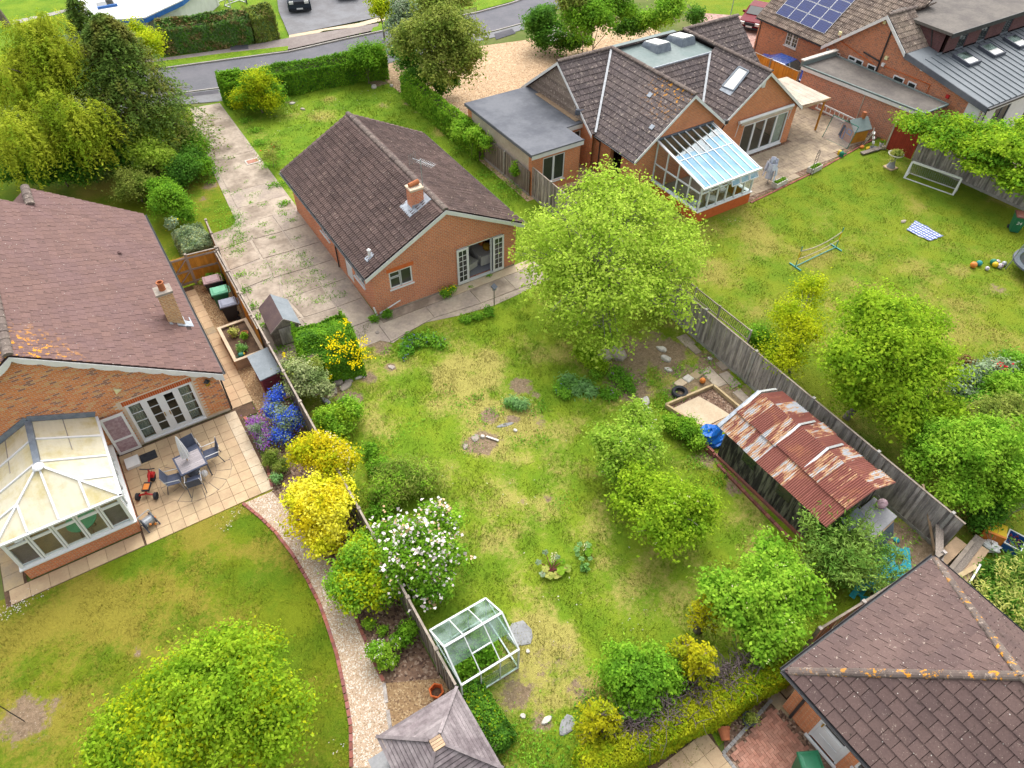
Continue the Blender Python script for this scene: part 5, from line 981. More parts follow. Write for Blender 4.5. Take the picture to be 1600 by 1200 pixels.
TWQ = lambda a, d, z: TQ(xw+d, -22.6-a, z); d = MB(TWQ); d.box(.95, 1.02, .02, .1, .12, 2.2).box(1.88, 1.95, .02, .1, .12, 2.2).box(1.02, 1.88, .02, .1, 2.13, 2.2).box(1.02, 1.88, .04, .09, .15, 1.15).box(1.02, 1.12, .04, .09, 1.15, 2.13).box(1.78, 1.88, .04, .09, 1.15, 2.13).box(1.15, 1.75, .025, .04, .3, .62).box(1.15, 1.75, .025, .04, .72, 1.05).box(.9, 2.0, -.08, .04, .05, .12); d = d.ob('side_door', 'upvc', QH); MB(TWQ).box(1.12, 1.78, .06, .066, 1.15, 2.13).ob('pane', 'glass_dark', d); MB(TWQ).box(1.06, 1.1, -.02, .04, 1.05, 1.2).ob('handle', 'mustard_fabric', d)
window(QH, TWQ, 2.25, 3.4, .9, 2.2, [(0, .5, 0, 1), (.5, 1, 0, 1)]); pipe(QH, [TQ(xe0-.05, -22.85, zq-.05), TQ(xw-.06, -22.95, 2.0), TQ(xw-.06, -22.95, .05)], .045)
# ================================================================ fences: every board a part
def fence(label, a, b, h, m='wood_fence', bw=.105, post=3.05, pm='post_concrete', name='fence', cap=True, capm='wood_top', side=1, group=None, pofs=0, gravel=True, ph=.06, rails=0, railm='wood_top', step=None, maxn=300, drop=None):
 a, b = Vector((*a, 0)), Vector((*b, 0)); d = b-a; L = d.length; d.normalize(); n = Vector((-d.y, d.x, 0))*side; rz = math.atan2(d.y, d.x)
 t = thing(name, label, 'fence', a, rz, group); k = int(L/bw); me = None; s = side
 z0 = .16 if gravel else .02
 for i in range(min(k, maxn)):
  if drop and drop(i*bw): continue
  if me is None: me = bpy.data.meshes.new('board'); q = MB().box(-.004, bw+.006, -.010, .010, 0, h-z0-(.03 if cap else 0)); me.from_pydata(q.v, [], q.f); me.materials.append(MATS[m])
  o = bpy.data.objects.new('board', me); COL.objects.link(o); o.parent = t; o.location = (i*bw, rnd.uniform(-.006, .006)+(.010 if i % 2 else -.010), z0+rnd.uniform(-.012, .006)); o.rotation_euler = (rnd.uniform(-.012, .012), rnd.uniform(-.006, .006), rnd.uniform(-.05, .05))
 x = pofs
 while x < L+.05:
  MB().box(x-.055, x+.055, -.06, .06, 0, h+ph).ob('post', pm, t); x += post
 if gravel: MB().box(0, L, -.025, .025, 0, .15).ob('gravel_board', pm, t)
 if cap: MB().box(0, L, -.035, .035, h-.03, h).ob('cap_rail', capm, t)
 for r_ in range(rails): z = z0+.15+(h-z0-.35)*r_/max(1, rails-1); MB().box(0, L, -.07 if s > 0 else .02, -.02 if s > 0 else .07, z, z+.08).ob('rail', railm, t)
 return t
fence('long weathered grey board fence with concrete posts on the right side of the empty garden', (11.9, 4.9), (11.45, -21.9), 1.86, pofs=1.85, post=3.06)
fence('pale grey board fence partly covered by ivy beside the rendered extension', (11.62, 19.6), (11.78, 5.0), 1.55, 'wood_grey', cap=False, post=2.9, pofs=.4)
fence('weathered boundary fence with pale capping between the left garden and the empty garden', (-5.12, 6.6), (-5.5, -17.4), 1.62, 'wood_grey', capm='wood_top', post=1.9, pm='wood_top', gravel=False, ph=.04)
fence('low end of the boundary fence running beside the driveway shrubs', (-4.85, 9.4), (-5.05, 6.72), 1.62, 'wood_orange', capm='wood_top', post=1.3, pm='wood_top', gravel=False)
of = fence('orange stained fence panel with grey rails behind the wheelie bins', (-6.52, 6.85), (-5.12, 6.7), 1.7, 'wood_orange', post=1.4, pm='wood_top', rails=3, gravel=False, side=1)
fence('orange stained inner boards of the boundary fence alongside the wheelie bins', (-5.22, 6.6), (-5.3, .2), 1.55, 'wood_orange', capm='wood_top', post=1.8, pm='wood_top', gravel=False)
gt = thing('garden_gate', 'braced timber gate between the left house wall and the orange fence panel', 'gate', (-7.3, 6.88, 0))
for i in range(7): MB().box(i*.11, i*.11+.10, -.01, .01, .06, 1.62).ob('board', 'wood_orange', gt)
for z in (.12, .78, 1.5): MB().box(0, .78, -.05, -.012, z, z+.09).ob('rail', 'wood_top', gt)
for x in (0, .70): MB().box(x, x+.08, -.07, -.05, .06, 1.65).ob('stile', 'wood_top', gt)
MB().bar((.04, -.06, .82), (.74, -.06, 1.5), .08, .03).bar((.04, -.06, .16), (.74, -.06, .82), .08, .03).ob('brace', 'wood_top', gt)
fence('dark low board fence at the back of the empty garden behind the bamboo', (10.2, -22.15), (4.6, -21.75), 1.5, pm='wood_fence', capm='wood_top', post=1.85, gravel=False)
fence('brown shaded fence under the acer along the far side of the neighbour lawn', (34.38, -3.8), (35.9, -22), 1.7, 'wood_fence', post=3, pofs=1.5)
fence('orange board fence dividing the drive from the gravel behind the tiled gable', (34.5, 11.2), (34.75, 6.1), 1.75, 'wood_orange', post=2.5, capm='wood_top', pm='wood_top')
tr = thing('trellis', 'grey diagonal slatted trellis leaning on the neighbour side of the weathered fence', 'trellis', (12.1, -7.0, 1.55), R(-90))
MB().box(0, 4.4, -.02, .02, .52, .57).box(0, 4.4, -.02, .02, 0, .04).ob('frame', 'wood_top', tr)
for x in (1.0, 2.5, 4.35): MB().box(x, x+.06, -.03, .03, -1.4, .6).ob('post', 'wood_fence', tr)
for i in range(46): MB().bar((.02+i*.095, 0, .02), (.10+i*.095, 0, .55), .022, .02, (0, 1, 0)).ob('slat', 'wood_grey', tr)
rg = thing('wooden_gate', 'rust red stained gate at the end of the brick garage wall', 'gate', (34.12, -2.1, 0), R(-83))
for i in range(14): MB().box(i*.12, i*.12+.112, -.012, .012, .05, 1.75).ob('board', 'wood_red', rg)
MB().box(-.1, -.0, -.05, .05, 0, 1.85).ob('post', 'canvas_cream', rg)
# ================================================================ left garden hard landscape
pt = struct(sheet('patio', [(-16.45, -6.9), (-7.5, -6.9), (-7.2, -2.9), (-6.75, -2.9), (-6.75, 6.8), (-7.6, 6.8), (-7.6, -2.25), (-12.1, -2.25), (-12.1, -6.25), (-15.75, -6.25), (-15.75, -2.4), (-16.45, -2.4)], .006, 'soil'))
SM = {}
def slab_piece(x0, x1, y0, y1, m='slab', par=pt, name='slab', z=.0):
 k = (round(x1-x0, 3), round(y1-y0, 3), m)
 if k not in SM: me = bpy.data.meshes.new(name); b = MB().box(0, k[0], 0, k[1], 0, .03); me.from_pydata(b.v, [], b.f); me.materials.append(MATS[m]); SM[k] = me
 o = bpy.data.objects.new(name, SM[k]); COL.objects.link(o); o.parent = par; o.location = (x0, y0, .002+z+rnd.uniform(-.003, .003)); return o
S_ = .455; cxc, cyc, r1, r2 = -9.72, -4.72, .72, 1.28
for i in range(10):
 for j in range(10):
  x0, y0 = -12.02+i*S_, -2.35-(j+1)*S_; x1, y1 = x0+S_-.014, y0+S_-.014
  if max(math.hypot(x-cxc, y-cyc) for x in (x0, x1) for y in (y0, y1)) < r2-.02: continue
  slab_piece(x0, x1, y0, y1, 'slab' if i < 9 else 'slab_pale')
for i in range(14):
 x1 = -12.1-i*.60; x0 = x1-.59
 if x0 > -16.7: slab_piece(max(x0, -16.42), x1, -6.88, -6.29, 'slab')
for i in range(6): slab_piece(-16.42, -15.83, -6.26+i*.6, -6.26+i*.6+.59, 'slab_mossy')
for j in range(20):
 y0 = -2.2+j*S_
 for x0 in (-7.55, -7.12):
  if y0 < 6.4: slab_piece(x0+.0, x0+.415, y0, y0+S_-.016, 'slab' if j != 11 else 'slab_mossy')
n = 16
for k, (ra, rb, nn) in enumerate(((.0, .33, 1), (.34, r1, 10), (r1+.01, r2, 16))):
 for i in range(nn):
  if nn == 1: p = [(cxc+rb*math.cos(t*math.pi/8), cyc+rb*math.sin(t*math.pi/8)) for t in range(16)]
  else:
   A, B_ = 2*math.pi*i/nn+.01, 2*math.pi*(i+1)/nn-.01
   p = [(cxc+ra*math.cos(A+(B_-A)*f), cyc+ra*math.sin(A+(B_-A)*f)) for f in (0, .33, .66, 1)]+[(cxc+rb*math.cos(A+(B_-A)*f), cyc+rb*math.sin(A+(B_-A)*f)) for f in (1, .66, .33, 0)]
  MB().prism(p, .03, .039+rnd.uniform(-.001, .001)).ob('circle_slab', 'slab', pt)
MB().prism([(cxc+(r2+.012)*math.cos(t*math.pi/16), cyc+(r2+.012)*math.sin(t*math.pi/16)) for t in range(32)], .028, .033).ob('circle_joint', 'asphalt_dark', pt)
pl = gp((380, 787), (405, 807), (430, 831), (457, 866), (480, 905), (500, 945), (515, 987), (526, 1022), (535, 1062), (542, 1097), (548, 1135), (549, 1200)); pr = gp((425, 768), (450, 797), (472, 830), (495, 858), (515, 882), (535, 915), (552, 955), (565, 984), (577, 1012), (590, 1040), (600, 1066), (606, 1108), (612, 1150), (612, 1200))
pa = sheet('gravel_path', pl+pr[::-1], .012, 'gravel_path')
brick_row(pa, pl, z=.0, ht=.05); brick_row(pa, gp((549, 947), (560, 975), (572, 1003), (585, 1035), (600, 1066)), z=0, ht=.05); brick_row(pa, gp((600, 1068), (606, 1110), (612, 1148)), z=0, ht=.04, m='wood_fence', ln=.6, name='edging_board')
brick_row(pt, [(-7.28, -2.9), (-7.1, -4.0), (-7.05, -4.9), (-7.35, -5.9), (-7.5, -6.85)], ht=.06); brick_row(pt, [(-6.7, -2.95), (-5.9, -2.75)], ht=.05); slab_piece(-7.35, -6.95, -4.3, -3.95, 'edging', pt, 'step_slab', .03)
sheet('flower_bed', [(-6.75, -2.9), (-5.4, -2.9), (-5.55, -17.3), (-7.3, -16.6), *[p for p in pr[::-1][3:]], (-7.5, -6.9), (-7.1, -4.9), (-7.0, -3.6)], .006, 'mulch')
sheet('gravel_bed', [(-6.72, 6.75), (-5.2, 6.6), (-5.3, -2.8), (-6.72, -2.8)], .007, 'gravel_brown')
sheet('gravel_bed', gp((600, 1068), (690, 1060), (720, 1090), (640, 1200), (614, 1190), (606, 1110)), .010, 'gravel_brown')
# bottom right paving
bp = sheet('paved_path', gp((980, 1215), (1108, 1140), (1135, 1190), (1110, 1230)), .010, 'soil')
for i in range(6):
 for j in range(3):
  x0, y0 = -2.55+i*.47, -21.9-(j+1)*.47
  if x0 < .15: slab_piece(x0, x0+.462, y0, y0+.462, 'slab', bp)
bl = sheet('block_paving', [(.34, -22.62), (2.72, -22.3), (2.72, -29), (.34, -29)], .008, 'mulch'); me = None
cnt = 0
MEH = bpy.data.meshes.new('block'); b = MB().box(0, .194, 0, .094, 0, .03); MEH.from_pydata(b.v, [], b.f); MEH.materials.append(MATS['paver'])
MEV = bpy.data.meshes.new('block'); b = MB().box(0, .094, 0, .194, 0, .03); MEV.from_pydata(b.v, [], b.f); MEV.materials.append(MATS['paver'])
for gx in range(-2, 26):
 for gy in range(-6, 30):
  k = (gx-gy) % 4
  x, y = .42+gx*.1, -22.75-gy*.1
  if k == 0: w_, m2 = (.2, .1), MEH
  elif k == 2: w_, m2 = (.1, .2), MEV;
  else: continue
  if x < .40 or x+w_[0] > 2.70 or y+w_[1] > -22.69+(x-.28)*.138 or cnt >= 300: continue
  o = bpy.data.objects.new('block', m2); COL.objects.link(o); o.parent = bl; o.location = (x, y, .006+rnd.uniform(-.003, .003)); cnt += 1
brick_row(bl, [(.30, -23.9), (.28, -22.62), (2.6, -22.3)], 'sett', .12, .10, .05, name='sett')
for i, (u, v) in enumerate([(1228, 1075), (1215, 1095), (1250, 1085), (1235, 1110), (1275, 1015), (1305, 985), (1262, 1042), (1400, 925), (1420, 912)]): p = G(u, v); o = slab_piece(p.x-.22, p.x+.22, p.y-.22, p.y+.22, 'slab_mossy', bl)
sheet('side_bed', [(.30, -22.66), (2.75, -22.32), (10, -22.6), (10, -21.9), (4.6, -21.8), (3.0, -21.75), (1.0, -21.9)], .005, 'mulch'); sheet('side_strip', [(2.3, -22.25), (11, -22.5), (11, -23.3), (2.3, -22.7)], .007, 'soil')
# ================================================================ wheelie bins
def wheelie(loc, rz, body, lid, label, num=False, h=1.0):
 t = thing('wheelie_bin', label, 'wheelie bin', (*loc, 0), rz); w0, w1, d0, d1 = .21, .28, .26, .35
 MB().hexa([(-w0, -d0, .06), (w0, -d0, .06), (w0, d0*.8, .06), (-w0, d0*.8, .06), (-w1, -d1, h), (w1, -d1, h), (w1, d1, h), (-w1, d1, h)]).box(-w1-.02, w1+.02, -d1-.02, d1+.02, h-.06, h).ob('body', body, t)
 l = MB(); l.hexa([(-w1-.03, -d1-.05, h+.003), (w1+.03, -d1-.05, h+.003), (w1+.03, d1+.03, h+.003), (-w1-.03, d1+.03, h+.003), (-w1-.01, -d1-.02, h+.05), (w1+.01, -d1-.02, h+.05), (w1+.01, d1, h+.05), (-w1-.01, d1, h+.05)]); l.hexa([(-w1+.02, -d1+.02, h+.05), (w1-.02, -d1+.02, h+.05), (w1-.02, d1-.02, h+.05), (-w1+.02, d1-.02, h+.05), (-w1+.08, -d1+.1, h+.08), (w1-.08, -d1+.1, h+.08), (w1-.08, d1-.06, h+.09), (-w1+.08, d1-.06, h+.09)]); l.ob('lid', lid, t)
 MB().tube((-.22, d1+.1, h-.04), (.22, d1+.1, h-.04), .02).tube((-.22, d1+.1, h-.04), (-.22, d1, h-.04), .02).tube((.22, d1+.1, h-.04), (.22, d1, h-.04), .02).ob('handle', lid, t)
 for s in (-1, 1): MB().tube((s*.19, d0*.9, .1), (s*.26, d0*.9, .1), .1, n=12).ob('wheel', 'rubber', t)
 if num:
  cu = bpy.data.curves.new('number', 'FONT'); cu.body = '24'; cu.size = .26; cu.align_x = 'CENTER'; cu.extrude = .002; o = bpy.data.objects.new('number', cu); COL.objects.link(o); dg = bpy.context.evaluated_depsgraph_get(); me = bpy.data.meshes.new_from_object(o.evaluated_get(dg)); bpy.data.objects.remove(o)
  tl = math.atan2(d1-d0, h-.06); k = link('number', me, 'white_paint', t, (0, -.318, .56)); k.rotation_euler = (R(90)+tl, 0, 0)
 return t
wheelie(G(352, 462, .0).xy, R(-97), 'bin_black', 'bin_pink_lid', 'black wheelie bin with faded pink lid, furthest of three by the orange fence'); wheelie(G(360, 482, 0).xy, R(-97), 'bin_green', 'bin_green_lid', 'green wheelie bin with pale green lid between two black bins'); wheelie(G(366, 512, 0).xy, R(-97), 'bin_black', 'bin_grey_lid', 'slim black wheelie bin with grey lid next to the raised bed', h=.95)
for c in COL.objects:
 if c.name.startswith('wheelie_bin') and c.parent is None:
  x, y, z = c.location; c.location = ((-5.93, 5.35, 0), (-5.86, 4.35, 0), (-5.78, 3.35, 0))[('pink' not in c['label'])+('slim' in c['label'])]
wheelie((32.55, -11.6), R(-52), 'bin_dgreen_lid', 'bin_brown_lid', 'green wheelie bin with brown lid and white number 24 on the neighbour lawn', True)
wheelie((1.72, -24.25), R(152), 'bin_green', 'bin_dgreen_lid', 'dark green wheelie bin on block paving outside the bottom right side door')
# ------------------------------------------------ raised bed, small sheds
rb = thing('raised_bed', 'raised timber planter bed with soil and seedlings between the bins and maroon shed', 'raised bed', (-6.0, 1.15, 0))
for a in ((-.65, .62, -1.25, -1.18), (-.65, .62, 1.18, 1.25), (-.65, -.58, -1.18, 1.18), (.55, .62, -1.18, 1.18)): MB().box(*a, 0, .52).ob('side_board', 'wood_tan', rb)
MB().box(-.68, -.54, -1.28, 1.28, .52, .55).box(.52, .66, -1.28, 1.28, .52, .55).box(-.54, .52, -1.28, -1.14, .52, .55).box(-.54, .52, 1.14, 1.28, .52, .55).ob('top_rail', 'slab_pale', rb); MB().box(-.58, .55, -1.18, 1.18, .1, .44).ob('soil', 'soil', rb)
def shed(name, label, loc, rz, L, W, he, hr, wm, r1, r2, boards=True):
 t = thing(name, label, 'shed', (*loc, 0), rz)
 if boards:
  n = int(he/.12)
  for s in (-1, 1):
   for i in range(n): MB().box(-W/2, W/2, s*L/2-.02, s*L/2+.02, i*he/n, (i+1)*he/n-.01).ob('board', wm, t); MB().box(s*W/2-.02, s*W/2+.02, -L/2, L/2, i*he/n, (i+1)*he/n-.01).ob('board', wm, t)
  MB().box(-W/2+.02, W/2-.02, -L/2+.02, L/2-.02, 0, he).ob('frame', 'wood_black', t)
 for s in (-1, 1): b = MB(); b.add([(-W/2, s*L/2, he), (W/2, s*L/2, he), (0, s*L/2, hr-.03)], [(0, 1, 2)]); b.ob('gable_board', wm, t)
 for s, m in ((-1, r1), (1, r2)): MB().slab([(s*(W/2+.1), -L/2-.1, he-.07), (0, -L/2-.1, hr), (0, L/2+.1, hr), (s*(W/2+.1), L/2+.1, he-.07)], (0, 0, 1), .03).ob('roof_slope', m, t)
 for s in (-1, 1): MB().bar((s*(W/2+.1), -L/2-.11, he-.09), (0, -L/2-.11, hr-.02), .025, .08).ob('bargeboard', wm, t)
 return t
gs = shed('garden_shed', 'small weathered timber shed with grey and brown felt roof beside the clipped yellow flowered bush', (-4.12, 1.2), R(-3), 1.75, 1.15, 1.05, 1.55, 'wood_grey', 'shed_felt_brown', 'felt_grey')
MB().box(-.3, .3, -.92, -.895, .1, 1.0).ob('door', 'wood_fence', gs)
ms = thing('storage_shed', 'maroon timber store with flat grey felt lid beside the raised bed', 'shed', (-5.72, -1.5, 0), 0)
for s in (0, 1):
 for i in range(8): z = .02+i*.13; (MB().box(-.36, .36, -.72+s*1.42, -.70+s*1.42, z, z+.12)).ob('board', 'wood_maroon', ms); (MB().box(-.38+s*.74, -.36+s*.74, -.70, .70, z, z+.12)).ob('board', 'wood_maroon', ms)
MB().box(-.34, .34, -.68, .68, 0, 1.04).ob('frame', 'wood_black', ms); MB().hexa([(-.46, -.84, 1.02), (.44, -.84, 1.12), (.44, .82, 1.12), (-.46, .82, 1.02), (-.46, -.84, 1.07), (.44, -.84, 1.17), (.44, .82, 1.17), (-.46, .82, 1.07)]).ob('roof', 'felt_grey', ms)
# ------------------------------------------------ plant pots
def pot(loc, r, h, m, label, name='plant_pot', z=0, n=14, cat='plant pot'):
 t = thing(name, label, cat, (loc[0], loc[1], z)); MB().lathe([(r*.7, 0), (r*.98, h*.85), (r*1.08, h*.85), (r*1.08, h), (r*.9, h), (r*.85, h*.8)], n=n).ob('pot', m, t); MB().lathe([(r*.86, h*.78), (.01, h*.84)], n=n, cap=False).ob('soil', 'soil', t); return t
# ================================================================ rusty corrugated shed
SO = (9.0, -17.0); RS = thing('rusty_shed', 'long dark timber shed with rusty red corrugated iron roof by the right fence', 'shed', (*SO, 0)); TSh = TO(SO)
xw0, xw1, yn, yf = 7.75, 10.35, -14.55, -19.35
k = 0
for i in range(32): y = yf+i*.15; MB(TSh).box(xw0-.012-.008*(i % 2), xw0+.012, y, y+.142, .12+rnd.uniform(-.04, .02), 1.86).ob('board', 'wood_black', RS)
for i in range(17):
 for y in (yn, yf): x = xw0+i*.153; MB(TSh).box(x, x+.146, y-.012, y+.012, .1, min(1.9+.32*(x-7.5), 2.7-.55*max(0, x-9.25))).ob('board', 'wood_black', RS)
MB(TSh).box(xw1-.02, xw1+.02, yf, yn, .1, 1.95).ob('side_wall', 'wood_black', RS); MB(TSh).box(xw0-.1, xw1, yf-.05, yn+.05, 0, .12).ob('plinth', 'edging', RS)
for y in (-16.2, -17.9): MB(TSh).box(xw0-.04, xw0-.02, y, y+.62, .95, 1.5).ob('window', 'glass_dark', RS)
def rust_mat():
 s = NT('rust'); r = s.rand(); v = s.pos((.9, 5, 1)); base = s.mix(s.noise(1.6, 5, .7), (.27, .095, .07), (.205, .078, .062)); base = s.mix(s.ramp(s.noise(.8, 4, .7, None, 1), .52, .70), base, (.32, .135, .075))
 thr = s.math('ADD', s.math('MULTIPLY', s.noise(1.15, 5, .7, v), .72), s.math('MULTIPLY', s.noise(.55, 3, .6), .34)); thr = s.math('ADD', thr, s.math('MULTIPLY', s.math('SUBTRACT', r, .5), .26))
 col = s.mix(s.ramp(thr, .63, .67), base, (.42, .43, .45)); col = s.mix(s.math('MULTIPLY', s.ramp(thr, .59, .63), s.math('SUBTRACT', 1, s.ramp(thr, .64, .67))), col, (.52, .32, .17)); col = shade(s, col, s.noise(9, 4, .7, v), .22); MATS['rust'] = s.done(col, .72, .3, .0)
rust_mat()
def corrugated(par, p00, p10, p01, p11, m='rust', n=None, amp=.022, name='roof_sheet'):
 """sheet with ridges running from p00 to p01; width along p00->p10"""
 p00, p10, p01, p11 = map(Vector, (p00, p10, p01, p11)); W = (p10-p00).length; n = n or max(6, int(W/.076)*2); vs = []
 N = (p10-p00).cross(p01-p00).normalized(); N = N if N.z > 0 else -N
 for i in range(n+1):
  f = i/n; h = N*(amp*(1 if i % 2 else -1)); a, b = p00.lerp(p10, f)+h, p01.lerp(p11, f)+h; vs += [a, a.lerp(b, .5)+N*rnd.uniform(-.006, .006), b]
 fs = []
 for i in range(n): k = 3*i; fs += [(k, k+3, k+4, k+1), (k+1, k+4, k+5, k+2)]
 return MB().add(vs, fs).ob(name, m, par)
xl0, zl0, xrd, zrd, xr0, zr0 = 7.38, 1.86, 9.22, 2.72, 10.62, 2.1
ysheets = [-14.42]+[-14.42-(i+1)*.635 for i in range(8)]; rn = random.Random(4)
for i in range(8):
 ya, yb = ysheets[i]+.02, ysheets[i+1]-.03; f0 = .46+rn.uniform(-.02, .02)
 xm, zm = xl0+(xrd-xl0)*f0, zl0+(zrd-zl0)*f0; e = .012*(i % 2); q = rn.uniform(-.05, .08)
 corrugated(RS, TSh(xl0-q*.3, ya, zl0+e), TSh(xl0-q*.3, yb, zl0+e), TSh(xm+.12, ya, zm+.05+e), TSh(xm+.12, yb, zm+.05+e)); corrugated(RS, TSh(xm-.06, ya-.02, zm+.035+e), TSh(xm-.06, yb-.02, zm+.035+e), TSh(xrd, ya-.1, zrd+.035+e), TSh(xrd, yb-.1, zrd+.035+e)); corrugated(RS, TSh(xr0+q, ya-.1, zr0+e-q*.4), TSh(xr0+q, yb-.1, zr0+e-q*.4), TSh(xrd, ya-.1, zrd+.03+e), TSh(xrd, yb-.1, zrd+.03+e))
for i in (0, 3, 5): y = ysheets[i]-.02; MB(TSh).bar((xl0+.9, y, zl0+.46), (xrd, y, zrd+.08), .09, .02).bar((xrd, y, zrd+.08), (xr0-.4, y, zr0+.27), .09, .02).ob('ridge_strip', 'alu', RS)
MB(TSh).bar((xl0, -14.4, zl0+.03), (xrd, -14.4, zrd+.05), .14, .03).ob('edge_strip', 'lead_bright', RS)
wb = thing('workbench', 'old bench with a sagging grey sheet top under the end of the rusty shed', 'bench', (9.55, -19.95, 0), R(3)); MB().hexa([(-.75, -.5, .98), (.8, -.45, 1.12), (.8, .5, 1.16), (-.75, .5, 1.02), (-.75, -.5, 1.03), (.8, -.45, 1.17), (.8, .5, 1.21), (-.75, .5, 1.07)]).ob('top', 'concrete_grey', wb); MB().box(-.7, .75, -.42, -.38, .55, .98).ob('front_board', 'wood_fence', wb)
for x in (-.68, .7):
 for y in (-.4, .4): MB().box(x-.04, x+.04, y-.04, y+.04, 0, 1.0).ob('leg', 'wood_fence', wb)
tag(MB().slab([(8.55, -19.42, 1.18), (9.35, -19.42, 1.36), (9.3, -19.85, 1.28), (8.5, -19.85, 1.12)], (0, 0, 1), .02).ob('metal_sheet', 'lead', None), 'small blue grey sheet lying where the bench meets the rusty shed roof', 'metal sheet')
cl = MB().lump((0, 0, 0), .26, .17, .1, 3).ob('folded_cloth', 'cloth_pink', None, loc=(10.25, -19.75, 1.27), smooth=True); tag(cl, 'faded pink patterned cloth bundled on the grey bench top', 'cloth')
cs = thing('corrugated_sheet', 'loose dark corrugated sheet leaning below the old bench', 'roofing sheet', (9.5, -20.75, .35), R(5)); corrugated(cs, (-.9, 0, 0), (.75, .05, .1), (-.9, .28, .62), (.75, .3, .7), 'lead', amp=.02, name='sheet'); MB().bar((-.9, .29, .63), (.75, .31, .71), .05, .03).ob('edge_board', 'wood_tan', cs)
tag(MB().bar((11.75, -20.1, 1.75), (11.2, -21.75, .15), .07, .05).ob('timber_pole', 'wood_tan', None), 'long bare timber pole leaning on the grey fence corner', 'pole')
for (u0, v0), (u1, v1), w_, z, m, l in [((1446, 900), (1502, 845), .42, .34, 'wood_tan', 'wide mossy plank at the left of the timber pile behind the fence'), ((1470, 908), (1520, 846), .14, .44, 'wood_top', 'narrow grey batten lying across the timber pile'), ((1462, 932), (1532, 840), .34, .40, 'wood_grey', 'broad weathered board in the middle of the timber pile'), ((1488, 906), (1526, 884), .15, .50, 'wood_new', 'clean pale batten on top of the timber pile'), ((1480, 938), (1538, 856), .32, .36, 'wood_tan', 'tan board at the right edge of the timber pile'), ((1504, 930), (1532, 882), .06, .54, 'white_paint', 'thin white strip on the timber pile')]: tag(MB().bar(G(u0, v0, z), G(u1, v1, z+.06), w_, .04).ob('plank', m, None), l, 'plank', 'planks of the timber pile')
tag(MB().bar((12.1, -20.9, 1.0), (10.3, -22.2, .9), .25, .04).ob('plank', 'wood_grey', None), 'long grey board resting along the fence corner above the timber pile', 'plank', 'planks of the timber pile')
rt = thing('sledge', 'white edged red plastic sledge cut by the right edge among the bamboo', 'sledge', (*G(1597, 930, .3)[:2], .25), .5); MB().ball((0, 0, 0), .5, 14, .25).ob('shell', 'white_paint', rt); MB().ball((0, 0, .05), .4, 14, .25).ob('seat', 'red', rt)
for (x, y), m, nm, l, c in [((13.5, -22.45), 'yellow', 'box', 'yellow plastic box among the ivy at the right edge', 'box'), ((13.2, -22.55), 'orange', 'board', 'orange red board standing beside the yellow box', 'board'), ((13.0, -22.7), 'white_paint', 'folded_cloth', 'crumpled white cloth beside the orange red board', 'cloth')]:
 t = thing(nm, l, c, (x, y, .0), .5)
 if nm == 'box': MB().hexa([(-.2, -.25, .1), (.2, -.25, .1), (.2, .25, .1), (-.2, .25, .1), (-.28, -.3, .5), (.28, -.3, .5), (.28, .3, .5), (-.28, .3, .5)]).ob('body', m, t); MB().box(-.3, .3, -.32, .32, .5, .56).ob('lid', m, t)
 elif nm == 'board': MB().hexa([(-.06, -.35, .0), (.06, -.35, .0), (.06, .35, .0), (-.06, .35, .0), (-.02, -.35, .6), (.06, -.35, .6), (.06, .35, .6), (-.02, .35, .6)]).ob('panel', m, t)
 else: MB().lump((0, 0, .2), .25, .35, .18, 5).ob('cloth', m, t)
ct = thing('crate', 'blue plastic crate filled with purple offcuts beside the yellow box', 'crate', (13.75, -23.05, .05), .3); b = MB()
for a in ((-.35, .35, -.27, -.25), (-.35, .35, .25, .27), (-.35, -.33, -.25, .25), (.33, .35, -.25, .25)): b.box(*a, 0, .38)
b.box(-.33, .33, -.25, .25, 0, .03).ob('body', 'blue_paint', ct); MB().box(-.37, .37, -.29, -.25, .36, .40).box(-.37, .37, .25, .29, .36, .40).box(-.37, -.33, -.25, .25, .36, .40).box(.33, .37, -.25, .25, .36, .40).ob('rim', 'white_paint', ct)
b = MB()
for i in range(24): x, y = rnd.uniform(-.28, .25), rnd.uniform(-.2, .2); b.bar((x, y, .3), (x+rnd.uniform(-.12, .12), y+rnd.uniform(-.1, .1), .36), .04, .03)
b.ob('contents', 'wood_maroon', ct)
pt2 = thing('polytunnel', 'small clear plastic greenhouse cover among the shrubs at the right edge', 'greenhouse', (15.3, -21.9, 0), -.5); b = MB()
for y in (-.9, 0, .9): b.path([(-.7, y, 0), (-.65, y, .9), (0, y, 1.35), (.65, y, .9), (.7, y, 0)], .015)
b.ob('frame', 'wood_top', pt2); MB().add([(x, y, z) for y in (-.9, .9) for x, z in ((-.7, 0), (-.65, .9), (0, 1.35), (.65, .9), (.7, 0))], [(i, i+1, i+6, i+5) for i in range(4)]).ob('cover', 'glass_green', pt2)
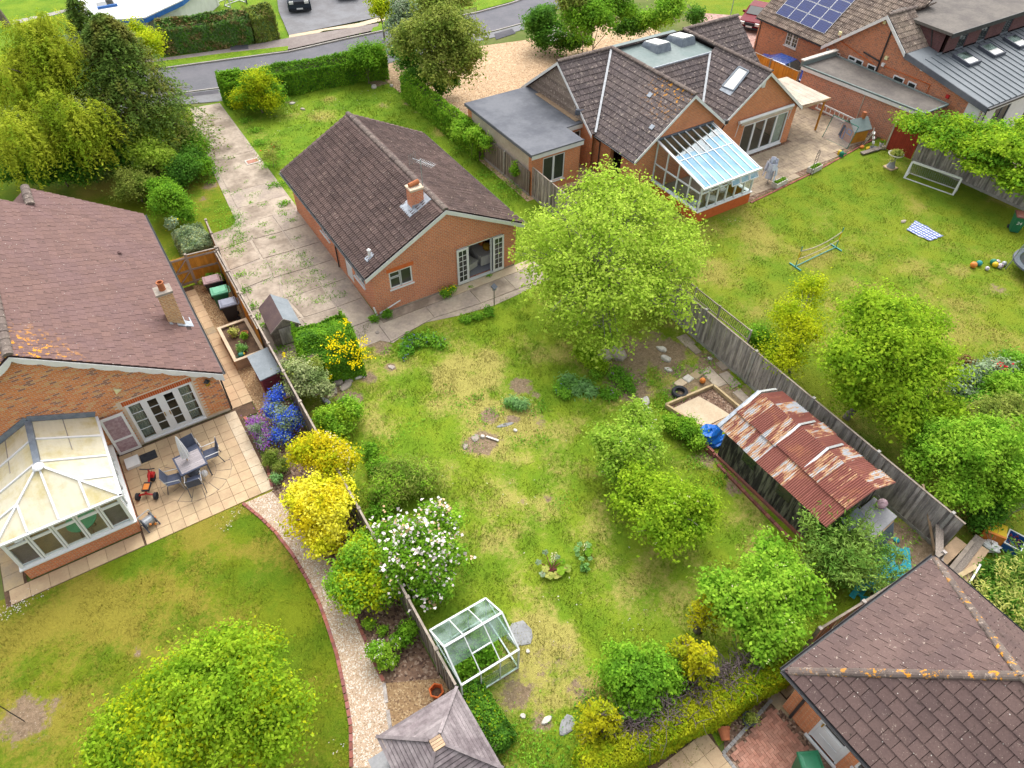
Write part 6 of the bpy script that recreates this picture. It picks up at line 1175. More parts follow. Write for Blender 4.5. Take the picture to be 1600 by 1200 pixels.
# ------------------------------------------------ sandpit corner
spt = thing('sandpit_frame', 'square timber bed frame around a bare concrete slab near the rusty shed', 'bed frame', (9.1, -12.4, 0), 0)
MB(lambda x, y, z: (x-9.1, y+12.4, z)).poly([(7.75, -11.55, .018), (10.2, -11.75, .018), (10.2, -13.3, .018), (8.2, -13.35, .018)]).ob('soil', 'mulch', spt)
cs_ = [(7.72, -11.5), (10.2, -11.7), (10.25, -13.35), (8.2, -13.4)]
for a, b in zip(cs_, cs_[1:]+cs_[:1]): MB(lambda x, y, z: (x-9.1, y+12.4, z)).bar((*a, .1), (*b, .1), .09, .2).ob('timber', 'wood_new' if a != cs_[2] else 'wood_tan', spt)
MB(lambda x, y, z: (x-9.1, y+12.4, z)).prism([(7.9, -11.75), (9.3, -11.8), (9.55, -12.6), (9.7, -13.25), (8.4, -13.2), (7.95, -12.5)], .0, .05).ob('slab', 'slab_pale', spt)
ty = thing('tyre', 'old black car tyre lying flat by the timber bed frame', 'tyre', (8.72, -11.25, 0)); MB().lathe([(.2, .02), (.32, .0), (.35, .05), (.35, .16), (.32, .21), (.2, .19), (.22, .1), (.2, .02)], n=22, cap=False).ob('tread', 'rubber', ty)
tag(MB().ball((0, 0, .13), .13).ob('ball', 'orange', None, loc=(*G(1097, 598)[:2], 0), smooth=True), 'pale orange ball on the bare soil behind the timber bed frame', 'ball')
def stone(u, v, rx, ry, h, m, label, name='stone', cat='stone', seed=0, grp=None, rz=None):
 p = G(u, v); q = random.Random(seed*7+int(u)); n = 8; poly = [(rx*math.cos(2*math.pi*i/n)*(.8+.4*q.random()), ry*math.sin(2*math.pi*i/n)*(.8+.4*q.random())) for i in range(n)]
 if 'paving' in name and u > 1000: n = 4; poly = [(sx*rx*q.uniform(.85, 1), sy*ry*q.uniform(.85, 1)) for sx, sy in ((-1, -1), (1, -1), (1, 1), (-1, 1))]; rz = .15 if rx < .3 else 1.5
 b = MB(); vs = [(x, y, -.02) for x, y in poly]+[(x*.97, y*.97, h*.7) for x, y in poly]+[(x*.8, y*.8, h+q.uniform(-.01, .01)) for x, y in poly]
 b.add(vs, [tuple(range(2*n, 3*n))]+[(i, (i+1) % n, n+(i+1) % n, n+i) for i in range(n)]+[(n+i, n+(i+1) % n, 2*n+(i+1) % n, 2*n+i) for i in range(n)]); o = b.ob(name, m, None, loc=(p.x, p.y, 0)); o.rotation_euler = (0, 0, q.uniform(0, 3) if rz is None else rz); return tag(o, label, cat, grp)
for u, v, rx, ry, h, m, l, nm in [(1063, 599, .26, .2, .05, 'slab_pale', 'mossy square paving slab nearest the tyre', 'paving_slab'), (1075, 592, .22, .2, .05, 'white_stone', 'pale paving slab second from the tyre', 'paving_slab'), (1088, 586, .28, .22, .05, 'slab_mossy', 'tan paving slab third from the tyre', 'paving_slab'), (1114, 590, .62, .3, .05, 'concrete_dark', 'large flat grey slab between the stepping slabs and the fence', 'paving_slab'), (1140, 593, .5, .26, .04, 'concrete_dark', 'long worn slab at the foot of the weathered fence', 'paving_slab'), (1128, 572, .3, .2, .04, 'concrete', 'small slab under the fence by the white pebble', 'paving_slab'), (1165, 625, .7, .22, .04, 'concrete_dark', 'cracked slab strip leading to the rusty shed', 'paving_slab'), (1072, 532, .4, .28, .04, 'concrete', 'worn flat slab at the base of the fence under the tree', 'paving_slab'), (1085, 546, .35, .2, .04, 'concrete', 'pinkish slab beside the fence post', 'paving_slab'),
 (1034, 546, .25, .16, .10, 'white_stone', 'white stone block in the bare soil furthest back', 'stone'), (1040, 561, .28, .16, .12, 'white_stone', 'largest white stone block in the bare soil', 'stone'), (1044, 578, .18, .12, .08, 'white_stone', 'smallest white stone in the bare soil', 'stone'), (1008, 629, .35, .17, .1, 'white_stone', 'upper of two pale broken slabs beside the apple tree', 'stone'), (1010, 642, .38, .2, .1, 'white_stone', 'lower of two pale broken slabs beside the apple tree', 'stone'), (1109, 561, .12, .1, .08, 'white_ball', 'small white pebble near the fence foot', 'stone'),
 (965, 553, .5, .4, .16, 'stone', 'rounded tan boulder under the big tree', 'stone'), (945, 555, .4, .35, .12, 'stone', 'flat boulder half hidden under the big tree', 'stone'),
 (528, 598, .28, .22, .16, 'stone', 'tallest tan rockery stone', 'stone'), (540, 605, .34, .18, .1, 'stone', 'long rockery stone on the lawn edge', 'stone'), (521, 610, .25, .16, .1, 'stone', 'squat grey brown rockery stone', 'stone'), (518, 618, .24, .12, .09, 'slab_pale', 'cream rockery stone at the front', 'stone'), (509, 627, .3, .12, .1, 'concrete_grey', 'blue grey rockery stone by the lime shrub', 'stone'), (492, 616, .2, .12, .1, 'slab_pale', 'cream rockery stone under the variegated shrub', 'stone'), (545, 596, .2, .16, .1, 'stone', 'small rockery stone by the white tool', 'stone'),
 (743, 685, .2, .16, .05, 'stone', 'pink brick rubble lump in the lawn', 'stone'), (727, 698, .14, .11, .05, 'stone', 'pale flat rubble stone in the lawn', 'stone'), (805, 673, .09, .08, .07, 'white_stone', 'round white stone in the middle of the lawn', 'stone'), (790, 664, .4, .09, .02, 'concrete_grey', 'grey strip of broken concrete in the lawn', 'stone'), (754, 683, .1, .1, .1, 'white_stone', 'little white stone beside the rubble', 'stone'),
 (885, 1133, .34, .2, .05, 'concrete_grey', 'grey oval slab in the grass near the golden hedge', 'paving_slab'), (854, 1126, .18, .1, .07, 'white_stone', 'white broken stone left of the grey oval slab', 'stone'), (817, 1119, .1, .08, .06, 'white_stone', 'tiny white stone furthest left below the greenhouse', 'stone'), (825, 1018, .07, .07, .06, 'white_stone', 'single white pebble right of the greenhouse', 'stone'), (812, 990, .5, .4, .04, 'concrete_grey', 'grey doorstep slab beside the greenhouse', 'paving_slab'), (612, 574, .16, .12, .05, 'stone', 'flat tan stone at the lawn edge near the bluebells', 'stone'),
 (590, 520, .1, .1, .06, 'stone', 'small pebble by the path corner', 'stone'), (612, 135, .13, .1, .14, 'white_stone', 'white stone at the foot of the front fence', 'stone'), (584, 136, .3, .2, .1, 'white_stone', 'pale rubble stone below the front hedge', 'stone'), (457, 162, .2, .14, .08, 'white_stone', 'white rubble left on the front lawn by the bush', 'stone'), (473, 171, .2, .12, .07, 'stone', 'brown rubble on the front lawn', 'stone')]: stone(u, v, rx, ry, h, m, l, nm, 'paving slab' if 'slab' in nm else 'stone')
tag(MB().bar((*G(760, 683)[:2], .05), (*G(779, 690)[:2], .06), .08, .04).ob('timber_offcut', 'white_stone', None), 'pale timber offcut lying among the rubble in the lawn', 'timber offcut')
tp = MB(); q = random.Random(9)
o = MB().lump((0, 0, .28), .55, .42, .42, 7, 14).lump((-.35, .25, .2), .35, .3, .3, 9, 12).lump((.2, -.35, .12), .5, .25, .2, 4, 12).ob('tarpaulin', 'tarp_blue', None, loc=(8.02, -13.75, 0)); tag(o, 'crumpled bright blue tarpaulin heaped at the corner of the rusty shed', 'tarpaulin')
bw_ = thing('low_wall', 'short low red brick wall beside the blue tarpaulin', 'wall', (7.55, -13.2, 0), R(-88))
for r_ in range(4):
 for i in range(6): MB().box(i*.225-(.1 if r_ % 2 else 0), i*.225+.215-(.1 if r_ % 2 else 0), -.05, .05, r_*.075, r_*.075+.066).ob('brick', 'edging', bw_)
bs = thing('brick_edge', 'line of red bricks along the foot of the rusty shed', 'brick edging', (0, 0, 0)); brick_row(bs, [(7.45, -14.9), (7.3, -18.8)], z=.02, ht=.08, name='brick')
hb = thing('hose_coil', 'coiled dark green garden hose hanging on the weathered fence', 'hose', (11.72, -13.4, 1.05)); MB().path([(-.02*(i % 3), .17*math.cos(i*.7), .3*math.sin(i*.7)) for i in range(28)], .035, 6).ob('coil', 'hose_green', hb); MB().lump((-.02, 0, -.05), .07, .15, .28, 4).ob('bundle', 'hose_green', hb)
nt_ = MB(); q = random.Random(3)
for i in range(46):
 x, y = q.gauss(8.6, .7), q.gauss(-21.2, .35); a = q.uniform(0, 3); w_, l_ = q.uniform(.05, .16), q.uniform(.15, .5); dx, dy = math.cos(a), math.sin(a); z = q.uniform(.03, .2)
 nt_.add([(x-dx*l_-dy*w_, y-dy*l_+dx*w_, z), (x+dx*l_-dy*w_, y+dy*l_+dx*w_, z+q.uniform(-.05, .1)), (x+dx*l_+dy*w_*.5, y+dy*l_-dx*w_*.5, z+.05), (x-dx*l_+dy*w_, y-dy*l_-dx*w_, z)], [(0, 1, 2, 3)])
tag(nt_.ob('garden_netting', 'net_turquoise', None, origin=(8.6, -21.2, 0)), 'torn turquoise netting strewn over the soil behind the bamboo', 'netting')
tag(MB().ball((0, 0, 0), .12, 8, .5).ob('plastic_scrap', 'net_turquoise', None, loc=(*G(1400, 845)[:2], .05)), 'small turquoise plastic scrap on the soil away from the netting', 'scrap')
# ================================================================ greenhouse
GO_ = (-4.35, -16.45); GH = thing('greenhouse', 'small white framed glass greenhouse with some panes missing against the left boundary fence', 'greenhouse', (*GO_, 0), 0)
hx, hy, he, hr = .98, .96, 1.36, 2.06; f = MB()
for x in (-hx, hx):
 for y in (-hy, hy): f.bar((x, y, 0), (x, y, he), .045)
 f.bar((x, -hy, he), (x, 0, hr), .05).bar((x, hy, he), (x, 0, hr), .05).bar((x, -hy, .05), (x, hy, .05), .05).bar((x, -hy, he), (x, hy, he), .04)
for y in (-hy, hy): f.bar((-hx, y, he), (hx, y, he), .06, .05).bar((-hx, y, .05), (hx, y, .05), .05)
f.bar((-hx, 0, hr), (hx, 0, hr), .065, .05)
for x in (-.33, .33):
 for y in (-hy, hy): f.bar((x, y, 0), (x, y, he), .03).bar((x, y, he), (x, 0, hr), .03)
f.bar((-.33, -.47, hr-.34), (.33, -.47, hr-.34), .035); f.ob('frame', 'frame_grey', GH)
def gpane(p, m='glass_green'): v = [Vector(q) for q in p]; n_ = (v[1]-v[0]).cross(v[2]-v[0]).normalized(); MB().slab(v, n_, .004).ob('pane', m, GH)
zr2 = lambda y: he+(hr-he)*(1-abs(y)/hy)
for i in range(3):
 xa, xb = -hx+.02+i*.653, -hx+.02+(i+1)*.653-.03
 gpane([(xa, hy, zr2(hy)), (xb, hy, zr2(hy)), (xb, .5, zr2(.5)), (xa, .5, zr2(.5))]); gpane([(xa, .49, zr2(.49)+.004), (xb, .49, zr2(.49)+.004), (xb, .03, zr2(.03)), (xa, .03, zr2(.03))]); gpane([(xa, -.03, zr2(.03)), (xb, -.03, zr2(.03)), (xb, -.5, zr2(.5)), (xa, -.5, zr2(.5))], 'glass_green')
 gpane([(xa, hy, .08), (xb, hy, .08), (xb, hy, he-.03), (xa, hy, he-.03)], 'glass')
 if i > 0: gpane([(xa, -hy, .08), (xb, -hy, .08), (xb, -hy, he-.5), (xa, -hy, he-.5)], 'glass_green')
for x in (-hx, hx): gpane([(x, -hy+.03, .08), (x, -.02, .08), (x, -.02, he), (x, -hy+.03, he)], 'glass' if x > 0 else 'glass_green'); gpane([(x, .02, .08), (x, hy-.03, .08), (x, hy-.03, he), (x, .02, he)], 'glass'); gpane([(x, -hy+.06, he+.03), (x, hy-.06, he+.03), (x, 0, hr-.05)], 'glass')
# ================================================================ summerhouse in the foreground
UO = (-6.79, -18.87); US = thing('summerhouse', 'square summerhouse with silvered timber board pyramid roof at the bottom of the picture', 'summerhouse', (*UO, 0)); h_ = 1.21; zE, zA = 2.12, 3.0; tt = .13
def hip_face(rot):
 c, s = math.cos(rot), math.sin(rot); n = 11
 for i in range(n):
  f0, f1 = i/n*(1-tt), (i+1)/n*(1-tt)-.006; q = []
  for f, l in ((f0, .03), (f1, .008)): w_ = h_*(1-f); z = zE+(zA-zE)*f+l; q += [(-w_, -w_, z), (w_, -w_, z)]
  p = [(x*c-y*s, x*s+y*c, z) for x, y, z in q]; MB().add([p[0], p[1], p[3], p[2], *[(x, y, z-.03) for x, y, z in (p[0], p[1], p[3], p[2])]], [(0, 1, 2, 3), (4, 5, 1, 0)]).ob('roof_board', 'wood_silver', US)
 a = Vector((-h_*c+h_*s, -h_*s-h_*c, zE+.045)); b = Vector((-h_*tt*c+h_*tt*s, -h_*tt*s-h_*tt*c, zE+(zA-zE)*(1-tt)+.045)); MB().bar(a, b, .09, .035).ob('hip_board', 'wood_silver', US)
 w2 = h_-.13
 for i in range(12): x0 = -w2+i*w2/6; p = [(x*c-y*s, x*s+y*c) for x, y in ((x0, -w2), (x0+w2/6-.006, -w2), (x0+w2/6-.006, -w2+.03), (x0, -w2+.03))]; MB().prism(p, .1, zE).ob('wall_board', 'wood_silver', US)
for k in range(4): hip_face(k*math.pi/2)
ft_ = h_*tt;
for i in range(4): MB().box(-ft_, ft_, -ft_+i*ft_/2, -ft_+(i+1)*ft_/2-.01, zE+(zA-zE)*(1-tt)+.01, zE+(zA-zE)*(1-tt)+.035).ob('cap_board', 'wood_tan', US)
MB().box(-h_+.1, h_-.1, -h_+.1, h_-.1, 0, .1).ob('base', 'wood_silver', US)
tag(MB().box(-.35, .35, -.3, .3, 0, .5).box(-.38, .38, -.33, .33, .5, .56).ob('storage_box', 'concrete_grey', None, loc=(*G(603, 1195, .4)[:2], 0)), 'grey storage box tucked beside the summerhouse on the gravel', 'storage box')
hp = thing('hexagonal_planter', 'red hexagonal plastic planter on the mulch behind the summerhouse', 'planter', (-5.88, -16.78, 0), .3); MB().lathe([(.16, 0), (.21, .26), (.235, .26), (.235, .33), (.19, .33), (.16, .12)], n=6).ob('pot', 'brick_plain', hp); MB().lathe([(.165, .14), (.01, .16)], n=6, cap=False).ob('soil', 'soil', hp)
# ================================================================ left patio furniture
tb = thing('garden_table', 'square slatted garden table with grey metal frame on the round paving circle', 'table', (-9.72, -4.68, .035), R(4))
for i in range(9): MB().box(-.44, .44, -.43+i*.096, -.43+i*.096+.088, .70, .725).ob('slat', 'table_slat', tb)
MB().box(-.5, .5, -.5, -.44, .68, .728).box(-.5, .5, .44, .5, .68, .728).box(-.5, -.44, -.44, .44, .68, .728).box(.44, .5, -.44, .44, .68, .728).ob('frame', 'chair_mesh', tb)
for x in (-.46, .46):
 for y in (-.46, .46): MB().box(x-.025, x+.025, y-.025, y+.025, 0, .68).ob('leg', 'metal_dark', tb)
def chair(loc, rz, label):
 t = thing('garden_chair', label, 'chair', loc, rz, 'chairs round the patio table'); MB().box(-.25, .25, -.24, .24, .42, .44).ob('seat', 'chair_mesh', t); MB().hexa([(-.25, .24, .44), (.25, .24, .44), (.25, .26, .44), (-.25, .26, .44), (-.25, .36, .92), (.25, .36, .92), (.25, .38, .92), (-.25, .38, .92)]).ob('backrest', 'chair_mesh', t)
 for s in (-.28, .28): MB().path([(s, -.26, 0), (s, -.22, .64), (s, .30, .66)], .016).ob('arm', 'alu', t); MB().tube((s, .36, 0), (s, .24, .45), .016).ob('leg', 'metal_dark', t); MB().path([(s*.9, .24, .42), (s*.9, .37, .93)], .016).ob('back_frame', 'alu', t)
 return t
c0 = chair((-10.45, -4.95, .035), R(78), 'dark mesh garden chair on the left side of the patio table')
dup(c0, (-8.98, -4.45, .035), R(-92), 'dark mesh garden chair on the right side of the patio table'); dup(c0, (-9.85, -5.42, .035), R(172), 'dark mesh garden chair pushed in on the lawn side of the patio table'); dup(c0, (-9.5, -3.95, .035), R(8), 'dark mesh garden chair behind the closed parasol nearest the french doors')
pr_ = thing('parasol', 'closed white parasol standing in the centre of the patio table', 'parasol', (-9.78, -4.6, .035), 0); MB().tube((0, 0, 0), (-.02, .02, 2.1), .022).ob('pole', 'wood_tan', pr_); vs = []; n = 16
for z, r in ((.95, .15), (1.15, .16), (1.6, .11), (2.0, .05), (2.12, .015)):
 for i in range(n): t = 2*math.pi*i/n; k = r*(1 if i % 2 else .72); vs.append((k*math.cos(t), k*math.sin(t), z))
MB().add(vs, [(j*n+i, j*n+(i+1) % n, (j+1)*n+(i+1) % n, (j+1)*n+i) for j in range(4) for i in range(n)]).ob('canopy', 'parasol', pr_, smooth=False)
MB().lathe([(.24, 0), (.24, .05), (.05, .09), (.04, .3)], n=12).ob('base', 'metal_dark', pr_)
tag(MB().lump((0, 0, .3), .12, .1, .18, 2).ob('white_bag', 'parasol', None, loc=(-9.45, -5.15, .035)), 'small white bag under the patio table', 'bag')
tk = thing('pedal_tricycle', 'red child tricycle with black seat parked by the left conservatory', 'tricycle', (-11.35, -4.6, .035), R(62))
b = MB().path([(-.35, 0, .28), (.1, 0, .3), (.45, 0, .52)], .04, 7).path([(-.35, -.28, .16), (-.35, 0, .26), (-.35, .28, .16)], .035).path([(.45, 0, .14), (.45, 0, .62)], .035).ob('frame', 'red', tk)
for p, r in (((.48, .0, .17), .17), ((-.38, .32, .14), .14), ((-.38, -.32, .14), .14)): MB().tube((p[0], p[1]-.05, p[2]), (p[0], p[1]+.05, p[2]), r, n=14).ob('wheel', 'rubber', tk)
MB().box(-.3, .08, -.13, .13, .32, .39).ob('seat', 'rubber', tk); MB().box(-.26, -.0, -.1, .1, .39, .405).ob('cushion', 'orange', tk); MB().path([(.42, -.27, .74), (.45, 0, .66), (.42, .27, .74)], .022).ob('handlebar', 'rubber', tk); MB().hexa([(.34, -.12, .3), (.6, -.12, .3), (.6, .12, .3), (.34, .12, .3), (.4, -.1, .42), (.54, -.1, .42), (.54, .1, .42), (.4, .1, .42)]).ob('mudguard', 'red', tk)
tag(MB().box(-.3, .3, -.22, .22, 0, .02).ob('doormat', 'rubber', None, loc=(-11.05, -2.95, .036)), 'dark doormat on the patio beside the open conservatory door', 'doormat'); tag(MB().box(-.25, .25, -.26, .26, 0, .12).ob('step_block', 'white_paint', None, loc=(-11.62, -2.98, .036)), 'pale step block outside the conservatory door', 'step')
hr_ = thing('hose_reel', 'grey hose reel with orange fittings beside the conservatory corner', 'hose reel', (-11.72, -6.15, .035), .4)
for s in (-1, 1): MB().tube((s*.17, 0, .27), (s*.2, 0, .27), .23, n=14).ob('side_disc', 'metal_dark', hr_); MB().path([(s*.22, -.25, .0), (s*.22, 0, .28), (s*.22, .25, 0)], .025).ob('leg', 'metal_dark', hr_)
MB().tube((-.17, 0, .27), (.17, 0, .27), .17, n=14).ob('hose', 'galv', hr_); MB().path([(-.22, 0, .3), (-.22, .1, .62), (.22, .1, .62), (.22, 0, .3)], .02).ob('handle', 'alu', hr_)
for p in ((.1, -.2, .12), (-.05, -.22, .3), (.22, -.1, .3)): MB().ball(p, .045, 8).ob('fitting', 'orange', hr_)
bl_ = thing('bird_feeder', 'slim dark pole with a small hanging feeder on the left lawn', 'bird feeder', (-16.45, -11.05, 0)); MB().path([(0, 0, 0), (-.1, 0, 2.2), (.0, .1, 2.35), (.15, .2, 2.25)], .014).ob('pole', 'black_plastic', bl_); MB().lathe([(.06, -.2), (.06, 0), (.01, .05)], (.15, .2, 2.05), 8).ob('feeder', 'lead', bl_)
wl = thing('solar_lamp', 'grey solar lamp on a wooden stake at the edge of the back path', 'lamp', (5.05, -2.2, 0), .5); MB().tube((0, 0, 0), (0, 0, 1.05), .028).ob('stake', 'wood_grey', wl); MB().hexa([(-.14, -.1, 1.05), (.14, -.1, 1.05), (.14, .1, 1.2), (-.14, .1, 1.2), (-.14, -.12, 1.1), (.14, -.12, 1.1), (.14, .08, 1.25), (-.14, .08, 1.25)]).ob('panel', 'metal_dark', wl); MB().box(-.08, .08, -.08, .05, .95, 1.05).ob('lamp_body', 'wood_fence', wl)
rk = thing('garden_hoe', 'white handled hoe lying against the yellow flowered bush', 'garden tool', (-2.5, -3.2, 0), 0); MB().tube((.1, -.05, .05), (-.35, .75, .75), .02).ob('handle', 'white_stone', rk); MB().lump((.1, -.05, .06), .2, .12, .07, 3).ob('head', 'white_stone', rk); MB().bar((.28, -.2, .03), (.42, .12, .03), .06, .04).ob('bar', 'white_stone', rk)
# ================================================================ neighbour garden things
gl_ = thing('football_goal', 'white framed childs football goal with grey net by the shaded fence', 'football goal', (33.0, -6.1, 0), 0); A, Bq = Vector((-.85, 1.15, 0)), Vector((-.05, -1.55, 0)); off_ = Vector((.75, .22, 0)); up_ = Vector((.0, .0, .95)); mv = off_*.35
f = MB(); At, Bt = A+up_+mv, Bq+up_+mv; f.bar(At, Bt, .1)
for a, t_, bk in ((A, At, A+off_), (Bq, Bt, Bq+off_)): f.bar(a, t_, .1).bar(a, bk, .08).bar(bk, t_, .05)
f.bar(A+off_, Bq+off_, .07).bar(A, Bq, .07).ob('frame', 'white_paint', gl_); b = MB()
for i in range(1, 24): p = i/24; b.bar(At.lerp(Bt, p), (A+off_).lerp(Bq+off_, p), .008)
for i in range(1, 10): p = i/10; b.bar(At.lerp(A+off_, p), Bt.lerp(Bq+off_, p), .008)
b.ob('net', 'galv', gl_)
for a in (A, Bq): MB().bar(a+up_*.3+mv*.3+Vector((0, .0, .0)), a+up_*.8+mv*.8, .085).ob('sleeve', 'yellow', gl_)
nn_ = thing('badminton_net', 'blue and yellow junior badminton net standing on the neighbour lawn', 'badminton net', (21.3, -7.65, 0), 0); pa_, pb_ = Vector((-1.55, 0, 0)), Vector((1.6, .05, 0))
b = MB()
for p in (pa_, pb_): b.bar(p+Vector((0, -.38, .03)), p+Vector((0, .38, .03)), .06).tube(p, p+Vector((0, 0, .45)), .025)
b.path([pa_+Vector((0, 0, .05)), Vector((0, .02, .07)), pb_+Vector((0, 0, .05))], .025).ob('base', 'tarp_blue' if False else 'teal', nn_); b = MB()
for p in (pa_, pb_): b.tube(p+Vector((0, 0, .45)), p+Vector((0, 0, .98)), .028)
b.ob('post', 'yellow', nn_); b = MB()
for p in (pa_, pb_): b.tube(p+Vector((0, 0, .98)), p+Vector((0, 0, 1.25)), .022)
b.ob('post_top', 'teal', nn_); b = MB()
for i in range(8): f0, f1 = i/8, (i+1)/8; s0, s1 = .22*4*f0*(1-f0), .22*4*f1*(1-f1); a, c = pa_.lerp(pb_, f0), pa_.lerp(pb_, f1); b.bar(a+Vector((0, 0, 1.0-s0)), c+Vector((0, 0, 1.0-s1)), .02, .06); b.bar(a+Vector((0, 0, .5-s0*.5)), c+Vector((0, 0, .5-s1*.5)), .02, .045)
b.ob('net_tape', 'canvas_cream', nn_); b = MB()
for i in range(1, 30): f0 = i/30; s0 = .22*4*f0*(1-f0); a = pa_.lerp(pb_, f0); b.bar(a+Vector((0, 0, .5-s0*.5)), a+Vector((0, 0, 1.0-s0)), .004)
b.ob('net', 'rubber', nn_)
def blanket():
 s = NT('checks'); g = s.n('NewGeometry'); sp_ = s.n('SeparateXYZ'); s.t.links.new(g.outputs['Position'], sp_.inputs[0]); st = lambda k, f: s.math('GREATER_THAN', s.math('FRACT', s.math('MULTIPLY', sp_.outputs[k], f)), .5); a = st(0, 5.0); b_ = st(1, 5.6); m_ = s.math('MAXIMUM', s.math('MULTIPLY', a, .9), s.math('MULTIPLY', b_, .55)); MATS['checks'] = s.done(s.mix(m_, (.55, .58, .64), (.03, .06, .24)), .95, .1)
blanket(); bm_ = MB(); n = 10; P = [Vector((27.5, -8.55, 0)), Vector((28.75, -8.2, 0)), Vector((28.75, -9.95, 0)), Vector((27.7, -9.85, 0))]; vs = []
for i in range(n+1):
 for j in range(n+1): p = P[0].lerp(P[1], i/n).lerp(P[3].lerp(P[2], i/n), j/n); vs.append((p.x+.03*math.sin(j*1.9), p.y+.03*math.sin(i*2.3), .03+.035*(math.sin(i*1.7+j*.9)+1)*.5))
bm_.add(vs, [(i*(n+1)+j, (i+1)*(n+1)+j, (i+1)*(n+1)+j+1, i*(n+1)+j+1) for i in range(n) for j in range(n)]); tag(bm_.ob('picnic_blanket', 'checks', None, origin=(28.2, -9.1, 0)), 'blue and white checked picnic blanket spread on the neighbour lawn', 'blanket')
tag(MB().lump((0, 0, .05), .2, .1, .06, 6).ob('sandal', 'canvas_cream', None, loc=(*G(1411, 347)[:2], 0)), 'small pale shoe lying beside the checked blanket', 'shoe')
for (u, v), r, m, l in [((1519, 418), .17, 'orange', 'orange ball at the left end of the balls'), ((1528, 415), .15, 'teal', 'turquoise ball touching the left orange ball'), ((1541, 422), .11, 'white_ball', 'small white ball lying nearest the camera by the trampoline'), ((1550, 413), .16, 'green_ball', 'green ball behind the yellow orange ball'), ((1553, 417), .15, 'yellow', 'yellow orange ball in front of the green ball'), ((1557, 412), .12, 'white_ball', 'pale ball between the green ball and the trampoline'), ((1561, 419), .14, 'white_ball', 'pink and white patterned ball in front of the trampoline pad'), ((1567, 415), .13, 'galv', 'grey ball closest to the trampoline')]: p = G(u, v); tag(MB().ball((0, 0, r), r).ob('ball', m, None, loc=(p.x, p.y, 0), smooth=True), l, 'ball', 'balls beside the trampoline')
tp_ = thing('trampoline', 'round black trampoline cut by the right edge of the picture', 'trampoline', (29.9, -14.5, 0)); R_ = 1.35; MB().lathe([(.01, .62), (R_-.3, .6)], n=28, cap=False).ob('mat', 'rubber', tp_); MB().lathe([(R_-.3, .62), (R_-.28, .67), (R_, .67), (R_+.02, .6)], n=28, cap=False).ob('safety_pad', 'metal_dark', tp_); b = MB()
for i in range(6): a = i*math.pi/3+.2; c, s = math.cos(a), math.sin(a); MB().path([(R_*c, R_*s, .62), ((R_+.1)*c, (R_+.1)*s, .0)], .025).ob('leg', 'galv', tp_); MB().path([((R_+.03)*c, (R_+.03)*s, .6), ((R_-.1)*c, (R_-.1)*s, 2.0)], .025).ob('net_pole', 'galv', tp_)
MB().lathe([(R_-.08, .67), (R_-.16, 2.0)], n=28, cap=False).ob('enclosure_net', 'net_screen' if 'net_screen' in MATS else 'glass', tp_)
pb = thing('pedestal_planter', 'grey stone pedestal planter bowl with trailing plants on the neighbour lawn', 'planter', (32.45, -3.72, 0)); MB().box(-.32, .32, -.32, .32, 0, .06).ob('base_slab', 'slab', pb); MB().lathe([(.27, .06), (.25, .12), (.17, .3), (.12, .62), (.14, .7)], n=7).ob('pedestal', 'concrete_grey', pb); MB().lathe([(.12, .7), (.3, .76), (.44, .88), (.46, .93), (.4, .93), (.3, .84), (.01, .82)], n=22, cap=False).ob('bowl', 'white_stone', pb)
ph = thing('playhouse', 'childs plastic-windowed wooden playhouse with grey felt roof against the garage wall', 'playhouse', (33.35, -.05, 0), R(-10)); MB().box(-.6, .6, -.55, .55, 0, .95).ob('wall', 'wood_orange', ph); MB().add([(-.61, -.55, .95), (-.61, .55, .95), (-.61, 0, 1.4)], [(0, 1, 2)]).box(-.615, -.6, -.55, .55, 0, .95).ob('front_wall', 'terracotta', ph)
for y0_, y1_, z0_, z1_ in ((-.4, .02, .5, .85), (.12, .42, .0, .8)): MB().box(-.64, -.61, y0_, y0_+.06, z0_, z1_).box(-.64, -.61, y1_-.06, y1_, z0_, z1_).box(-.64, -.61, y0_, y1_, z1_-.06, z1_).box(-.64, -.61, y0_, y1_, z0_, z0_+.06).ob('window_frame', 'blue_paint', ph)
for s in (-1, 1): MB().slab([(-.75, s*.68, .88), (.7, s*.68, .88), (.7, 0, 1.42), (-.75, 0, 1.42)], (0, 0, 1), .04).ob('roof_slope', 'felt_green', ph)
MB().box(.2, .4, -.1, .1, 1.3, 1.75).ob('chimney', 'terracotta', ph)
def screen_mat():
 s = NT('net_screen'); tr = s.n('BsdfTransparent'); df = s.n('BsdfDiffuse'); df.inputs[0].default_value = (.5, .45, .43, 1); mx = s.n('MixShader'); mx.inputs[0].default_value = .3; s.t.links.new(tr.outputs[0], mx.inputs[1]); s.t.links.new(df.outputs[0], mx.inputs[2]); s.t.links.new(mx.outputs[0], s.out.inputs[0]); MATS['net_screen'] = s.m
screen_mat()
ns_ = thing('mesh_panel', 'large framed mesh panel leaning in front of the playhouse', 'mesh panel', (31.9, .1, 0)); c = [(-.05, .95, .02), (.12, -.9, .02), (.75, -.75, 1.25), (.6, 1.1, 1.3)]; MB().poly(c).ob('mesh', 'net_screen', ns_); b = MB()
for p, q_ in zip(c, c[1:]+c[:1]): b.bar(p, q_, .035)
b.ob('frame', 'hose_green', ns_); MB().bar((.2, .02, .5), (.5, .05, 1.1), .1, .1).ob('hoop_box', 'metal_dark', ns_)
ld = thing('ladder', 'white ladder lying on its side along the garage wall behind the mesh', 'ladder', (33.9, 2.2, 0), R(-84)); b = MB().bar((-1.3, 0, .55), (1.6, 0, .45), .05, .08).bar((-1.3, 0, .95), (1.6, 0, .85), .05, .08).ob('rail', 'white_paint', ld)
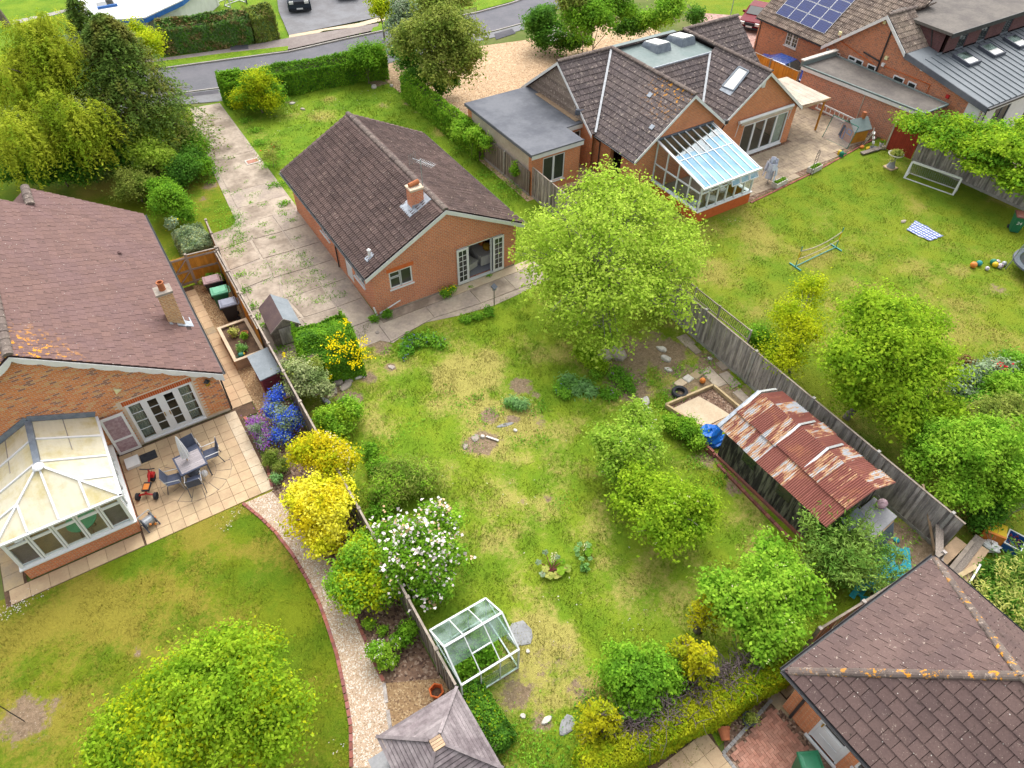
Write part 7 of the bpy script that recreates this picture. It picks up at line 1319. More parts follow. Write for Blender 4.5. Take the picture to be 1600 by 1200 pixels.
for i in range(9): x = -1.2+i*.33; MB().bar((x, 0, .55-.03*i*.3), (x, 0, .95-.03*i*.3), .05, .04).ob('rung', 'white_paint', ld)
sd_ = thing('step_ladder', 'small white step ladder standing open beside the playhouse', 'step ladder', (33.5, -1.3, 0), R(35)); b = MB()
for s in (-.2, .2): b.bar((s, -.25, 0), (s*.8, .1, 1.15), .04).bar((s, .4, 0), (s*.8, .12, .9), .03)
b.ob('frame', 'alu', sd_)
for z in (.3, .6, .9): MB().box(-.19, .19, -.25+z*.3-.07, -.25+z*.3+.07, z, z+.03).ob('tread', 'white_paint', sd_)
ra = thing('rotary_airer', 'rotary airer hung with pale blue laundry on the neighbour patio', 'clothes airer', (24.6, -1.1, .03)); MB().tube((0, 0, 0), (0, 0, 1.5), .025).ob('pole', 'alu', ra); q = random.Random(5)
for i in range(28): a = i*.8; r = q.uniform(.08, .45); z1_ = q.uniform(.8, 1.45) if i > 3 else 1.5; hgt = q.uniform(.35, .8); c, s = math.cos(a), math.sin(a); w_ = q.uniform(.06, .13); MB().hexa([(r*c-s*w_-.01, r*s+c*w_, max(.08, z1_-hgt)), (r*c+s*w_-.01, r*s-c*w_, max(.08, z1_-hgt)), (r*c+s*w_+.015, r*s-c*w_, max(.08, z1_-hgt)+.02), (r*c-s*w_+.015, r*s+c*w_, max(.08, z1_-hgt)), (r*c*.8-s*w_, r*s*.8+c*w_, z1_), (r*c*.8+s*w_, r*s*.8-c*w_, z1_), (r*c*.8+s*w_+.015, r*s*.8-c*w_, z1_), (r*c*.8-s*w_+.015, r*s*.8+c*w_, z1_)]).ob('garment', 'laundry', ra)
for (x, y), l in (((25.0, -1.62), 'rectangular stone trough planter nearest the laundry airer'), ((28.1, -1.55), 'rectangular stone trough planter beside the metal rose arch')):
 t = thing('trough', l, 'planter', (x, y, .03), R(6)); b = MB()
 for a in ((-.5, .5, -.2, -.15), (-.5, .5, .15, .2), (-.5, -.45, -.15, .15), (.45, .5, -.15, .15)): b.box(*a, 0, .3)
 b.ob('sides', 'white_stone', t); MB().box(-.45, .45, -.15, .15, 0, .24).ob('soil', 'soil', t)
ar = thing('rose_support', 'thin rusty metal plant support standing at the patio edge', 'plant support', (27.2, -2.05, 0)); b = MB()
for x in (-.12, .12): b.tube((x, 0, 0), (x, .0, 1.65), .012)
for i in range(7): b.tube((-.12, 0, .4+i*.2), (.12, 0, .5+i*.2), .01)
b.path([(-.12, 0, 1.65), (0, 0, 1.85), (.12, 0, 1.65)], .012).ob('frame', 'rubber', ar)
wc = thing('watering_can', 'green and yellow watering can near the patio edge by the mesh panel', 'watering can', (30.9, -1.25, .03), 1.0); MB().lathe([(.13, 0), (.14, .24), (.1, .3)], n=12).ob('body', 'green_ball', wc); MB().lathe([(.11, 0), (.12, .2), (.08, .26)], (.24, .05, 0), 12).ob('reservoir', 'yellow', wc); MB().path([(-.12, 0, .12), (-.4, 0, .4)], .022).tube((-.4, 0, .4), (-.46, 0, .44), .03, .06).ob('spout', 'green_ball', wc); MB().path([(.12, 0, .26), (.05, 0, .42), (-.1, 0, .3)], .015).ob('handle', 'green_ball', wc)
for (u, v), m, l in (((1346, 232), 'orange', 'orange plastic toy on the patio near the step ladder'), ((1355, 234), 'yellow', 'small yellow plastic toy beside the orange toy on the patio')): tag(MB().lump((0, 0, .08), .16, .12, .1, int(u)).ob('toy', m, None, loc=(*G(u, v)[:2], .03)), l, 'toy')
fp_ = pot((34.1, -1.7), .13, .25, 'white_paint', 'white flower pot with a red geranium by the brick garage wall', z=.02); pot((33.95, -2.0), .12, .22, 'canvas_cream', 'cream pot with grey green leaves beside the red gate', z=.02)
tr_ = thing('garden_trug', 'shallow grey bowl resting on a low plank by the patio edge', 'bowl', (33.4, -1.75, .02)); MB().lathe([(.2, 0), (.3, .12), (.27, .12), (.18, .03)], n=16).ob('bowl', 'concrete_grey', tr_); tag(MB().bar((32.2, -1.75, .1), (33.8, -1.9, .1), .3, .08).ob('plank_step', 'wood_grey', None), 'grey sleeper plank at the patio corner by the pedestal planter', 'plank')
bx = thing('storage_bench', 'wooden armchair half hidden behind the acer on the far terrace', 'chair', (38.6, -6.6, .02), R(30)); MB().box(-.4, .4, -.4, .4, .3, .42).ob('seat', 'wood_tan', bx); MB().box(-.4, .4, .32, .4, .42, .95).ob('backrest', 'wood_tan', bx)
bx.name = 'armchair'
for s in (-.38, .38): MB().box(s-.04, s+.04, -.4, .4, .58, .64).ob('arm', 'wood_tan', bx); MB().box(s-.04, s+.04, -.4, -.32, 0, .58).ob('leg', 'wood_tan', bx); MB().box(s-.04, s+.04, .32, .4, 0, .58).ob('leg', 'wood_tan', bx)
pg = thing('parasol', 'grey garden parasol open on the far terrace behind the acer', 'parasol', (36.9, -5.6, 0)); MB().lathe([(1.5, 1.7), (.8, 1.95), (.01, 2.1)], n=8, cap=False).ob('canopy', 'felt_grey', pg); MB().tube((0, 0, 0), (0, 0, 2.1), .03).ob('pole', 'alu', pg)
pot(G(352, 440).xy, .2, .3, 'black_plastic', 'dark pot with pink flowers left of the bins', z=0); pot((-5.55, 6.1), .2, .34, 'car_navy', 'dark blue glazed pot with green leaves in the fence corner'); pot((-5.85, 6.25), .2, .3, 'black_plastic', 'black pot with broad green leaves between two pots by the orange fence'); pot((-5.75, 1.35), .16, .2, 'terracotta', 'terracotta pot with a bushy plant standing in the raised bed', z=.44)
wcan = thing('toy_can', 'bright green and yellow toy watering can in the raised bed corner', 'watering can', (-6.3, .15, .44), .4); MB().lathe([(.13, 0), (.13, .16), (.08, .2)], n=10).ob('body', 'hose_green', wcan); MB().ball((.1, -.08, .14), .05, 8).ob('rose', 'yellow', wcan); MB().path([(-.13, 0, .05), (-.28, 0, .2)], .02).ob('spout', 'hose_green', wcan)
tpb = thing('plant_pot', 'fallen terracotta pot lying beside the golden hedge and the block paving', 'plant pot', (*G(1130, 1148)[:2], .16), R(140)); tpb.rotation_euler = (R(78), 0, R(150)); MB().lathe([(.12, -.2), (.17, .08), (.19, .08), (.19, .16), (.16, .16), (.14, .0)], n=14).ob('pot', 'terracotta', tpb)
gp_ = pot(G(1168, 1128).xy, .2, .3, 'metal_dark', 'blue grey glazed pot with straggly stems between the hedge and the block paving')
# ================================================================ cars
def car(label, loc, rz, paint, kind='saloon'):
 t = thing('parked_car', label, 'car', (*loc, 0), rz); L = 4.7; W = .92
 if kind == 'suv': prof = [(-2.3, .45), (-2.32, .95), (-2.1, 1.12), (-1.15, 1.18), (-.75, 1.75), (2.1, 1.82), (2.3, 1.2), (2.32, .5)]; gl = [(-1.05, 1.2), (-.72, 1.68), (2.0, 1.72), (2.1, 1.2)]; hs_ = 1.18
 else: prof = [(-2.3, .35), (-2.32, .62), (-2.15, .8), (-1.1, .95), (-.35, 1.42), (.95, 1.44), (1.75, 1.05), (2.28, .98), (2.34, .45)]; gl = [(-1.0, .97), (-.33, 1.37), (.92, 1.38), (1.6, 1.02)]; hs_ = .95
 b = MB(); vs = []; n = len(prof)
 for s in (-1, -.9, .9, 1):
  for x, z in prof: k = 1-.16*max(0, (z-hs_)/.6) if z > hs_ else 1; dz = 0 if abs(s) < 1 else -.03; vs.append((x*(1 if abs(s) < 1 else .985), s*W*k, z+dz))
 fs = [tuple(range(n-1, -1, -1)), tuple(range(3*n, 4*n))]
 for j in range(3):
  for i in range(n): fs.append((j*n+i, j*n+(i+1) % n, (j+1)*n+(i+1) % n, (j+1)*n+i))
 b.add(vs, fs).ob('body', paint, t, smooth=False)
 for s in (-1, 1): MB().poly([(x, s*(W*.995-.155*max(0, (z-hs_)/.6))+s*.006, z) for x, z in gl]).ob('side_window', 'glass_dark', t)
 (xa, za), (xb, zb2) = (prof[3], prof[4]); MB().hexa([(xa+.06, -.74, za+.03), (xa+.06, .74, za+.03), (xb-.04, .66, zb2-.03), (xb-.04, -.66, zb2-.03), (xa+.02, -.74, za+.06), (xa+.02, .74, za+.06), (xb-.07, .66, zb2), (xb-.07, -.66, zb2)]).ob('windscreen', 'headlight' if kind == 'bright' else 'glass_dark', t)
 r = .38 if kind == 'suv' else .32
 for x in (-1.45, 1.4):
  for s in (-1, 1): w_ = MB().tube((x, s*.74, r), (x, s*.94, r), r, n=18).ob('wheel', 'rubber', t); MB().tube((x, s*.935, r), (x, s*.95, r), r*.64, n=12).ob('rim', 'alu', w_)
 zl_ = .92 if kind == 'suv' else .66
 for s in (-1, 1): MB().box(-2.36, -2.2, s*.62-.17, s*.62+.17, zl_-.09, zl_+.1).ob('headlight', 'headlight', t); MB().box(2.22, 2.36, s*.68-.12, s*.68+.12, zl_, zl_+.18).ob('tail_light', 'red', t); MB().box(-.85, -.65, s*1.0-.1, s*1.0+.1, hs_+.02, hs_+.16).ob('mirror', paint, t)
 MB().box(-2.37, -2.3, -.42, .42, zl_-.12, zl_+.1).ob('grille', 'rubber', t); MB().box(-2.4, -2.36, -.26, .26, .42, .53).ob('number_plate', 'white_paint', t); MB().box(2.3, 2.38, -.26, .26, .55, .66).ob('number_plate', 'yellow', t); MB().box(-2.38, -2.25, -.85, .85, .28, .42).ob('bumper', 'rubber', t)
 return t
car('dark blue off road car facing the road on the opposite driveway', (11.6, 40.6), R(72), 'car_dark', 'suv'); car('blue hatchback parked with its rear to the road on the opposite driveway', (16.2, 41.3), R(-108), 'car_blue'); car('dark red saloon car parked on the pink paved drive at top right', (42.7, 17.5), R(28), 'car_red'); car('dark blue car parked behind the orange fence beside the brick wall', (36.2, 8.6), R(100), 'car_navy')
# ================================================================ across the road
wh = thing('white_house', 'white flat roofed house with a blue fascia across the road', 'house', (-1, 45, 0), 0); TWH = lambda x, y, z: (x+1, y-45, z)
rq = [tuple(G(u, v, 2.5)[:2]) for u, v in ((140, 33), (226, 27), (284, 0), (340, -45), (90, -45), (112, 0))]; wq2 = [tuple(G(u, v, 2.5)[:2]) for u, v in ((142, 28), (224, 22), (276, 0), (330, -43), (95, -43), (118, 0))]
MB(TWH).prism(rq, 2.42, 2.5).ob('roof', 'white_paint', wh); MB(TWH).prism(rq, 2.1, 2.415).ob('fascia', 'blue_paint', wh); MB(TWH).prism(wq2, 0, 2.1).ob('wall', 'white_paint', wh); p = G(166, 8, 2.5); MB(TWH).box(p.x-.6, p.x+.6, p.y-.5, p.y+.5, 2.5, 2.62).ob('roof_window', 'glass_dark', wh); MB(TWH).box(p.x-.7, p.x+.7, p.y-.65, p.y-.5, 2.5, 2.66).ob('sill', 'blue_paint', wh)
for (u, v), l in (((352, 6), 'white framed football goal lying beyond the long front hedge'), ((372, 8), 'second white goal frame beside the lamp post beyond the hedge')):
 p = G(u, v); t = thing('goal_frame', l, 'football goal', (p.x, p.y, 0), .4); b = MB().bar((-.8, 0, 0), (-.8, 0, 1.1), .07).bar((.8, 0, 0), (.8, 0, 1.1), .07).bar((-.8, 0, 1.1), (.8, 0, 1.1), .07).bar((-.8, .8, 0), (-.8, 0, 1.1), .05).bar((.8, .8, 0), (.8, 0, 1.1), .05).bar((-.8, .8, .03), (.8, .8, .03), .05).bar((-.8, 0, .03), (-.8, .8, .03), .05).bar((.8, 0, .03), (.8, .8, .03), .05).ob('frame', 'white_paint', t)
p = G(386, 6); lp = thing('lamp_post', 'slim dark lamp post beyond the hedge at the top edge', 'lamp post', (p.x, p.y, 0)); MB().tube((0, 0, 0), (0, 0, 4.5), .06).ob('pole', 'metal_dark', lp); MB().box(-.5, .05, -.08, .08, 4.4, 4.5).ob('lamp_head', 'galv', lp)
# ================================================================ vegetation: real leaves, gathered in clumps
GEN = np.random.default_rng(5)
leaf_mat('leaf_spring', (.40, .57, .06), (.52, .64, .10), (.33, .49, .045), 0.55)
leaf_mat('leaf_apple', (.33, .52, .055), (.46, .61, .09), (.25, .42, .04), 0.55)
leaf_mat('leaf_lime', (.29, .47, .024), (.40, .54, .034), (.21, .37, .02), 0.55)
leaf_mat('leaf_yellowgreen', (.45, .54, .014), (.55, .58, .02), (.33, .45, .014), 0.55)
leaf_mat('leaf_willow', (.37, .45, .03), (.48, .52, .045), (.24, .35, .02), 0.52, cl=.6)
leaf_mat('leaf_conifer', (.085, .16, .024), (.13, .20, .034), (.16, .165, .028), 0.25, cl=.5)
leaf_mat('leaf_dark', (.085, .23, .022), (.13, .29, .028), (.06, .16, .018), 0.35)
leaf_mat('leaf_mid', (.15, .34, .02), (.23, .42, .028), (.11, .26, .018), 0.45)
leaf_mat('leaf_fresh', (.25, .47, .034), (.36, .55, .05), (.18, .38, .026), 0.5)
leaf_mat('leaf_olive', (.25, .32, .05), (.35, .39, .085), (.17, .245, .035), 0.45)
leaf_mat('leaf_laurel', (0.0915, 0.183, 0.0534), (0.152, 0.244, 0.0686), (0.244, 0.183, 0.0686), .2)
leaf_mat('leaf_gold', (.60, .52, .012), (.68, .56, .016), (.42, .45, .012), 0.4)
leaf_mat('leaf_goldbright', (.85, .78, .04), (.85, .80, .10), (.66, .66, .025), 0.4)
leaf_mat('leaf_goldconifer', (.46, .42, .01), (.36, .37, .012), (.27, .32, .012), 0.4)
leaf_mat('leaf_hedgegold', (.30, .41, .012), (.21, .33, .012), (.40, .43, .014), 0.4)
leaf_mat('leaf_varieg', (0.275, 0.35, 0.125), (0.45, 0.475, 0.225), (0.175, 0.25, 0.075), .28)
leaf_mat('leaf_grey', (0.213, 0.3, 0.163), (0.3, 0.375, 0.225), (0.15, 0.225, 0.112), .25)
leaf_mat('leaf_bamboo', (.19, .34, .05), (.29, .43, .09), (.12, .26, .035), 0.45)
leaf_mat('leaf_bronze', (0.25, 0.138, 0.05), (0.2, 0.188, 0.05), (0.15, 0.0875, 0.0375), .3)
leaf_mat('leaf_yellowed', (0.425, 0.45, 0.0875), (0.525, 0.525, 0.15), (0.275, 0.375, 0.0625), .35)
leaf_mat('leaf_blue', (.20, .40, .13), (.29, .48, .18), (.17, .36, .07), 0.45)
leaf_mat('leaf_weed', (.17, .38, .03), (.25, .46, .04), (.12, .30, .025), 0.45)
def unit(a): return a/np.maximum(np.linalg.norm(a, axis=1, keepdims=True), 1e-6)
LS, NP = .68, 1.7
def leaves(name, C, N, size, m, parent, asp=1.7, loc=None):
 n = len(C); N = unit(N); t = GEN.normal(size=(n, 3)); A = unit(np.cross(N, t)); B = np.cross(N, A); s = LS*np.broadcast_to(np.asarray(size, float), (n,))*GEN.uniform(.65, 1.3, n)
 V = np.empty((n, 4, 3)); a = A*(s*asp/2)[:, None]; b = B*(s/2)[:, None]; fold = N*(s*.18)[:, None]
 V[:, 0] = C-a; V[:, 1] = C-b*1.0-a*.1+fold; V[:, 2] = C+a-fold*.6; V[:, 3] = C+b-a*.1+fold
 if loc is not None: V = V-np.asarray(loc)
 return bigmesh(name, V.reshape(-1, 3), np.arange(4*n).reshape(-1, 4), m, parent)
def lobe_px(u, v, z, rp, zf=.8): c = G(u, v, z); r = rp*pxm(c)*.97; return (np.array(c), r, r, r*zf)
def clumps(lobes, n, shell=.55, low=-.45):
 """clump centres: every lobe breaks up into unequal boughs with gaps between them"""
 S = []
 for c, rx, ry, rz in lobes:
  k = int(np.clip(6+rx*5, 7, 22)); d = unit(GEN.normal(size=(k, 3))); d[:, 2] = np.where(d[:, 2] < low, -d[:, 2], d[:, 2])
  for v in d: q = GEN.uniform(.20, .40); f = GEN.uniform(.45, .86)-.1*q; S.append([*(np.array(c)+v*np.array([rx, ry, rz])*f), rx*q, ry*q, rz*q*.9])
  S.append([*c, rx*.62, ry*.62, rz*.62])
 S = np.array(S); w = S[:, 3]**2; k = GEN.choice(len(S), n, p=w/w.sum()); d = unit(GEN.normal(size=(n, 3))); d[:, 2] = np.where(d[:, 2] < low, -d[:, 2], d[:, 2])
 rad = .35+.7*GEN.random(n)**.7; rad += np.where(GEN.random(n) < .10, GEN.random(n)*.5, 0); c = S[k, :3]+d*S[k, 3:6]*rad[:, None]; c[:, 2] = np.maximum(c[:, 2], .06); return c, d
def foliage(lobes, nc, per, cr, up=.65, out=.45, flat=.8, shell=.55, low=-.45):
 per = int(per*NP); c, d = clumps(lobes, nc, shell, low); o = GEN.normal(size=(nc, per, 3))*cr*GEN.uniform(.5, 1.35, (nc, 1, 1))*np.array([1, 1, flat]); C = (c[:, None]+o).reshape(-1, 3)
 N = np.repeat(d, per, 0)*out+np.array([0, 0, up])+unit(o.reshape(-1, 3))*.4+GEN.normal(size=(nc*per, 3))*.5; C[:, 2] = np.maximum(C[:, 2], .03); return C, N, c
def limbs(b, base, fork, targets, r0, r1=.012, nl=6, seed=0):
 q = random.Random(seed); base, fork = Vector(base), Vector(fork); mid = base.lerp(fork, .5)+Vector((q.uniform(-.08, .08), q.uniform(-.08, .08), 0)); b.tube(base, mid, r0, r0*.85, 8); b.tube(mid, fork, r0*.85, r0*.7, 8)
 T = [Vector(t) for t in targets]; hubs = []
 for i in range(nl):
  t = T[i*len(T)//nl]; h = fork.lerp(t, .5)+Vector((0, 0, .1)); b.tube(fork, h, r0*.5, r0*.28, 6); hubs.append(h)
 for t in T: h = min(hubs, key=lambda k: (k-t).length); m = h.lerp(t, .5)+Vector((q.uniform(-.15, .15), q.uniform(-.15, .15), q.uniform(0, .2)))*min(1, (h-t).length); b.tube(h, m, r0*.2+.004, r0*.12+.004, 4, False); b.tube(m, t, r0*.12+.004, r1*.5, 4, False)
def plant(name, label, cat, lobes, m, nc, per, leaf, cr, base=None, trunk=.0, fork=.35, bark='bark', group=None, asp=1.7, flowers=(), nt=40, crown='foliage', stem='stem', up=.65, out=.4, shell=.5, flat=.8, low=-.45, extra=()):
 lobes = [lobe_px(*l) if len(l) in (4, 5) and not hasattr(l[0], 'shape') else l for l in lobes]
 W = [l[1]**2 for l in lobes]; c = sum(l[0]*w for l, w in zip(lobes, W))/sum(W); bx = (base[0], base[1], 0) if base is not None else (c[0], c[1], 0)
 t = thing(name, label, cat, bx, 0, group); C, N, cc = foliage(lobes, nc, per, cr, up, out, flat, shell, low)
 leaves(crown, C, N, leaf, m, t, asp, bx)
 for m2, k in extra: C2, N2, _ = foliage(lobes, int(nc*k), per, cr, up, out, flat, shell, low); leaves(crown, C2, N2, leaf, m2, t, asp, bx)
 zt = c[2]; r = trunk or max(.015, lobes[0][1]*.03); b = MB(); top = Vector((c[0]-bx[0], c[1]-bx[1], zt)); fk = Vector((0, 0, 0)).lerp(top, fork)
 idx = GEN.choice(len(cc), min(nt, len(cc)), replace=False); limbs(b, (0, 0, -.02), fk, [tuple(cc[i]-np.array(bx)) for i in idx], r, nl=min(7, max(3, nt//6)), seed=len(label)); b.ob(stem, bark, t)
 for fm, fn, fs, fk_ in flowers:
  k = GEN.choice(len(C), fn, replace=False) if fk_ is None else None
  if fk_ is not None: msk = np.where(fk_(C))[0]; k = GEN.choice(msk, min(fn, len(msk)), replace=False)
  d = np.repeat(C[k], 4, 0)+GEN.normal(size=(4*len(k), 3))*fs*.9+np.array([0, 0, fs*.9]); leaves('blossom', d, np.array([0, 0, 1.])+GEN.normal(size=d.shape)*.5, fs, fm, t, 1.1, bx)
 return t
def tree(*a, **k): k.setdefault('crown', 'crown'); k.setdefault('stem', 'trunk'); return plant(*a, **k)
def hedge(name, label, pts, w, h, m, n, leaf, group=None, asp=1.6, cr=.09, taper=.9, cat='hedge', rnd_=.5, extra=(), topm=None):
 P = [np.array(p, float) for p in pts]; seg = [(a, b, np.linalg.norm(b-a)) for a, b in zip(P, P[1:])]; tot = sum(s[2] for s in seg); bx = (*(sum(P)/len(P)), 0); t = thing(name, label, cat, bx, 0, group)
 def surf(n):
  n = int(n*1.7)
  k = GEN.choice(len(seg), n, p=[s[2]/tot for s in seg]); f = GEN.random(n); A = np.array([s[0] for s in seg])[k]; B = np.array([s[1] for s in seg])[k]; D = unit(B-A); Nn = np.stack([-D[:, 1], D[:, 0]], 1); X = A+(B-A)*f[:, None]
  per = 2*h+w; q = GEN.random(n)*per; s = np.where(q < h, -1., np.where(q < 2*h, 1., 0.)); z = np.where(q < h, q, np.where(q < 2*h, q-h, h)); lat = np.where(s == 0, (q-2*h)/w-.5, s*.5)*w; k2 = 1-(1-taper)*z/h; rr = 1-rnd_*np.clip((z/h-.75)/.25, 0, 1)*np.abs(lat)/w
  nz = (vnoise(X[:, 0]*1.0+z, X[:, 1]+lat, .9, 3)-.5)*2; lat = lat*k2*(1+.22*nz); z = z*rr*(1+.10*nz)-(GEN.random(n)**2)*.05; endr = np.where(GEN.random(n) < .04, 1, 0)
  C = np.column_stack([X+Nn*lat[:, None], np.maximum(z, .03)])+GEN.normal(size=(n, 3))*cr*.5; Nv = np.column_stack([Nn*(s*.9)[:, None], np.where(s == 0, 1.0, .45)])+GEN.normal(size=(n, 3))*.45; return C, Nv
 C, N = surf(n)
 for e, o in ((P[0], P[0]-P[1]), (P[-1], P[-1]-P[-2])):     # end faces
  ne = max(50, int(n*w/(2*tot+w)*.9)); d = o/np.linalg.norm(o); nn = np.array([-d[1], d[0]]); l = GEN.uniform(-.5, .5, ne)*w; z = GEN.random(ne)*h*.95; C = np.vstack([C, np.column_stack([e+nn*l[:, None]+d*(.08-.3*(np.abs(l)/w))[:, None], z])+GEN.normal(size=(ne, 3))*cr*.5]); N = np.vstack([N, np.column_stack([np.tile(d, (ne, 1)), np.full(ne, .4)])+GEN.normal(size=(ne, 3))*.4])
 leaves('foliage', C, N, leaf, m, t, asp, bx)
 for m2, k in extra: C2, N2 = surf(int(n*k)); leaves('foliage', C2, N2, leaf, m2, t, asp, bx)
 b = MB()
 for a, c, _ in seg: b.bar((a[0]-bx[0], a[1]-bx[1], h*.42), (c[0]-bx[0], c[1]-bx[1], h*.42), w*.62, h*.75)
 b.ob('stems', 'twig', t); return t
# ---------------------------------------------------------------- the big trees
tree('spring_tree', 'large spreading spring green tree in the middle between bungalow and right fence', 'tree', [(950, 395, 4.2, 124, .75), (875, 400, 3.6, 76, .8), (1040, 400, 3.8, 78, .8), (950, 315, 4.6, 88, .7), (900, 470, 2.8, 88, .8), (1015, 470, 2.9, 82, .8), (1010, 330, 4.2, 75, .7), (842, 360, 3.4, 48, .8), (940, 525, 1.9, 55, .7), (1070, 370, 3.6, 40, .8)], 'leaf_spring', 1500, 14, .135, .27, base=(8.4, -5.9), trunk=.2, fork=.35, bark='bark_grey', nt=240, shell=.35, low=-.8)
AP = dict(trunk=.10, fork=.3, bark='bark_grey', nt=60, shell=.4, low=-.7)
tree('apple_tree', 'smaller upper apple tree with pale green leaves beside the rusty shed', 'tree', [(985, 690, 1.6, 52, .6), (945, 690, 1.5, 32, .6), (995, 655, 1.5, 34, .6), (960, 725, 1.3, 30, .6)], 'leaf_apple', 330, 17, .11, .18, group='apple trees on the lawn', flowers=(('blossom_white', 50, .05, None),), **AP)
tree('apple_tree', 'larger lower apple tree with yellow green leaves in front of the rusty shed', 'tree', [(1040, 785, 1.7, 66, .6), (1000, 745, 1.6, 38, .6), (1095, 785, 1.5, 40, .6), (1045, 840, 1.4, 40, .6), (980, 790, 1.3, 28, .6), (1095, 830, 1.3, 28, .6)], 'leaf_lime', 480, 17, .11, .19, group='apple trees on the lawn', flowers=(('blossom_pale', 30, .05, None),), **AP)
tree('blossom_tree', 'round pale green tree with faint blossom by the back hedge beside the hipped roof', 'tree', [(1180, 935, 1.9, 86, .7), (1130, 930, 1.8, 52, .7), (1235, 920, 1.8, 56, .7), (1200, 990, 1.5, 58, .65), (1215, 875, 1.7, 42, .7)], 'leaf_fresh', 720, 20, .115, .18, trunk=.1, nt=50, shell=.45, low=-.6, flowers=(('blossom_pale', 120, .05, None),))
plant('garden_shrub', 'dense rounded bright green shrub on the lawn side of the golden hedge', 'shrub', [(1005, 1065, 1.2, 62, .85), (975, 1050, 1.0, 42, .85), (1040, 1055, 1.1, 38, .85), (990, 1105, .8, 45, .8)], 'leaf_mid', 620, 20, .10, .13, nt=30, extra=(('leaf_fresh', .35),))
tree('foreground_tree', 'bright yellow green tree filling the bottom left of the left lawn', 'tree', [(330, 1105, 2.3, 150, .55), (235, 1150, 1.9, 105, .55), (400, 1090, 2.1, 80, .55), (425, 1160, 1.9, 75, .55), (300, 1055, 2.0, 60, .55), (400, 1025, 1.8, 50, .55), (195, 1190, 1.7, 80, .55), (350, 1020, 2.0, 50, .5)], 'leaf_lime', 1100, 24, .10, .21, trunk=.13, nt=70, shell=.4, low=-.6, extra=(('leaf_yellowgreen', .25),))
tree('maple_tree', 'bright lime green maple behind the weathered fence on the right', 'tree', [(1385, 540, 3.2, 95, .7), (1330, 580, 2.8, 70, .7), (1450, 570, 2.8, 60, .7), (1400, 620, 2.2, 85, .65), (1365, 490, 3.2, 60, .7), (1430, 500, 3.0, 50, .7), (1460, 640, 1.8, 50, .7)], 'leaf_lime', 1150, 20, .13, .22, base=(13.7, -15.9), trunk=.16, fork=.45, bark='bark_grey', nt=70, shell=.35, low=-.7)
tree('birch_tree', 'thin yellow green tree with sparse crown left of the lime maple', 'tree', [(1240, 505, 2.6, 50, .8), (1225, 550, 2.0, 40, .7), (1260, 460, 2.8, 35, .8)], 'leaf_yellowgreen', 340, 18, .09, .2, base=(13.75, -12.8), trunk=.07, nt=60, shell=.2, low=-.8, bark='bark_grey')
tree('acer_tree', 'spreading dark lime acer with layered branches over the far fence at right', 'tree', [(1490, 212, 2.5, 58, .42), (1560, 230, 2.6, 66, .5), (1440, 197, 2.6, 34, .4), (1605, 225, 2.4, 62, .5), (1598, 290, 1.9, 40, .6), (1535, 258, 2.0, 42, .5)], 'leaf_lime', 1050, 20, .16, .26, base=(35.7, -6.8), trunk=.12, nt=60, shell=.4, flat=.4, up=.9, extra=(('leaf_mid', .3),))
# weeping yellow tree
def willow(label, lobes, m, n, L, leaf, base):
 lobes = [lobe_px(*l) for l in lobes]; t = thing('golden_willow', label, 'tree', (*base, 0)); c, d = clumps(lobes, n, .55, -.5); k = 26; s = np.linspace(0, 1, k)[None, :, None]; dr = d.copy(); dr[:, 2] = 0; ln = (L*GEN.uniform(.5, 1.2, n))[:, None, None]
 P = c[:, None]+dr[:, None]*s*ln*.55-np.array([0, 0, 1.])*(s**1.6)*ln; P = P.reshape(-1, 3)+GEN.normal(size=(n*k, 3))*.055; P[:, 2] = np.maximum(P[:, 2], .2); N = np.repeat(d, k, 0)*.8+np.array([0, 0, .6])+GEN.normal(size=P.shape)*.35
 leaves('crown', P, N, leaf, m, t, 2.8, (*base, 0)); b = MB(); limbs(b, (0, 0, 0), (0, 0, 2.2), [tuple(c[i]-np.array([*base, 0])) for i in GEN.choice(n, 60)], .28, nl=8); b.ob('trunk', 'bark', t)
willow('tall golden weeping tree filling the top left corner', [(70, 130, 5.0, 85, .9), (40, 210, 4.0, 75, .8), (110, 190, 4.2, 65, .8), (60, 60, 7.0, 55, .8), (150, 215, 3.0, 45, .8), (10, 120, 5, 60, .9)], 'leaf_willow', 2300, 1.5, .10, (-9.5, 21.5))
def conifer(label, base, H, r, m, n, top=0, lean=(0, 0), name='conifer', leaf=.10, cat='tree', group=None, droop=.35, spr=.10):
 t = thing(name, label, cat, (*base, 0), 0, group); h = GEN.random(n)**.75; a = GEN.random(n)*6.283; ln = r*(1-h)**.62*GEN.uniform(.65, 1.15, n)+.15; k = 22; s = np.sqrt(np.linspace(.08, 1, k))[None, :]; z0 = .25+h*(H-.3)
 X = np.cos(a)[:, None]*ln[:, None]*s+lean[0]*h[:, None]; Y = np.sin(a)[:, None]*ln[:, None]*s+lean[1]*h[:, None]; Z = z0[:, None]+ln[:, None]*(.15*s-droop*s*s); P = np.stack([X, Y, Z], -1).reshape(-1, 3)+GEN.normal(size=(n*k, 3))*np.array([spr, spr, spr*.5]); P[:, 2] = np.maximum(P[:, 2], .05)
 N = np.stack([np.repeat(np.cos(a), k)*.4, np.repeat(np.sin(a), k)*.4, np.ones(n*k)], -1)+GEN.normal(size=P.shape)*.35; leaves('crown', P, N, leaf, m, t, 2.2); b = MB().tube((0, 0, 0), (lean[0], lean[1], H*.97), .16, .02, 7)
 for i in range(0, n, max(1, n//50)): b.tube((lean[0]*h[i], lean[1]*h[i], z0[i]), (X[i, -1], Y[i, -1], Z[i, -1]), .025, .006, 4, False)
 b.ob('trunk', 'bark', t); return t
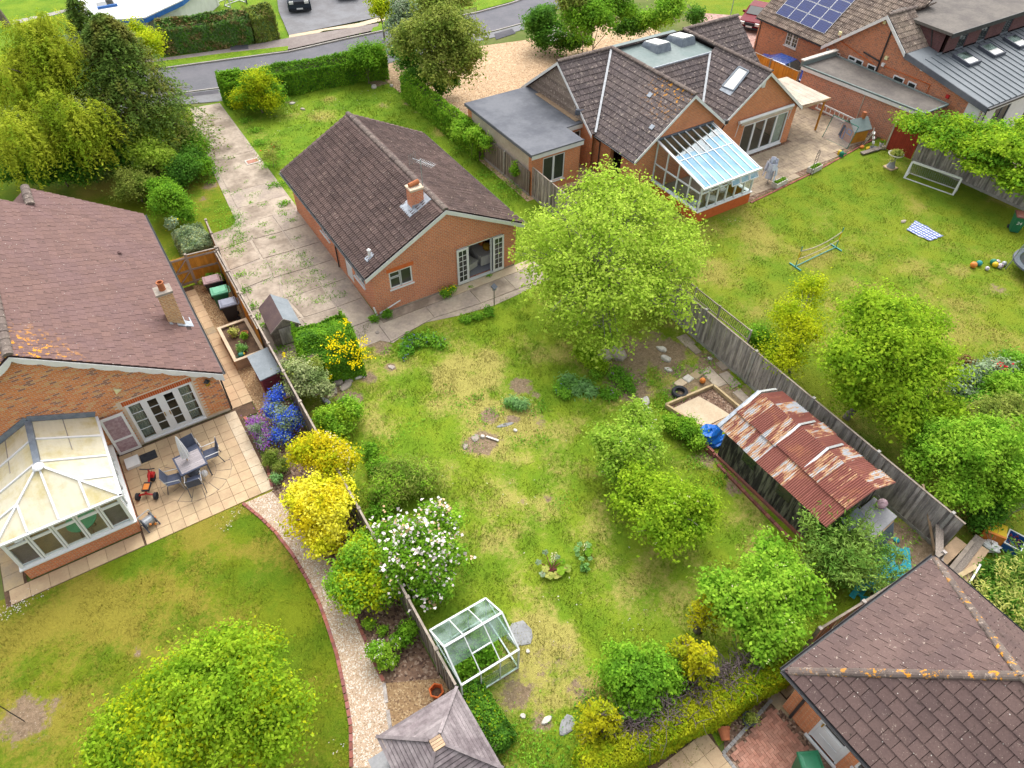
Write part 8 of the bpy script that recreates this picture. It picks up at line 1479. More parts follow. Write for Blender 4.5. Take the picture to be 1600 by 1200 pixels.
conifer('tall dark green conifer beside the golden weeping tree', (-5.3, 20.3), 8.2, 4.4, 'leaf_conifer', 1300, leaf=.13)
conifer('second dark conifer tip behind the tall dark one', (-6.0, 24.5), 8.0, 2.2, 'leaf_conifer', 420, leaf=.13)
tree('lime_tree', 'small lime green tree peeping out right of the dark conifer', 'tree', [(238, 75, 3.0, 30, 1.0), (215, 60, 3.2, 25, 1)], 'leaf_yellowgreen', 160, 20, .14, .25, trunk=.08, nt=16)
tb_ = thing('pollarded_tree', 'bare pollarded trunk with a few shoots in front of the white house', 'tree', (*G(186, 55)[:2], 0)); b = MB().tube((0, 0, 0), (.2, 0, 3.2), .3, .24, 9); bt = [(.2, 0, 3.2)]
for i, (x, y, z) in enumerate([(-.8, .3, 4.6), (1.0, 0, 4.8), (1.6, .4, 4.0), (.5, .5, 5.2), (2.2, .2, 4.4), (-.3, 0, 5.0)]): b.tube((.2, 0, 3.0), (x*.6, y, z*.85), .12, .08, 6); b.tube((x*.6, y, z*.85), (x, y, z), .08, .03, 5)
b.ob('trunk', 'bark_grey', tb_); C = GEN.normal(size=(240, 3))*np.array([1.1, .5, .5])+np.array([.8, .2, 4.7]); leaves('crown', C, np.array([0, 0, 1.])+GEN.normal(size=C.shape)*.6, .12, 'leaf_olive', tb_)
tb2 = thing('bare_tree', 'slanting bare trunk at the far top left edge', 'tree', (*G(12, 40)[:2], 0)); MB().tube((0, 0, 0), (-.9, .5, 4.5), .28, .2, 8).ob('trunk', 'bark', tb2); C = GEN.normal(size=(500, 3))*np.array([1.8, 1.2, .8])+np.array([.5, 1.0, 5]); leaves('crown', C, np.array([0, 0, 1.])+GEN.normal(size=C.shape)*.6, .16, 'leaf_lime', tb2)
tree('roadside_tree', 'olive green tree with dense crown by the road in front of the gravel drive', 'tree', [(690, 60, 4.2, 62, .95), (650, 70, 3.6, 42, 1), (725, 75, 3.8, 42, 1), (690, 10, 5.4, 48, .9), (700, 110, 2.6, 50, .8)], 'leaf_olive', 900, 20, .16, .28, base=(13.9, 22.0), trunk=.2, nt=50)
plant('blossom_bush', 'pale white blossoming bush left of the olive roadside tree', 'shrub', [(632, 22, 3.0, 28, 1.2), (625, 45, 2.2, 24, 1)], 'leaf_grey', 200, 20, .15, .25, flowers=(('blossom_white', 180, .1, None),), nt=14)
tree('lime_tree', 'lime green tree at the top edge left of the white blossoming bush', 'tree', [(600, 15, 2.5, 22, 1), (590, -5, 3, 25, 1)], 'leaf_yellowgreen', 160, 20, .15, .25, trunk=.08, nt=14)
for lab, l, m, n in (('rounded mid green tree at the top beside the road', [(930, 35, 3.2, 48, 1.0), (905, 40, 2.8, 40, 1), (960, 10, 3.8, 38, 1)], 'leaf_mid', 520), ('yellow green upper crown behind the rounded mid green tree', [(900, 10, 4.0, 34, 1), (935, -5, 4.2, 30, 1)], 'leaf_olive', 300), ('dark green shrub at the road end of the gravel drive', [(842, 45, 1.6, 26, 1.1), (850, 30, 1.8, 22, 1.1)], 'leaf_dark', 240), ('feathery light green tree above the flat dormer roof', [(1040, 20, 2.8, 28, 1.1), (1015, 35, 2.0, 24, 1)], 'leaf_fresh', 260), ('deep green shrub behind the ridge of the tiled house', [(985, 45, 1.5, 26, 1), (1085, 30, 1.0, 18, 1)], 'leaf_dark', 240), ('dark glossy shrub in the roadside border by the gravel', [(860, 62, .9, 32, .9), (890, 70, .8, 24, .9)], 'leaf_dark', 300)):
 nm = 'border_tree' if 'tree' in lab or 'crown' in lab else 'border_shrub'; (tree if nm == 'border_tree' else plant)(nm, lab, 'tree' if nm == 'border_tree' else 'shrub', l, m, n, 20, .16, .24, nt=16, group='trees and shrubs of the roadside border')
plant('rhododendron', 'pink white flowering bush at the front of the roadside border', 'shrub', [(872, 60, 1.5, 15, .9)], 'leaf_dark', 60, 18, .13, .14, flowers=(('blossom_white', 45, .12, None),), nt=8)
plant('border_shrub', 'small pale flowered shrub low in the roadside border', 'shrub', [(917, 67, .7, 12, .9)], 'leaf_fresh', 60, 18, .12, .12, flowers=(('blossom_pale', 30, .1, None),), nt=6)
# ---------------------------------------------------------------- hedges
hp_ = gp((352, 160), (420, 148), (500, 133), (560, 123), (604, 117)); hedge('front_hedge', 'long mid green front hedge between the front lawn and the road', [(x, y) for x, y in hp_], 1.5, 1.9, 'leaf_mid', 15000, .12, extra=(('leaf_dark', .4),))
hedge('front_hedge', 'tall hedge end rising beside the concrete driveway entrance', [tuple(G(354, 163)[:2]), tuple(G(385, 156)[:2])], 1.7, 2.1, 'leaf_mid', 4000, .12)
plant('front_hedge', 'raised bushy right end of the front hedge beside the fence', 'shrub', [(580, 92, 1.7, 28, .9), (560, 98, 1.5, 24, .9)], 'leaf_mid', 260, 20, .12, .2, nt=10); COL.objects[-1]
hedge('laurel_hedge', 'long dark laurel hedge along the far pavement', [tuple(G(258, 80)[:2]), tuple(G(340, 70)[:2]), tuple(G(395, 63)[:2])], 2.0, 2.3, 'leaf_laurel', 13000, .15, extra=(('leaf_dark', .35),)); hedge('laurel_hedge', 'greener rounded end of the far laurel hedge beside the opposite driveway', [tuple(G(395, 62)[:2]), tuple(G(430, 55)[:2])], 2.2, 2.4, 'leaf_olive', 5000, .14, extra=(('leaf_laurel', .5),))
hedge('laurel_hedge', 'grey green part of the far hedge behind the dark conifer', [tuple(G(70, 105)[:2]), tuple(G(210, 85)[:2])], 1.8, 2.0, 'leaf_grey', 4500, .16)
plant('round_bush', 'rounded yellow green bush on the front lawn by the driveway', 'shrub', [(405, 148, 1.15, 40, .95), (385, 158, .9, 26, .9), (428, 158, .9, 24, .9)], 'leaf_yellowgreen', 420, 22, .10, .17, nt=20, extra=(('leaf_mid', .25),))
hedge('ivy_hedge', 'ivy smothered fence running down from the olive roadside tree', [(11.55, 20.0), (11.6, 16), (11.65, 12.2), (11.7, 10.0)], .8, 1.85, 'leaf_fresh', 9000, .13, extra=(('leaf_mid', .5),))
plant('ivy_clump', 'dark tangled ivy heap at the top of the fence below the olive tree', 'shrub', [(640, 100, 1.8, 26, 1.0), (655, 125, 1.3, 24, 1), (625, 85, 1.6, 18, 1)], 'leaf_dark', 330, 20, .13, .22, nt=14)
plant('ivy_clump', 'fresh ivy spilling over the pale fence beside the rendered wall', 'shrub', [(740, 215, 1.6, 20, .8), (760, 222, 1.5, 14, .7), (725, 205, 1.2, 22, .9)], 'leaf_fresh', 190, 18, .11, .14, nt=8); plant('ivy_clump', 'small upright ivy patch on the pale fence nearest the big tree', 'shrub', [(807, 268, .9, 10, 1.6)], 'leaf_fresh', 60, 16, .1, .1, nt=5)
plant('gold_shrub', 'small golden shrub at the foot of the olive roadside tree', 'shrub', [(682, 128, 1.0, 12, 1)], 'leaf_gold', 60, 16, .12, .12, nt=6)
plant('laburnum_shrub', 'green shrub below the olive tree beside the gold shrub', 'shrub', [(690, 138, .8, 16, .9), (705, 128, .9, 14, .9)], 'leaf_dark', 120, 16, .12, .14, nt=6)
def golden_hedge():
 a, b, c, d = [tuple(G(u, v)[:2]) for u, v in ((905, 1215), (1010, 1165), (1120, 1110), (1225, 1045))]; return hedge('golden_hedge', 'clipped golden conifer hedge curving along the bottom of the empty garden', [a, b, c, d], 0.85, 1.3, 'leaf_hedgegold', 19000, .065, asp=2.4, cr=.05, extra=(('leaf_goldconifer', .3),), rnd_=.2)
golden_hedge()
conifer('shaggy golden conifer spray at the lower end of the golden hedge', (G(930, 1155)[0], G(930, 1155)[1]), 2.1, .7, 'leaf_goldconifer', 120, leaf=.075, droop=-.3, spr=.045, name='golden_conifer', group='golden conifer sprays'); conifer('golden conifer spike standing between the shrub and the pale tree', (G(1075, 1075)[0], G(1075, 1075)[1]), 2.6, .6, 'leaf_goldconifer', 130, leaf=.075, droop=-.3, spr=.045, name='golden_conifer', group='golden conifer sprays'); conifer('small golden conifer tip left of the round pale tree', (G(1090, 985)[0], G(1090, 985)[1]), 2.2, .42, 'leaf_goldconifer', 70, leaf=.075, droop=-.3, spr=.045, name='golden_conifer', group='golden conifer sprays'); conifer('golden conifer leaning into the lawn beside the bright shrub', (G(1055, 1050)[0], G(1055, 1050)[1]), 2.0, .55, 'leaf_goldconifer', 90, leaf=.075, droop=-.3, spr=.045, name='golden_conifer', group='golden conifer sprays')
def twigs(label, spots, n, ln, m='dead_twig', name='dead_brush', h=(.2, 1.0)):
 c = sum((G(u, v) for u, v, r in spots), Vector())/len(spots); t = thing(name, label, 'dead brush', (c.x, c.y, 0)); b = MB()
 for u, v, r in spots:
  p = G(u, v)-c
  for i in range(n):
   q = Vector((p.x+rnd.gauss(0, r*.5), p.y+rnd.gauss(0, r*.5), rnd.uniform(*h))); e = q+Vector((rnd.gauss(0, 1), rnd.gauss(0, 1), rnd.gauss(.3, .6)))*ln; m_ = q.lerp(e, .5)+Vector((rnd.gauss(0, .05), rnd.gauss(0, .05), .03)); b.tube(q, m_, .013, .009, 3, False); b.tube(m_, e, .009, .003, 3, False)
 b.ob('twigs', m, t); P = np.vstack([np.column_stack([np.array((G(u, v)-c)[:2])+GEN.normal(size=(420, 2))*r*.42, GEN.uniform(*h, 420)]) for u, v, r in spots]); leaves('dead_foliage', P, GEN.normal(size=P.shape), .05, m, t, 3.5)
twigs('dead purple grey brush caught behind the golden hedge', [(1035, 1130, .5), (1075, 1110, .5), (1120, 1085, .5), (1150, 1065, .45), (1000, 1150, .45), (975, 1160, .4)], 150, .28, h=(.6, 1.5))
# ---------------------------------------------------------------- left of the drive
for lab, l, m, n, lf, nm in (('lime green shrub at the road end of the driveway', [(255, 200, 2.0, 38, .8), (275, 190, 1.7, 28, .8), (235, 215, 1.8, 30, .8)], 'leaf_spring', 420, .15, 'drive_shrub'), ('lime leaved shrub with pale twigs left of the driveway', [(235, 240, 1.6, 34, .8), (255, 250, 1.4, 26, .8), (215, 240, 1.3, 25, .8)], 'leaf_spring', 360, .15, 'drive_shrub'), ('dark green rounded shrub hugging the driveway', [(288, 268, .9, 28, .9), (300, 250, .9, 22, .9)], 'leaf_dark', 300, .10, 'drive_shrub'), ('mid green leggy shrub between the dark shrub and the concrete', [(308, 235, .9, 22, .9), (318, 262, .6, 15, .9), (300, 220, 1.0, 20, .9)], 'leaf_mid', 260, .12, 'drive_shrub'), ('clipped yellow green dome shrub behind the tiled roof', [(205, 292, 1.0, 34, .75), (225, 290, .9, 26, .8)], 'leaf_olive', 420, .09, 'clipped_shrub'), ('clipped bright green dome shrub above the variegated hedge', [(268, 318, 1.0, 36, .85), (255, 300, .8, 26, .9), (285, 330, .8, 22, .9)], 'leaf_mid', 480, .11, 'clipped_shrub'), ('dark shrubs under the golden weeping tree', [(60, 268, 1.2, 45, .9), (130, 262, 1.2, 40, .9), (20, 262, 1.2, 40, .9), (190, 250, 1.3, 32, .9), (95, 250, 1.5, 40, .9)], 'leaf_dark', 700, .14, 'border_shrub')): plant(nm, lab, 'shrub', l, m, n, 20, lf, .17, nt=16, group='shrubs left of the driveway')
hedge('variegated_hedge', 'low clipped grey green variegated hedge behind the orange fence', [tuple(G(300, 378)[:2]), tuple(G(318, 408)[:2])], 1.5, 1.0, 'leaf_grey', 5200, .08, extra=(('leaf_varieg', .6),)); plant('rose_bush', 'spindly bush with a few yellow blooms at the end of the clipped dome', 'shrub', [(268, 350, 1.0, 9, .9)], 'leaf_grey', 40, 14, .08, .1, flowers=(('blossom_yellow', 4, .1, None),), nt=6)
plant('rose_bush', 'thin rose bush with a few red blooms at the driveway edge', 'shrub', [(422, 250, .7, 17, 1.1), (430, 232, .9, 12, 1.0)], 'leaf_olive', 60, 14, .08, .14, flowers=(('blossom_red', 5, .09, None),), nt=16)
# ---------------------------------------------------------------- beds round the empty garden
bt_ = hedge('clipped_bush', 'large clipped dark green bush with scattered yellow flowers by the concrete drive', [(-4.15, -1.55), (-1.95, -1.8)], 2.7, 1.65, 'leaf_mid', 15000, .095, rnd_=.6, taper=.85, extra=(('leaf_dark', .35),))
fy = [(540, 505, 1.45, 0.08, 12), (530, 525, 1.35, 0.15, 19), (518, 540, 1.25, 0.17, 34), (540, 545, 1.2, 0.19, 37), (560, 548, 1.15, 0.19, 37), (555, 570, .8, 0.19, 30), (525, 560, 1.0, 0.15, 22), (568, 535, 1.2, 0.11, 15), (515, 575, .7, 0.09, 7), (572, 560, .9, 0.11, 10), (443, 556, .8, 0.08, 7), (515, 590, .4, 0.09, 7)]; C = np.vstack([np.array(G(u, v, z+.2))+GEN.normal(size=(n, 3))*np.array([r, r, r*.6]) for u, v, z, r, n in fy]); C = np.repeat(C, 3, 0)+GEN.normal(size=(3*len(C), 3))*.05+np.array([0, 0, .06]); leaves('blossom', C, np.array([-.3, -.5, 1.])+GEN.normal(size=C.shape)*.4, .085, 'blossom_yellow', bt_, 1.2, tuple(bt_.location))
plant('variegated_shrub', 'rounded pale variegated shrub leaning over the boundary fence', 'shrub', [(478, 588, 1.0, 36, .85), (460, 580, .9, 24, .9), (495, 605, .8, 26, .9)], 'leaf_varieg', 420, 20, .09, .13, nt=20, extra=(('leaf_olive', .3),))
plant('lime_shrub', 'lime green shrub on the lawn edge below the rockery stones', 'shrub', [(540, 645, .6, 28, .8), (515, 655, .5, 26, .8), (525, 668, .4, 22, .8)], 'leaf_fresh', 330, 18, .09, .12, nt=14, extra=(('leaf_lime', .4),))
plant('golden_shrub', 'yellow green shrub with creamy blooms on top of the boundary fence', 'shrub', [(505, 715, 1.5, 42, .7), (480, 705, 1.4, 28, .8), (535, 720, 1.3, 28, .8)], 'leaf_gold', 420, 20, .09, .14, nt=18, flowers=(('blossom_pale', 190, .07, lambda C: C[:, 0] > G(525, 715, 1.4)[0]),), extra=(('leaf_yellowgreen', .3),))
plant('golden_shrub', 'brilliant yellow shrub beside the gravel path', 'shrub', [(500, 795, 1.35, 52, .7), (480, 780, 1.2, 34, .8), (525, 775, 1.2, 32, .8), (505, 835, .9, 36, .7)], 'leaf_goldbright', 560, 20, .10, .15, nt=18, extra=(('leaf_gold', .35),))
plant('bed_shrub', 'spreading light green shrub between the gravel path and the blossoming bush', 'shrub', [(565, 880, 1.1, 46, .8), (545, 925, .9, 40, .8), (590, 920, .8, 40, .8), (575, 850, 1.0, 30, .8)], 'leaf_fresh', 620, 20, .10, .16, nt=20, extra=(('leaf_yellowgreen', .35),))
plant('flowering_shrub', 'large green shrub dotted with white and peach blossom over the boundary fence', 'shrub', [(650, 870, 1.6, 62, .75), (690, 820, 1.5, 36, .8), (620, 850, 1.4, 42, .8), (670, 910, 1.1, 46, .75), (700, 870, 1.3, 32, .8), (620, 900, 1.0, 36, .8)], 'leaf_mid', 700, 20, .095, .15, nt=40, flowers=(('blossom_white', 330, .17, None), ('blossom_peach', 120, .14, None)), extra=(('leaf_fresh', .35),), bark='bark_grey')
plant('feathery_shrub', 'wispy reddish green feathery bush leaning from the fence onto the lawn', 'shrub', [(630, 750, .6, 44, .6), (600, 765, .6, 32, .6), (660, 745, .5, 32, .6)], 'leaf_olive', 260, 20, .05, .2, nt=70, bark='dead_twig', asp=4, shell=.2, extra=(('leaf_fresh', .5),)); plant('bed_shrub', 'low dark green ground plant under the feathery bush', 'shrub', [(590, 730, .3, 18, .7), (600, 790, .4, 26, .7), (578, 705, .3, 14, .7)], 'leaf_mid', 190, 16, .09, .12, nt=8)
plant('blue_shrub', 'vivid blue flowering shrub in the bed beside the maroon store', 'shrub', [(432, 620, .7, 16, .9), (450, 655, .7, 24, .8), (440, 680, .4, 18, .8), (425, 640, .6, 14, .8)], 'leaf_grey', 130, 18, .06, .12, nt=30, bark='twig', extra=(('blossom_blue', 1.9),)); plant('purple_flowers', 'purple flowering clump spilling over the brick edging of the patio', 'flowers', [(405, 672, .35, 17, .9), (415, 690, .3, 14, .8), (398, 660, .3, 10, .8)], 'leaf_grey', 110, 16, .05, .10, nt=10, extra=(('blossom_purple', 1.1),))
plant('heather', 'dull green heather mound in the flower bed', 'shrub', [(425, 715, .35, 18, .8), (438, 730, .3, 14, .8)], 'leaf_olive', 170, 16, .05, .08, nt=10); plant('small_shrub', 'small blue green rounded plant at the end of the flower bed', 'shrub', [(433, 748, .22, 9, .8)], 'leaf_blue', 60, 14, .06, .05, nt=5)
plant('small_shrub', 'white flowered shrub in the bark mulch beside the gravel path', 'shrub', [(592, 1018, .5, 17, .9), (605, 1035, .3, 14, .8), (618, 1003, .4, 10, .8)], 'leaf_fresh', 150, 16, .08, .08, nt=8, flowers=(('blossom_white', 120, .045, None),)); plant('small_shrub', 'dark leafy plant at the fence foot in the bark mulch', 'shrub', [(640, 985, .5, 16, .9), (630, 998, .3, 12, .8)], 'leaf_mid', 130, 16, .08, .09, nt=6); plant('small_shrub', 'little green seedling beside the white flowered shrub', 'shrub', [(618, 1030, .15, 6, .8), (598, 985, .15, 7, .8), (578, 975, .2, 9, .8)], 'leaf_fresh', 60, 14, .07, .05, nt=4)
hedge('ivy_bank', 'ivy and bramble bank between the greenhouse and the summerhouse', [tuple(G(735, 1085)[:2]), tuple(G(755, 1120)[:2]), tuple(G(785, 1170)[:2])], .8, .75, 'leaf_dark', 3600, .075, extra=(('leaf_mid', .5), ('leaf_yellowgreen', .12)), cat='ivy')
plant('greenhouse_plants', 'tangled green plants growing inside the small greenhouse', 'plants', [(735, 1035, .15, 20, .6), (722, 1050, .15, 16, .6), (760, 1015, .15, 18, .6)], 'leaf_fresh', 130, 12, .09, .14, nt=10, base=None)
plant('raised_plants', 'light green leafy plant in the near left of the raised bed', 'plant', [(365, 520, .62, 8, .9)], 'leaf_yellowed', 34, 12, .08, .06, nt=5); plant('raised_plants', 'mid green leafy plant in the centre of the raised bed', 'plant', [(377, 545, .58, 8, .8)], 'leaf_blue', 34, 12, .08, .06, nt=5); plant('potted_plant', 'bushy leaves growing in the terracotta pot of the raised bed', 'plant', [(381, 525, .75, 6, .8)], 'leaf_mid', 30, 12, .06, .05, nt=4)
for (x, y), m, l in (((-5.55, 6.1), 'leaf_fresh', 'leaves of the plant in the blue glazed pot'), ((-5.85, 6.3), 'leaf_mid', 'broad leaves of the plant in the middle pot by the orange fence'), ((-6.2, 6.1), 'leaf_olive', 'leaves and pink buds in the left pot by the orange fence')): c = np.array([x, y, .5]); plant('potted_plant', l, 'plant', [(c, .2, .2, .18)], m, 40, 12, .09, .06, nt=4)
plant('potted_plant', 'trailing yellow green plants filling the grey stone pedestal bowl', 'plant', [(np.array([32.45, -3.72, .98]), .38, .38, .14), (np.array([32.0, -3.85, .75]), .16, .16, .25)], 'leaf_yellowed', 90, 12, .08, .07, nt=6); plant('potted_plant', 'red geranium bloom in the white pot by the garage', 'plant', [(np.array([34.1, -1.7, .36]), .14, .14, .12)], 'leaf_mid', 20, 10, .07, .04, nt=4, flowers=(('blossom_red', 10, .07, None),))
for (x, y), l in (((25.0, -1.62), 'low green bedding in the trough beside the laundry airer'), ((28.1, -1.55), 'low green bedding in the trough beside the metal rose arch')): plant('bedding_plants', l, 'plant', [(np.array([x+d, y+d*.1, .3]), .2, .13, .08) for d in (-.3, 0, .3)], 'leaf_mid', 40, 12, .06, .05, nt=4)
plant('potted_plant', 'straggly twigs growing in the blue grey glazed pot by the block paving', 'plant', [(np.array([*G(1168, 1128)[:2], .42]), .2, .2, .15)], 'leaf_olive', 22, 10, .06, .08, nt=14)
plant('bluebells', 'clump of bluebells and green leaves at the back path corner', 'flowers', [(650, 535, .08, 24, .25), (672, 530, .08, 20, .25), (635, 550, .06, 16, .25), (685, 540, .06, 16, .25)], 'leaf_weed', 90, 14, .09, .12, nt=10, asp=3, flowers=(('bluebell', 90, .05, None),), low=-.1); plant('yellow_poppies', 'small clump of yellow flowers against the bungalow wall', 'flowers', [(697, 458, .25, 10, .8), (706, 452, .3, 7, .8)], 'leaf_weed', 60, 12, .08, .07, nt=6, flowers=(('blossom_yellow', 14, .08, None),))
plant('grass_clump', 'leafy clump growing on the front edge of the back path', 'plant', [(765, 487, .12, 10, .5), (745, 494, .1, 9, .5), (728, 500, .08, 8, .4)], 'leaf_weed', 90, 14, .08, .09, nt=5); plant('grass_clump', 'green weeds at the foot of the bungalow corner', 'plant', [(605, 492, .2, 9, .6), (585, 498, .15, 7, .6)], 'leaf_weed', 60, 12, .08, .06, nt=5)
# bed under the big tree
plant('iris_clump', 'bright green strap leaved clump under the big tree', 'plant', [(920, 562, .3, 18, .7), (905, 548, .3, 14, .7), (935, 572, .25, 14, .7)], 'leaf_lime', 130, 16, .05, .13, nt=6, asp=6, up=.2); plant('grey_plants', 'blue green leafy plants at the lawn edge below the big tree', 'plant', [(905, 604, .1, 20, .25), (888, 594, .08, 14, .25), (925, 612, .1, 14, .25)], 'leaf_blue', 110, 15, .07, .11, nt=6, asp=4); plant('wild_flowers', 'green weeds with a few purple flowers in the bare soil bed', 'plant', [(968, 590, .15, 24, .3), (982, 605, .15, 18, .3), (955, 617, .12, 20, .3), (930, 585, .1, 14, .3)], 'leaf_weed', 120, 15, .08, .13, nt=8, flowers=(('blossom_purple', 10, .06, None),)); plant('wild_flowers', 'weeds with bluebells beside the bare patch in the lawn', 'plant', [(880, 615, .15, 14, .5), (872, 605, .15, 10, .5)], 'leaf_weed', 70, 14, .08, .08, nt=5, flowers=(('bluebell', 12, .05, None),)); plant('daffodil_clump', 'flopped strap leaves below the bare patch in the lawn', 'plant', [(812, 633, .15, 14, .5), (800, 628, .12, 10, .5)], 'leaf_blue', 60, 14, .04, .10, nt=4, asp=7, up=.7)
plant('bramble_shrub', 'bright green bramble beside the blue tarpaulin', 'shrub', [(1075, 672, .4, 22, .7), (1050, 662, .35, 16, .7), (1090, 690, .3, 14, .7)], 'leaf_fresh', 220, 16, .09, .12, nt=8, extra=(('leaf_mid', .3),))
for (u, v), l, pale in (((862, 890), 'large leaved pale rhubarb plant with a flower spike on the lawn', True), ((912, 866), 'smaller blue green leaved rhubarb plant on the lawn', False)):
 p = G(u, v); t = thing('rhubarb', l, 'plant', (p.x, p.y, 0)); lm = ['leaf_grey', 'leaf_yellowed', 'leaf_fresh'] if pale else ['leaf_blue', 'leaf_blue', 'leaf_mid']
 for i in range(11 if pale else 8):
  a = i*2.4+.5; r = rnd.uniform(.22, .55) if pale else rnd.uniform(.15, .4); z = rnd.uniform(.12, .32); c = Vector((r*math.cos(a), r*math.sin(a), z)); MB().tube((0, 0, .02), c, .018, .012, 5).ob('stalk', 'wood_maroon' if pale else 'lime_plant', t); s = rnd.uniform(.11, .19) if pale else rnd.uniform(.1, .15); vs = [c]; k = 11
  for j in range(k): b_ = 2*math.pi*j/k; rr = s*(1 if j % 2 else .82)*(1-.25*(j == 0)); vs.append((c.x+rr*math.cos(b_+a), c.y+rr*math.sin(b_+a), z+.03*math.sin(j*2.1)-.02))
  MB().add(vs, [(0, 1+j, 1+(j+1) % k) for j in range(k)]).ob('leaf', lm[i % 3], t)
 b = MB(); x, z = 0, .1; b.tube((0, 0, 0), (.06, .05, 1.0 if pale else .6), .018, .01, 5); b.ob('flower_stalk', 'lime_plant', t); n = 120 if pale else 30; f = GEN.random(n); C = np.stack([.06*f+GEN.normal(size=n)*.04, .05*f+GEN.normal(size=n)*.04, (.45+.55*f)*(1.0 if pale else .6)], -1); leaves('flower', C, GEN.normal(size=C.shape), .05, 'blossom_pale', t, 1.2)
plant('small_shrub', 'low green leaf rosette below the smaller rhubarb', 'plant', [(915, 887, .08, 6, .5)], 'leaf_blue', 14, 8, .1, .05, nt=3)
# bamboo and the wild corner
def bamboo(label, base, n, h, r, m, name='bamboo'):
 t = thing(name, label, 'bamboo', (*base, 0)); b = MB(); P = []
 for i in range(n):
  a, q = rnd.uniform(0, 6.28), r*math.sqrt(rnd.random()); x, y = q*math.cos(a), q*math.sin(a); H = h*rnd.uniform(.65, 1.1); e = (x*1.7+rnd.gauss(0, .15), y*1.7+rnd.gauss(0, .15), H); m_ = (x*1.15, y*1.15, H*.6); b.tube((x, y, 0), m_, .014, .01, 4, False); b.tube(m_, e, .01, .004, 4, False)
  for k in range(34): f = rnd.uniform(.3, 1); o = Vector(m_).lerp(Vector(e), (f-.3)/.7) if f > .55 else Vector((x, y, 0)).lerp(Vector(m_), f/.6); P.append((o.x+rnd.gauss(0, .13), o.y+rnd.gauss(0, .13), max(.05, o.z+rnd.gauss(0, .1))))
 b.ob('canes', 'leaf_olive', t); P = np.array(P); leaves('foliage', P, np.array([0, 0, .8])+GEN.normal(size=P.shape)*.5, .06, m, t, 4.2); return t
bamboo('tall feathery bamboo clump in front of the workbench and rusty shed', (7.55, -20.2), 130, 2.1, .95, 'leaf_bamboo'); bamboo('bamboo shoots leaning beyond the bamboo clump towards the hipped roof', (8.2, -21.1), 60, 1.7, .7, 'leaf_bamboo')
bamboo('yellow green bamboo behind the hipped bungalow roof', (11.2, -24.9), 110, 1.5, 1.1, 'leaf_yellowed'); bamboo('low striped bamboo beside the timber pile', (12.6, -24.6), 80, 1.2, 1.0, 'leaf_bamboo'); bamboo('bamboo leaves drooping at the right edge by the roof', (12.6, -26.2), 90, 1.4, 1.2, 'leaf_yellowed')
plant('ivy_ground', 'dark ivy covering the corner around the coloured boxes', 'shrub', [(1555, 905, .3, 22, .6), (1590, 900, .3, 26, .5), (1570, 960, .4, 46, .6), (1592, 1000, .4, 40, .6), (1530, 815, .4, 22, .7), (1550, 800, .5, 24, .7)], 'leaf_dark', 700, 18, .10, .2, nt=20, low=-.1)
for lab, l, m, n in (('large mid green shrub mass behind the end of the weathered fence', [(1510, 715, 2.0, 70, .8), (1470, 690, 1.8, 50, .8), (1560, 730, 1.8, 55, .8), (1500, 762, 1.4, 48, .8), (1565, 765, 1.2, 40, .8), (1440, 720, 1.2, 40, .8), (1540, 690, 2.4, 55, .8), (1580, 760, 1.8, 55, .8)], 'leaf_fresh', 1200), ('yellow bronze shrub between the maple and the right edge', [(1545, 660, 1.4, 34, .8), (1570, 640, 1.3, 28, .8), (1480, 665, 1.2, 26, .8)], 'leaf_olive', 330), ('fresh green shrub low at the right edge of the neighbour bed', [(1590, 690, 1.2, 40, .8), (1575, 610, 1.0, 35, .8)], 'leaf_fresh', 330), ('grey leaved shrub in the neighbour flower border', [(1510, 595, .6, 22, .8), (1535, 585, .6, 20, .8), (1560, 575, .6, 20, .8), (1500, 612, .5, 18, .8)], 'leaf_grey', 260), ('low green shrubs along the neighbour border', [(1545, 605, .5, 26, .7), (1590, 570, .6, 24, .8), (1520, 630, .5, 26, .7)], 'leaf_weed', 300), ('small bushy green shrub hanging over the weathered fence by the trellis', [(1185, 530, 1.3, 18, .9), (1200, 545, 1.0, 16, .9), (1215, 556, .9, 12, .9)], 'leaf_mid', 160)): plant('border_shrub', lab, 'shrub', l, m, n, 20, .11, .17, nt=20, group='shrubs along the neighbour border')
plant('copper_shrub', 'dark copper leaved round shrub in the neighbour border', 'shrub', [(1508, 570, .6, 13, .9)], 'leaf_bronze', 110, 16, .07, .1, nt=8); plant('rhododendron', 'red flowering shrub in the neighbour border near the right edge', 'shrub', [(1555, 582, .7, 13, .9)], 'leaf_grey', 60, 16, .1, .1, nt=6, flowers=(('blossom_red', 26, .12, None),))
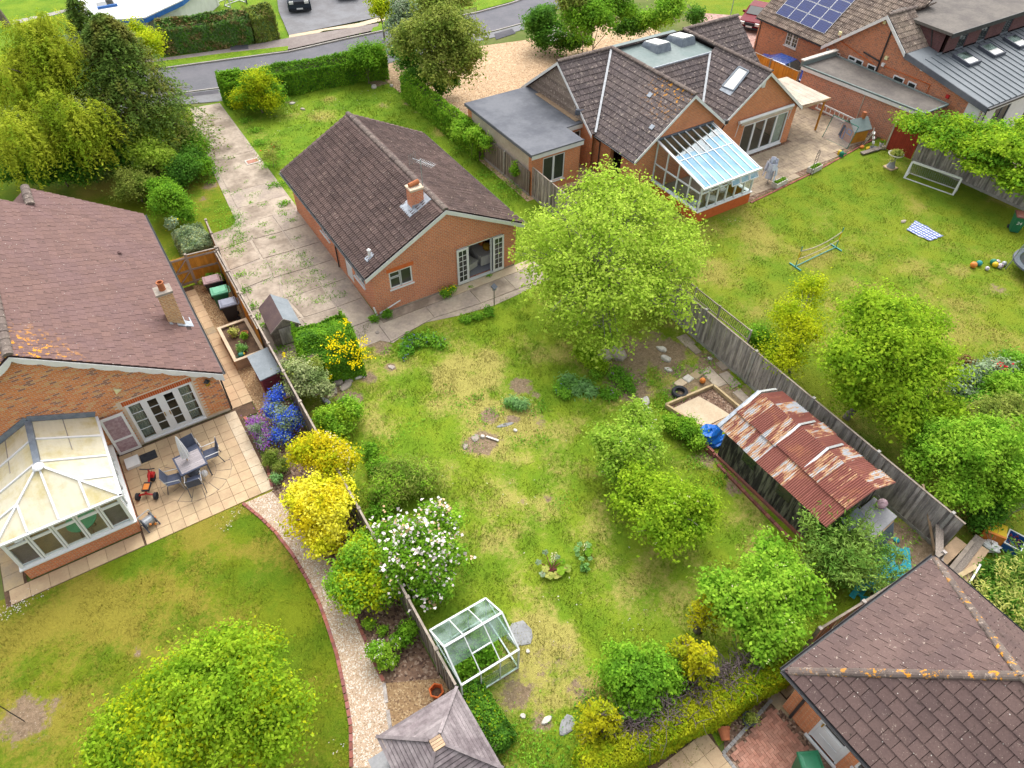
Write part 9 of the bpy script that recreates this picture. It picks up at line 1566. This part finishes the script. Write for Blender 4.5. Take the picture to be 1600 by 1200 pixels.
# stuff: weeds of the driveway, daisies, grass
def weeds(name, spots, m, leaf=.07, hh=.06):
 C = np.vstack([np.column_stack([np.array(G(u, v)[:2])+GEN.normal(size=(n, 2))*np.array([r, r*.7]), GEN.random(n)*hh*(1+r)+.03]) for u, v, r, n in spots]); o = leaves(name, C, np.array([0, 0, .9])+GEN.normal(size=C.shape)*.5, leaf, m, None, 2.4); o['kind'] = 'stuff'
weeds('driveway_weeds', [(330, 182, 0.22, 84), (345, 203, 0.16, 42), (355, 247, 0.24, 42), (368, 300, 0.24, 42), (395, 305, 0.28, 62), (372, 262, 0.16, 28), (392, 317, 0.13, 42), (410, 320, 0.16, 49), (368, 338, 0.24, 112), (372, 352, 0.20, 98), (376, 366, 0.20, 84), (350, 355, 0.20, 62), (345, 372, 0.20, 49), (362, 385, 0.20, 77), (375, 392, 0.16, 49), (410, 352, 0.18, 77), (420, 362, 0.16, 56), (426, 372, 0.12, 42), (427, 394, 0.11, 35), (445, 402, 0.24, 49), (478, 413, 0.28, 118), (492, 425, 0.16, 49), (505, 435, 0.16, 42), (530, 462, 0.24, 84), (445, 335, 0.16, 56), (455, 345, 0.16, 56), (340, 315, 0.16, 42), (352, 300, 0.16, 42), (450, 440, 0.24, 42), (460, 460, 0.28, 62), (470, 470, 0.24, 49), (417, 440, 0.16, 28), (385, 285, 0.12, 21), (440, 330, 0.16, 35), (330, 330, 0.24, 35), (465, 372, 0.16, 28), (365, 345, .35, 260), (375, 375, .3, 200), (360, 360, .4, 160), (345, 345, .3, 120), (370, 395, .3, 120), (395, 430, .2, 60), (480, 440, .5, 140), (440, 425, .4, 90), (500, 470, .3, 90), (420, 415, .3, 60), (470, 400, .25, 90), (352, 330, .3, 140), (515, 445, .2, 50)], 'leaf_weed', .05, .04)
weeds('path_weeds', [(605, 548, .12, 30), (735, 450, .1, 20), (764, 432, .1, 40), (1118, 555, .4, 120), (1100, 580, .3, 70), (1150, 600, .3, 60), (1020, 590, .4, 120), (1060, 580, .3, 90), (1045, 615, .4, 100), (1480, 840, .25, 40), (1430, 838, .3, 60), (1405, 870, .25, 40), (1090, 720, .4, 120), (1130, 745, .4, 120), (1035, 635, .3, 90), (1140, 690, .2, 40)], 'leaf_weed')
weeds('lawn_weeds', [(u, v, r, n) for u, v, r, n in [(725, 633, .3, 110), (745, 622, .2, 60), (840, 640, .3, 120), (780, 640, .25, 80), (690, 620, .4, 70), (845, 690, .25, 80), (815, 690, .25, 70), (750, 660, .3, 70), (640, 670, .6, 90), (735, 700, .3, 60), (880, 780, .3, 60), (600, 700, .4, 100), (940, 560, .5, 160), (1020, 1115, .3, 60), (925, 1095, .3, 160), (915, 1120, .2, 80), (845, 1170, .6, 200), (820, 1180, .5, 160), (860, 1195, .5, 160), (800, 1150, .4, 90)]], 'leaf_weed', .06, .05)
weeds('daisies', [(12, 955, .25, 60), (30, 948, .25, 40), (355, 820, .2, 24), (50, 932, .2, 20), (372, 798, .15, 14), (520, 1170, .2, 10), (985, 975, .5, 14), (800, 735, 1.5, 16), (700, 800, 1.5, 14), (880, 930, 1.5, 16), (560, 160, 1.2, 30), (480, 200, 1.5, 40), (450, 175, 1.0, 30), (1085, 390, .3, 8), (1145, 345, .2, 8), (1345, 360, 2, 12)], 'blossom_white', .035, .03)
weeds('drive_edge_grass', [(405, 225, .3, 200), (400, 205, .25, 150), (420, 260, .3, 200), (435, 290, .3, 180), (445, 320, .2, 120), (385, 190, .25, 120), (330, 285, .3, 140), (335, 270, .3, 140), (318, 250, .3, 150), (430, 245, .4, 160)], 'leaf_weed', .08, .12)
weeds('fence_foot_weeds', [(395, 480, .2, 60), (410, 510, .2, 60), (385, 455, .2, 60), (440, 545, .25, 90), (378, 430, .15, 50), (400, 497, .2, 70), (1240, 700, .3, 60), (790, 290, .5, 160), (760, 275, .4, 120), (720, 235, .4, 80), (805, 300, .5, 150)], 'leaf_weed', .08, .12)
blades('lawn_grass', 'lawn', 150000, avoid=[[(7.2, -14.2), (10.8, -14.2), (10.8, -19.6), (7.2, -19.6)], [(-.4, .2), (9, .2), (8.7, -1.9), (3.2, -2.0), (-.9, -1.6)], [(7.6, -11.4), (10.3, -11.6), (10.3, -13.4), (8.2, -13.5)]])
blades('left_lawn_grass', 'left_lawn', 140000, h=(.02, .055), wd=.018, box=(-19, -7.3, -24, -6.9), avoid=[pl+pr[::-1]], inside=[(-19, -6.95), (-8.75, -6.95)]+pl[1:]+[(-19, -24)])
blades('neighbour_grass', 'neighbour_lawn', 110000, box=(12, 34.5, -24, -2.2), h=(.03, .085), wd=.026); blades('front_grass', 'front_lawn', 50000, h=(.05, .13), wd=.03, inside=[(.2, -.1), (11.6, -.1), (11.6, 25), (.6, 25)], avoid=[[(-.4, -.3), (8, -.3), (8, 10.7), (-.4, 10.7)]])
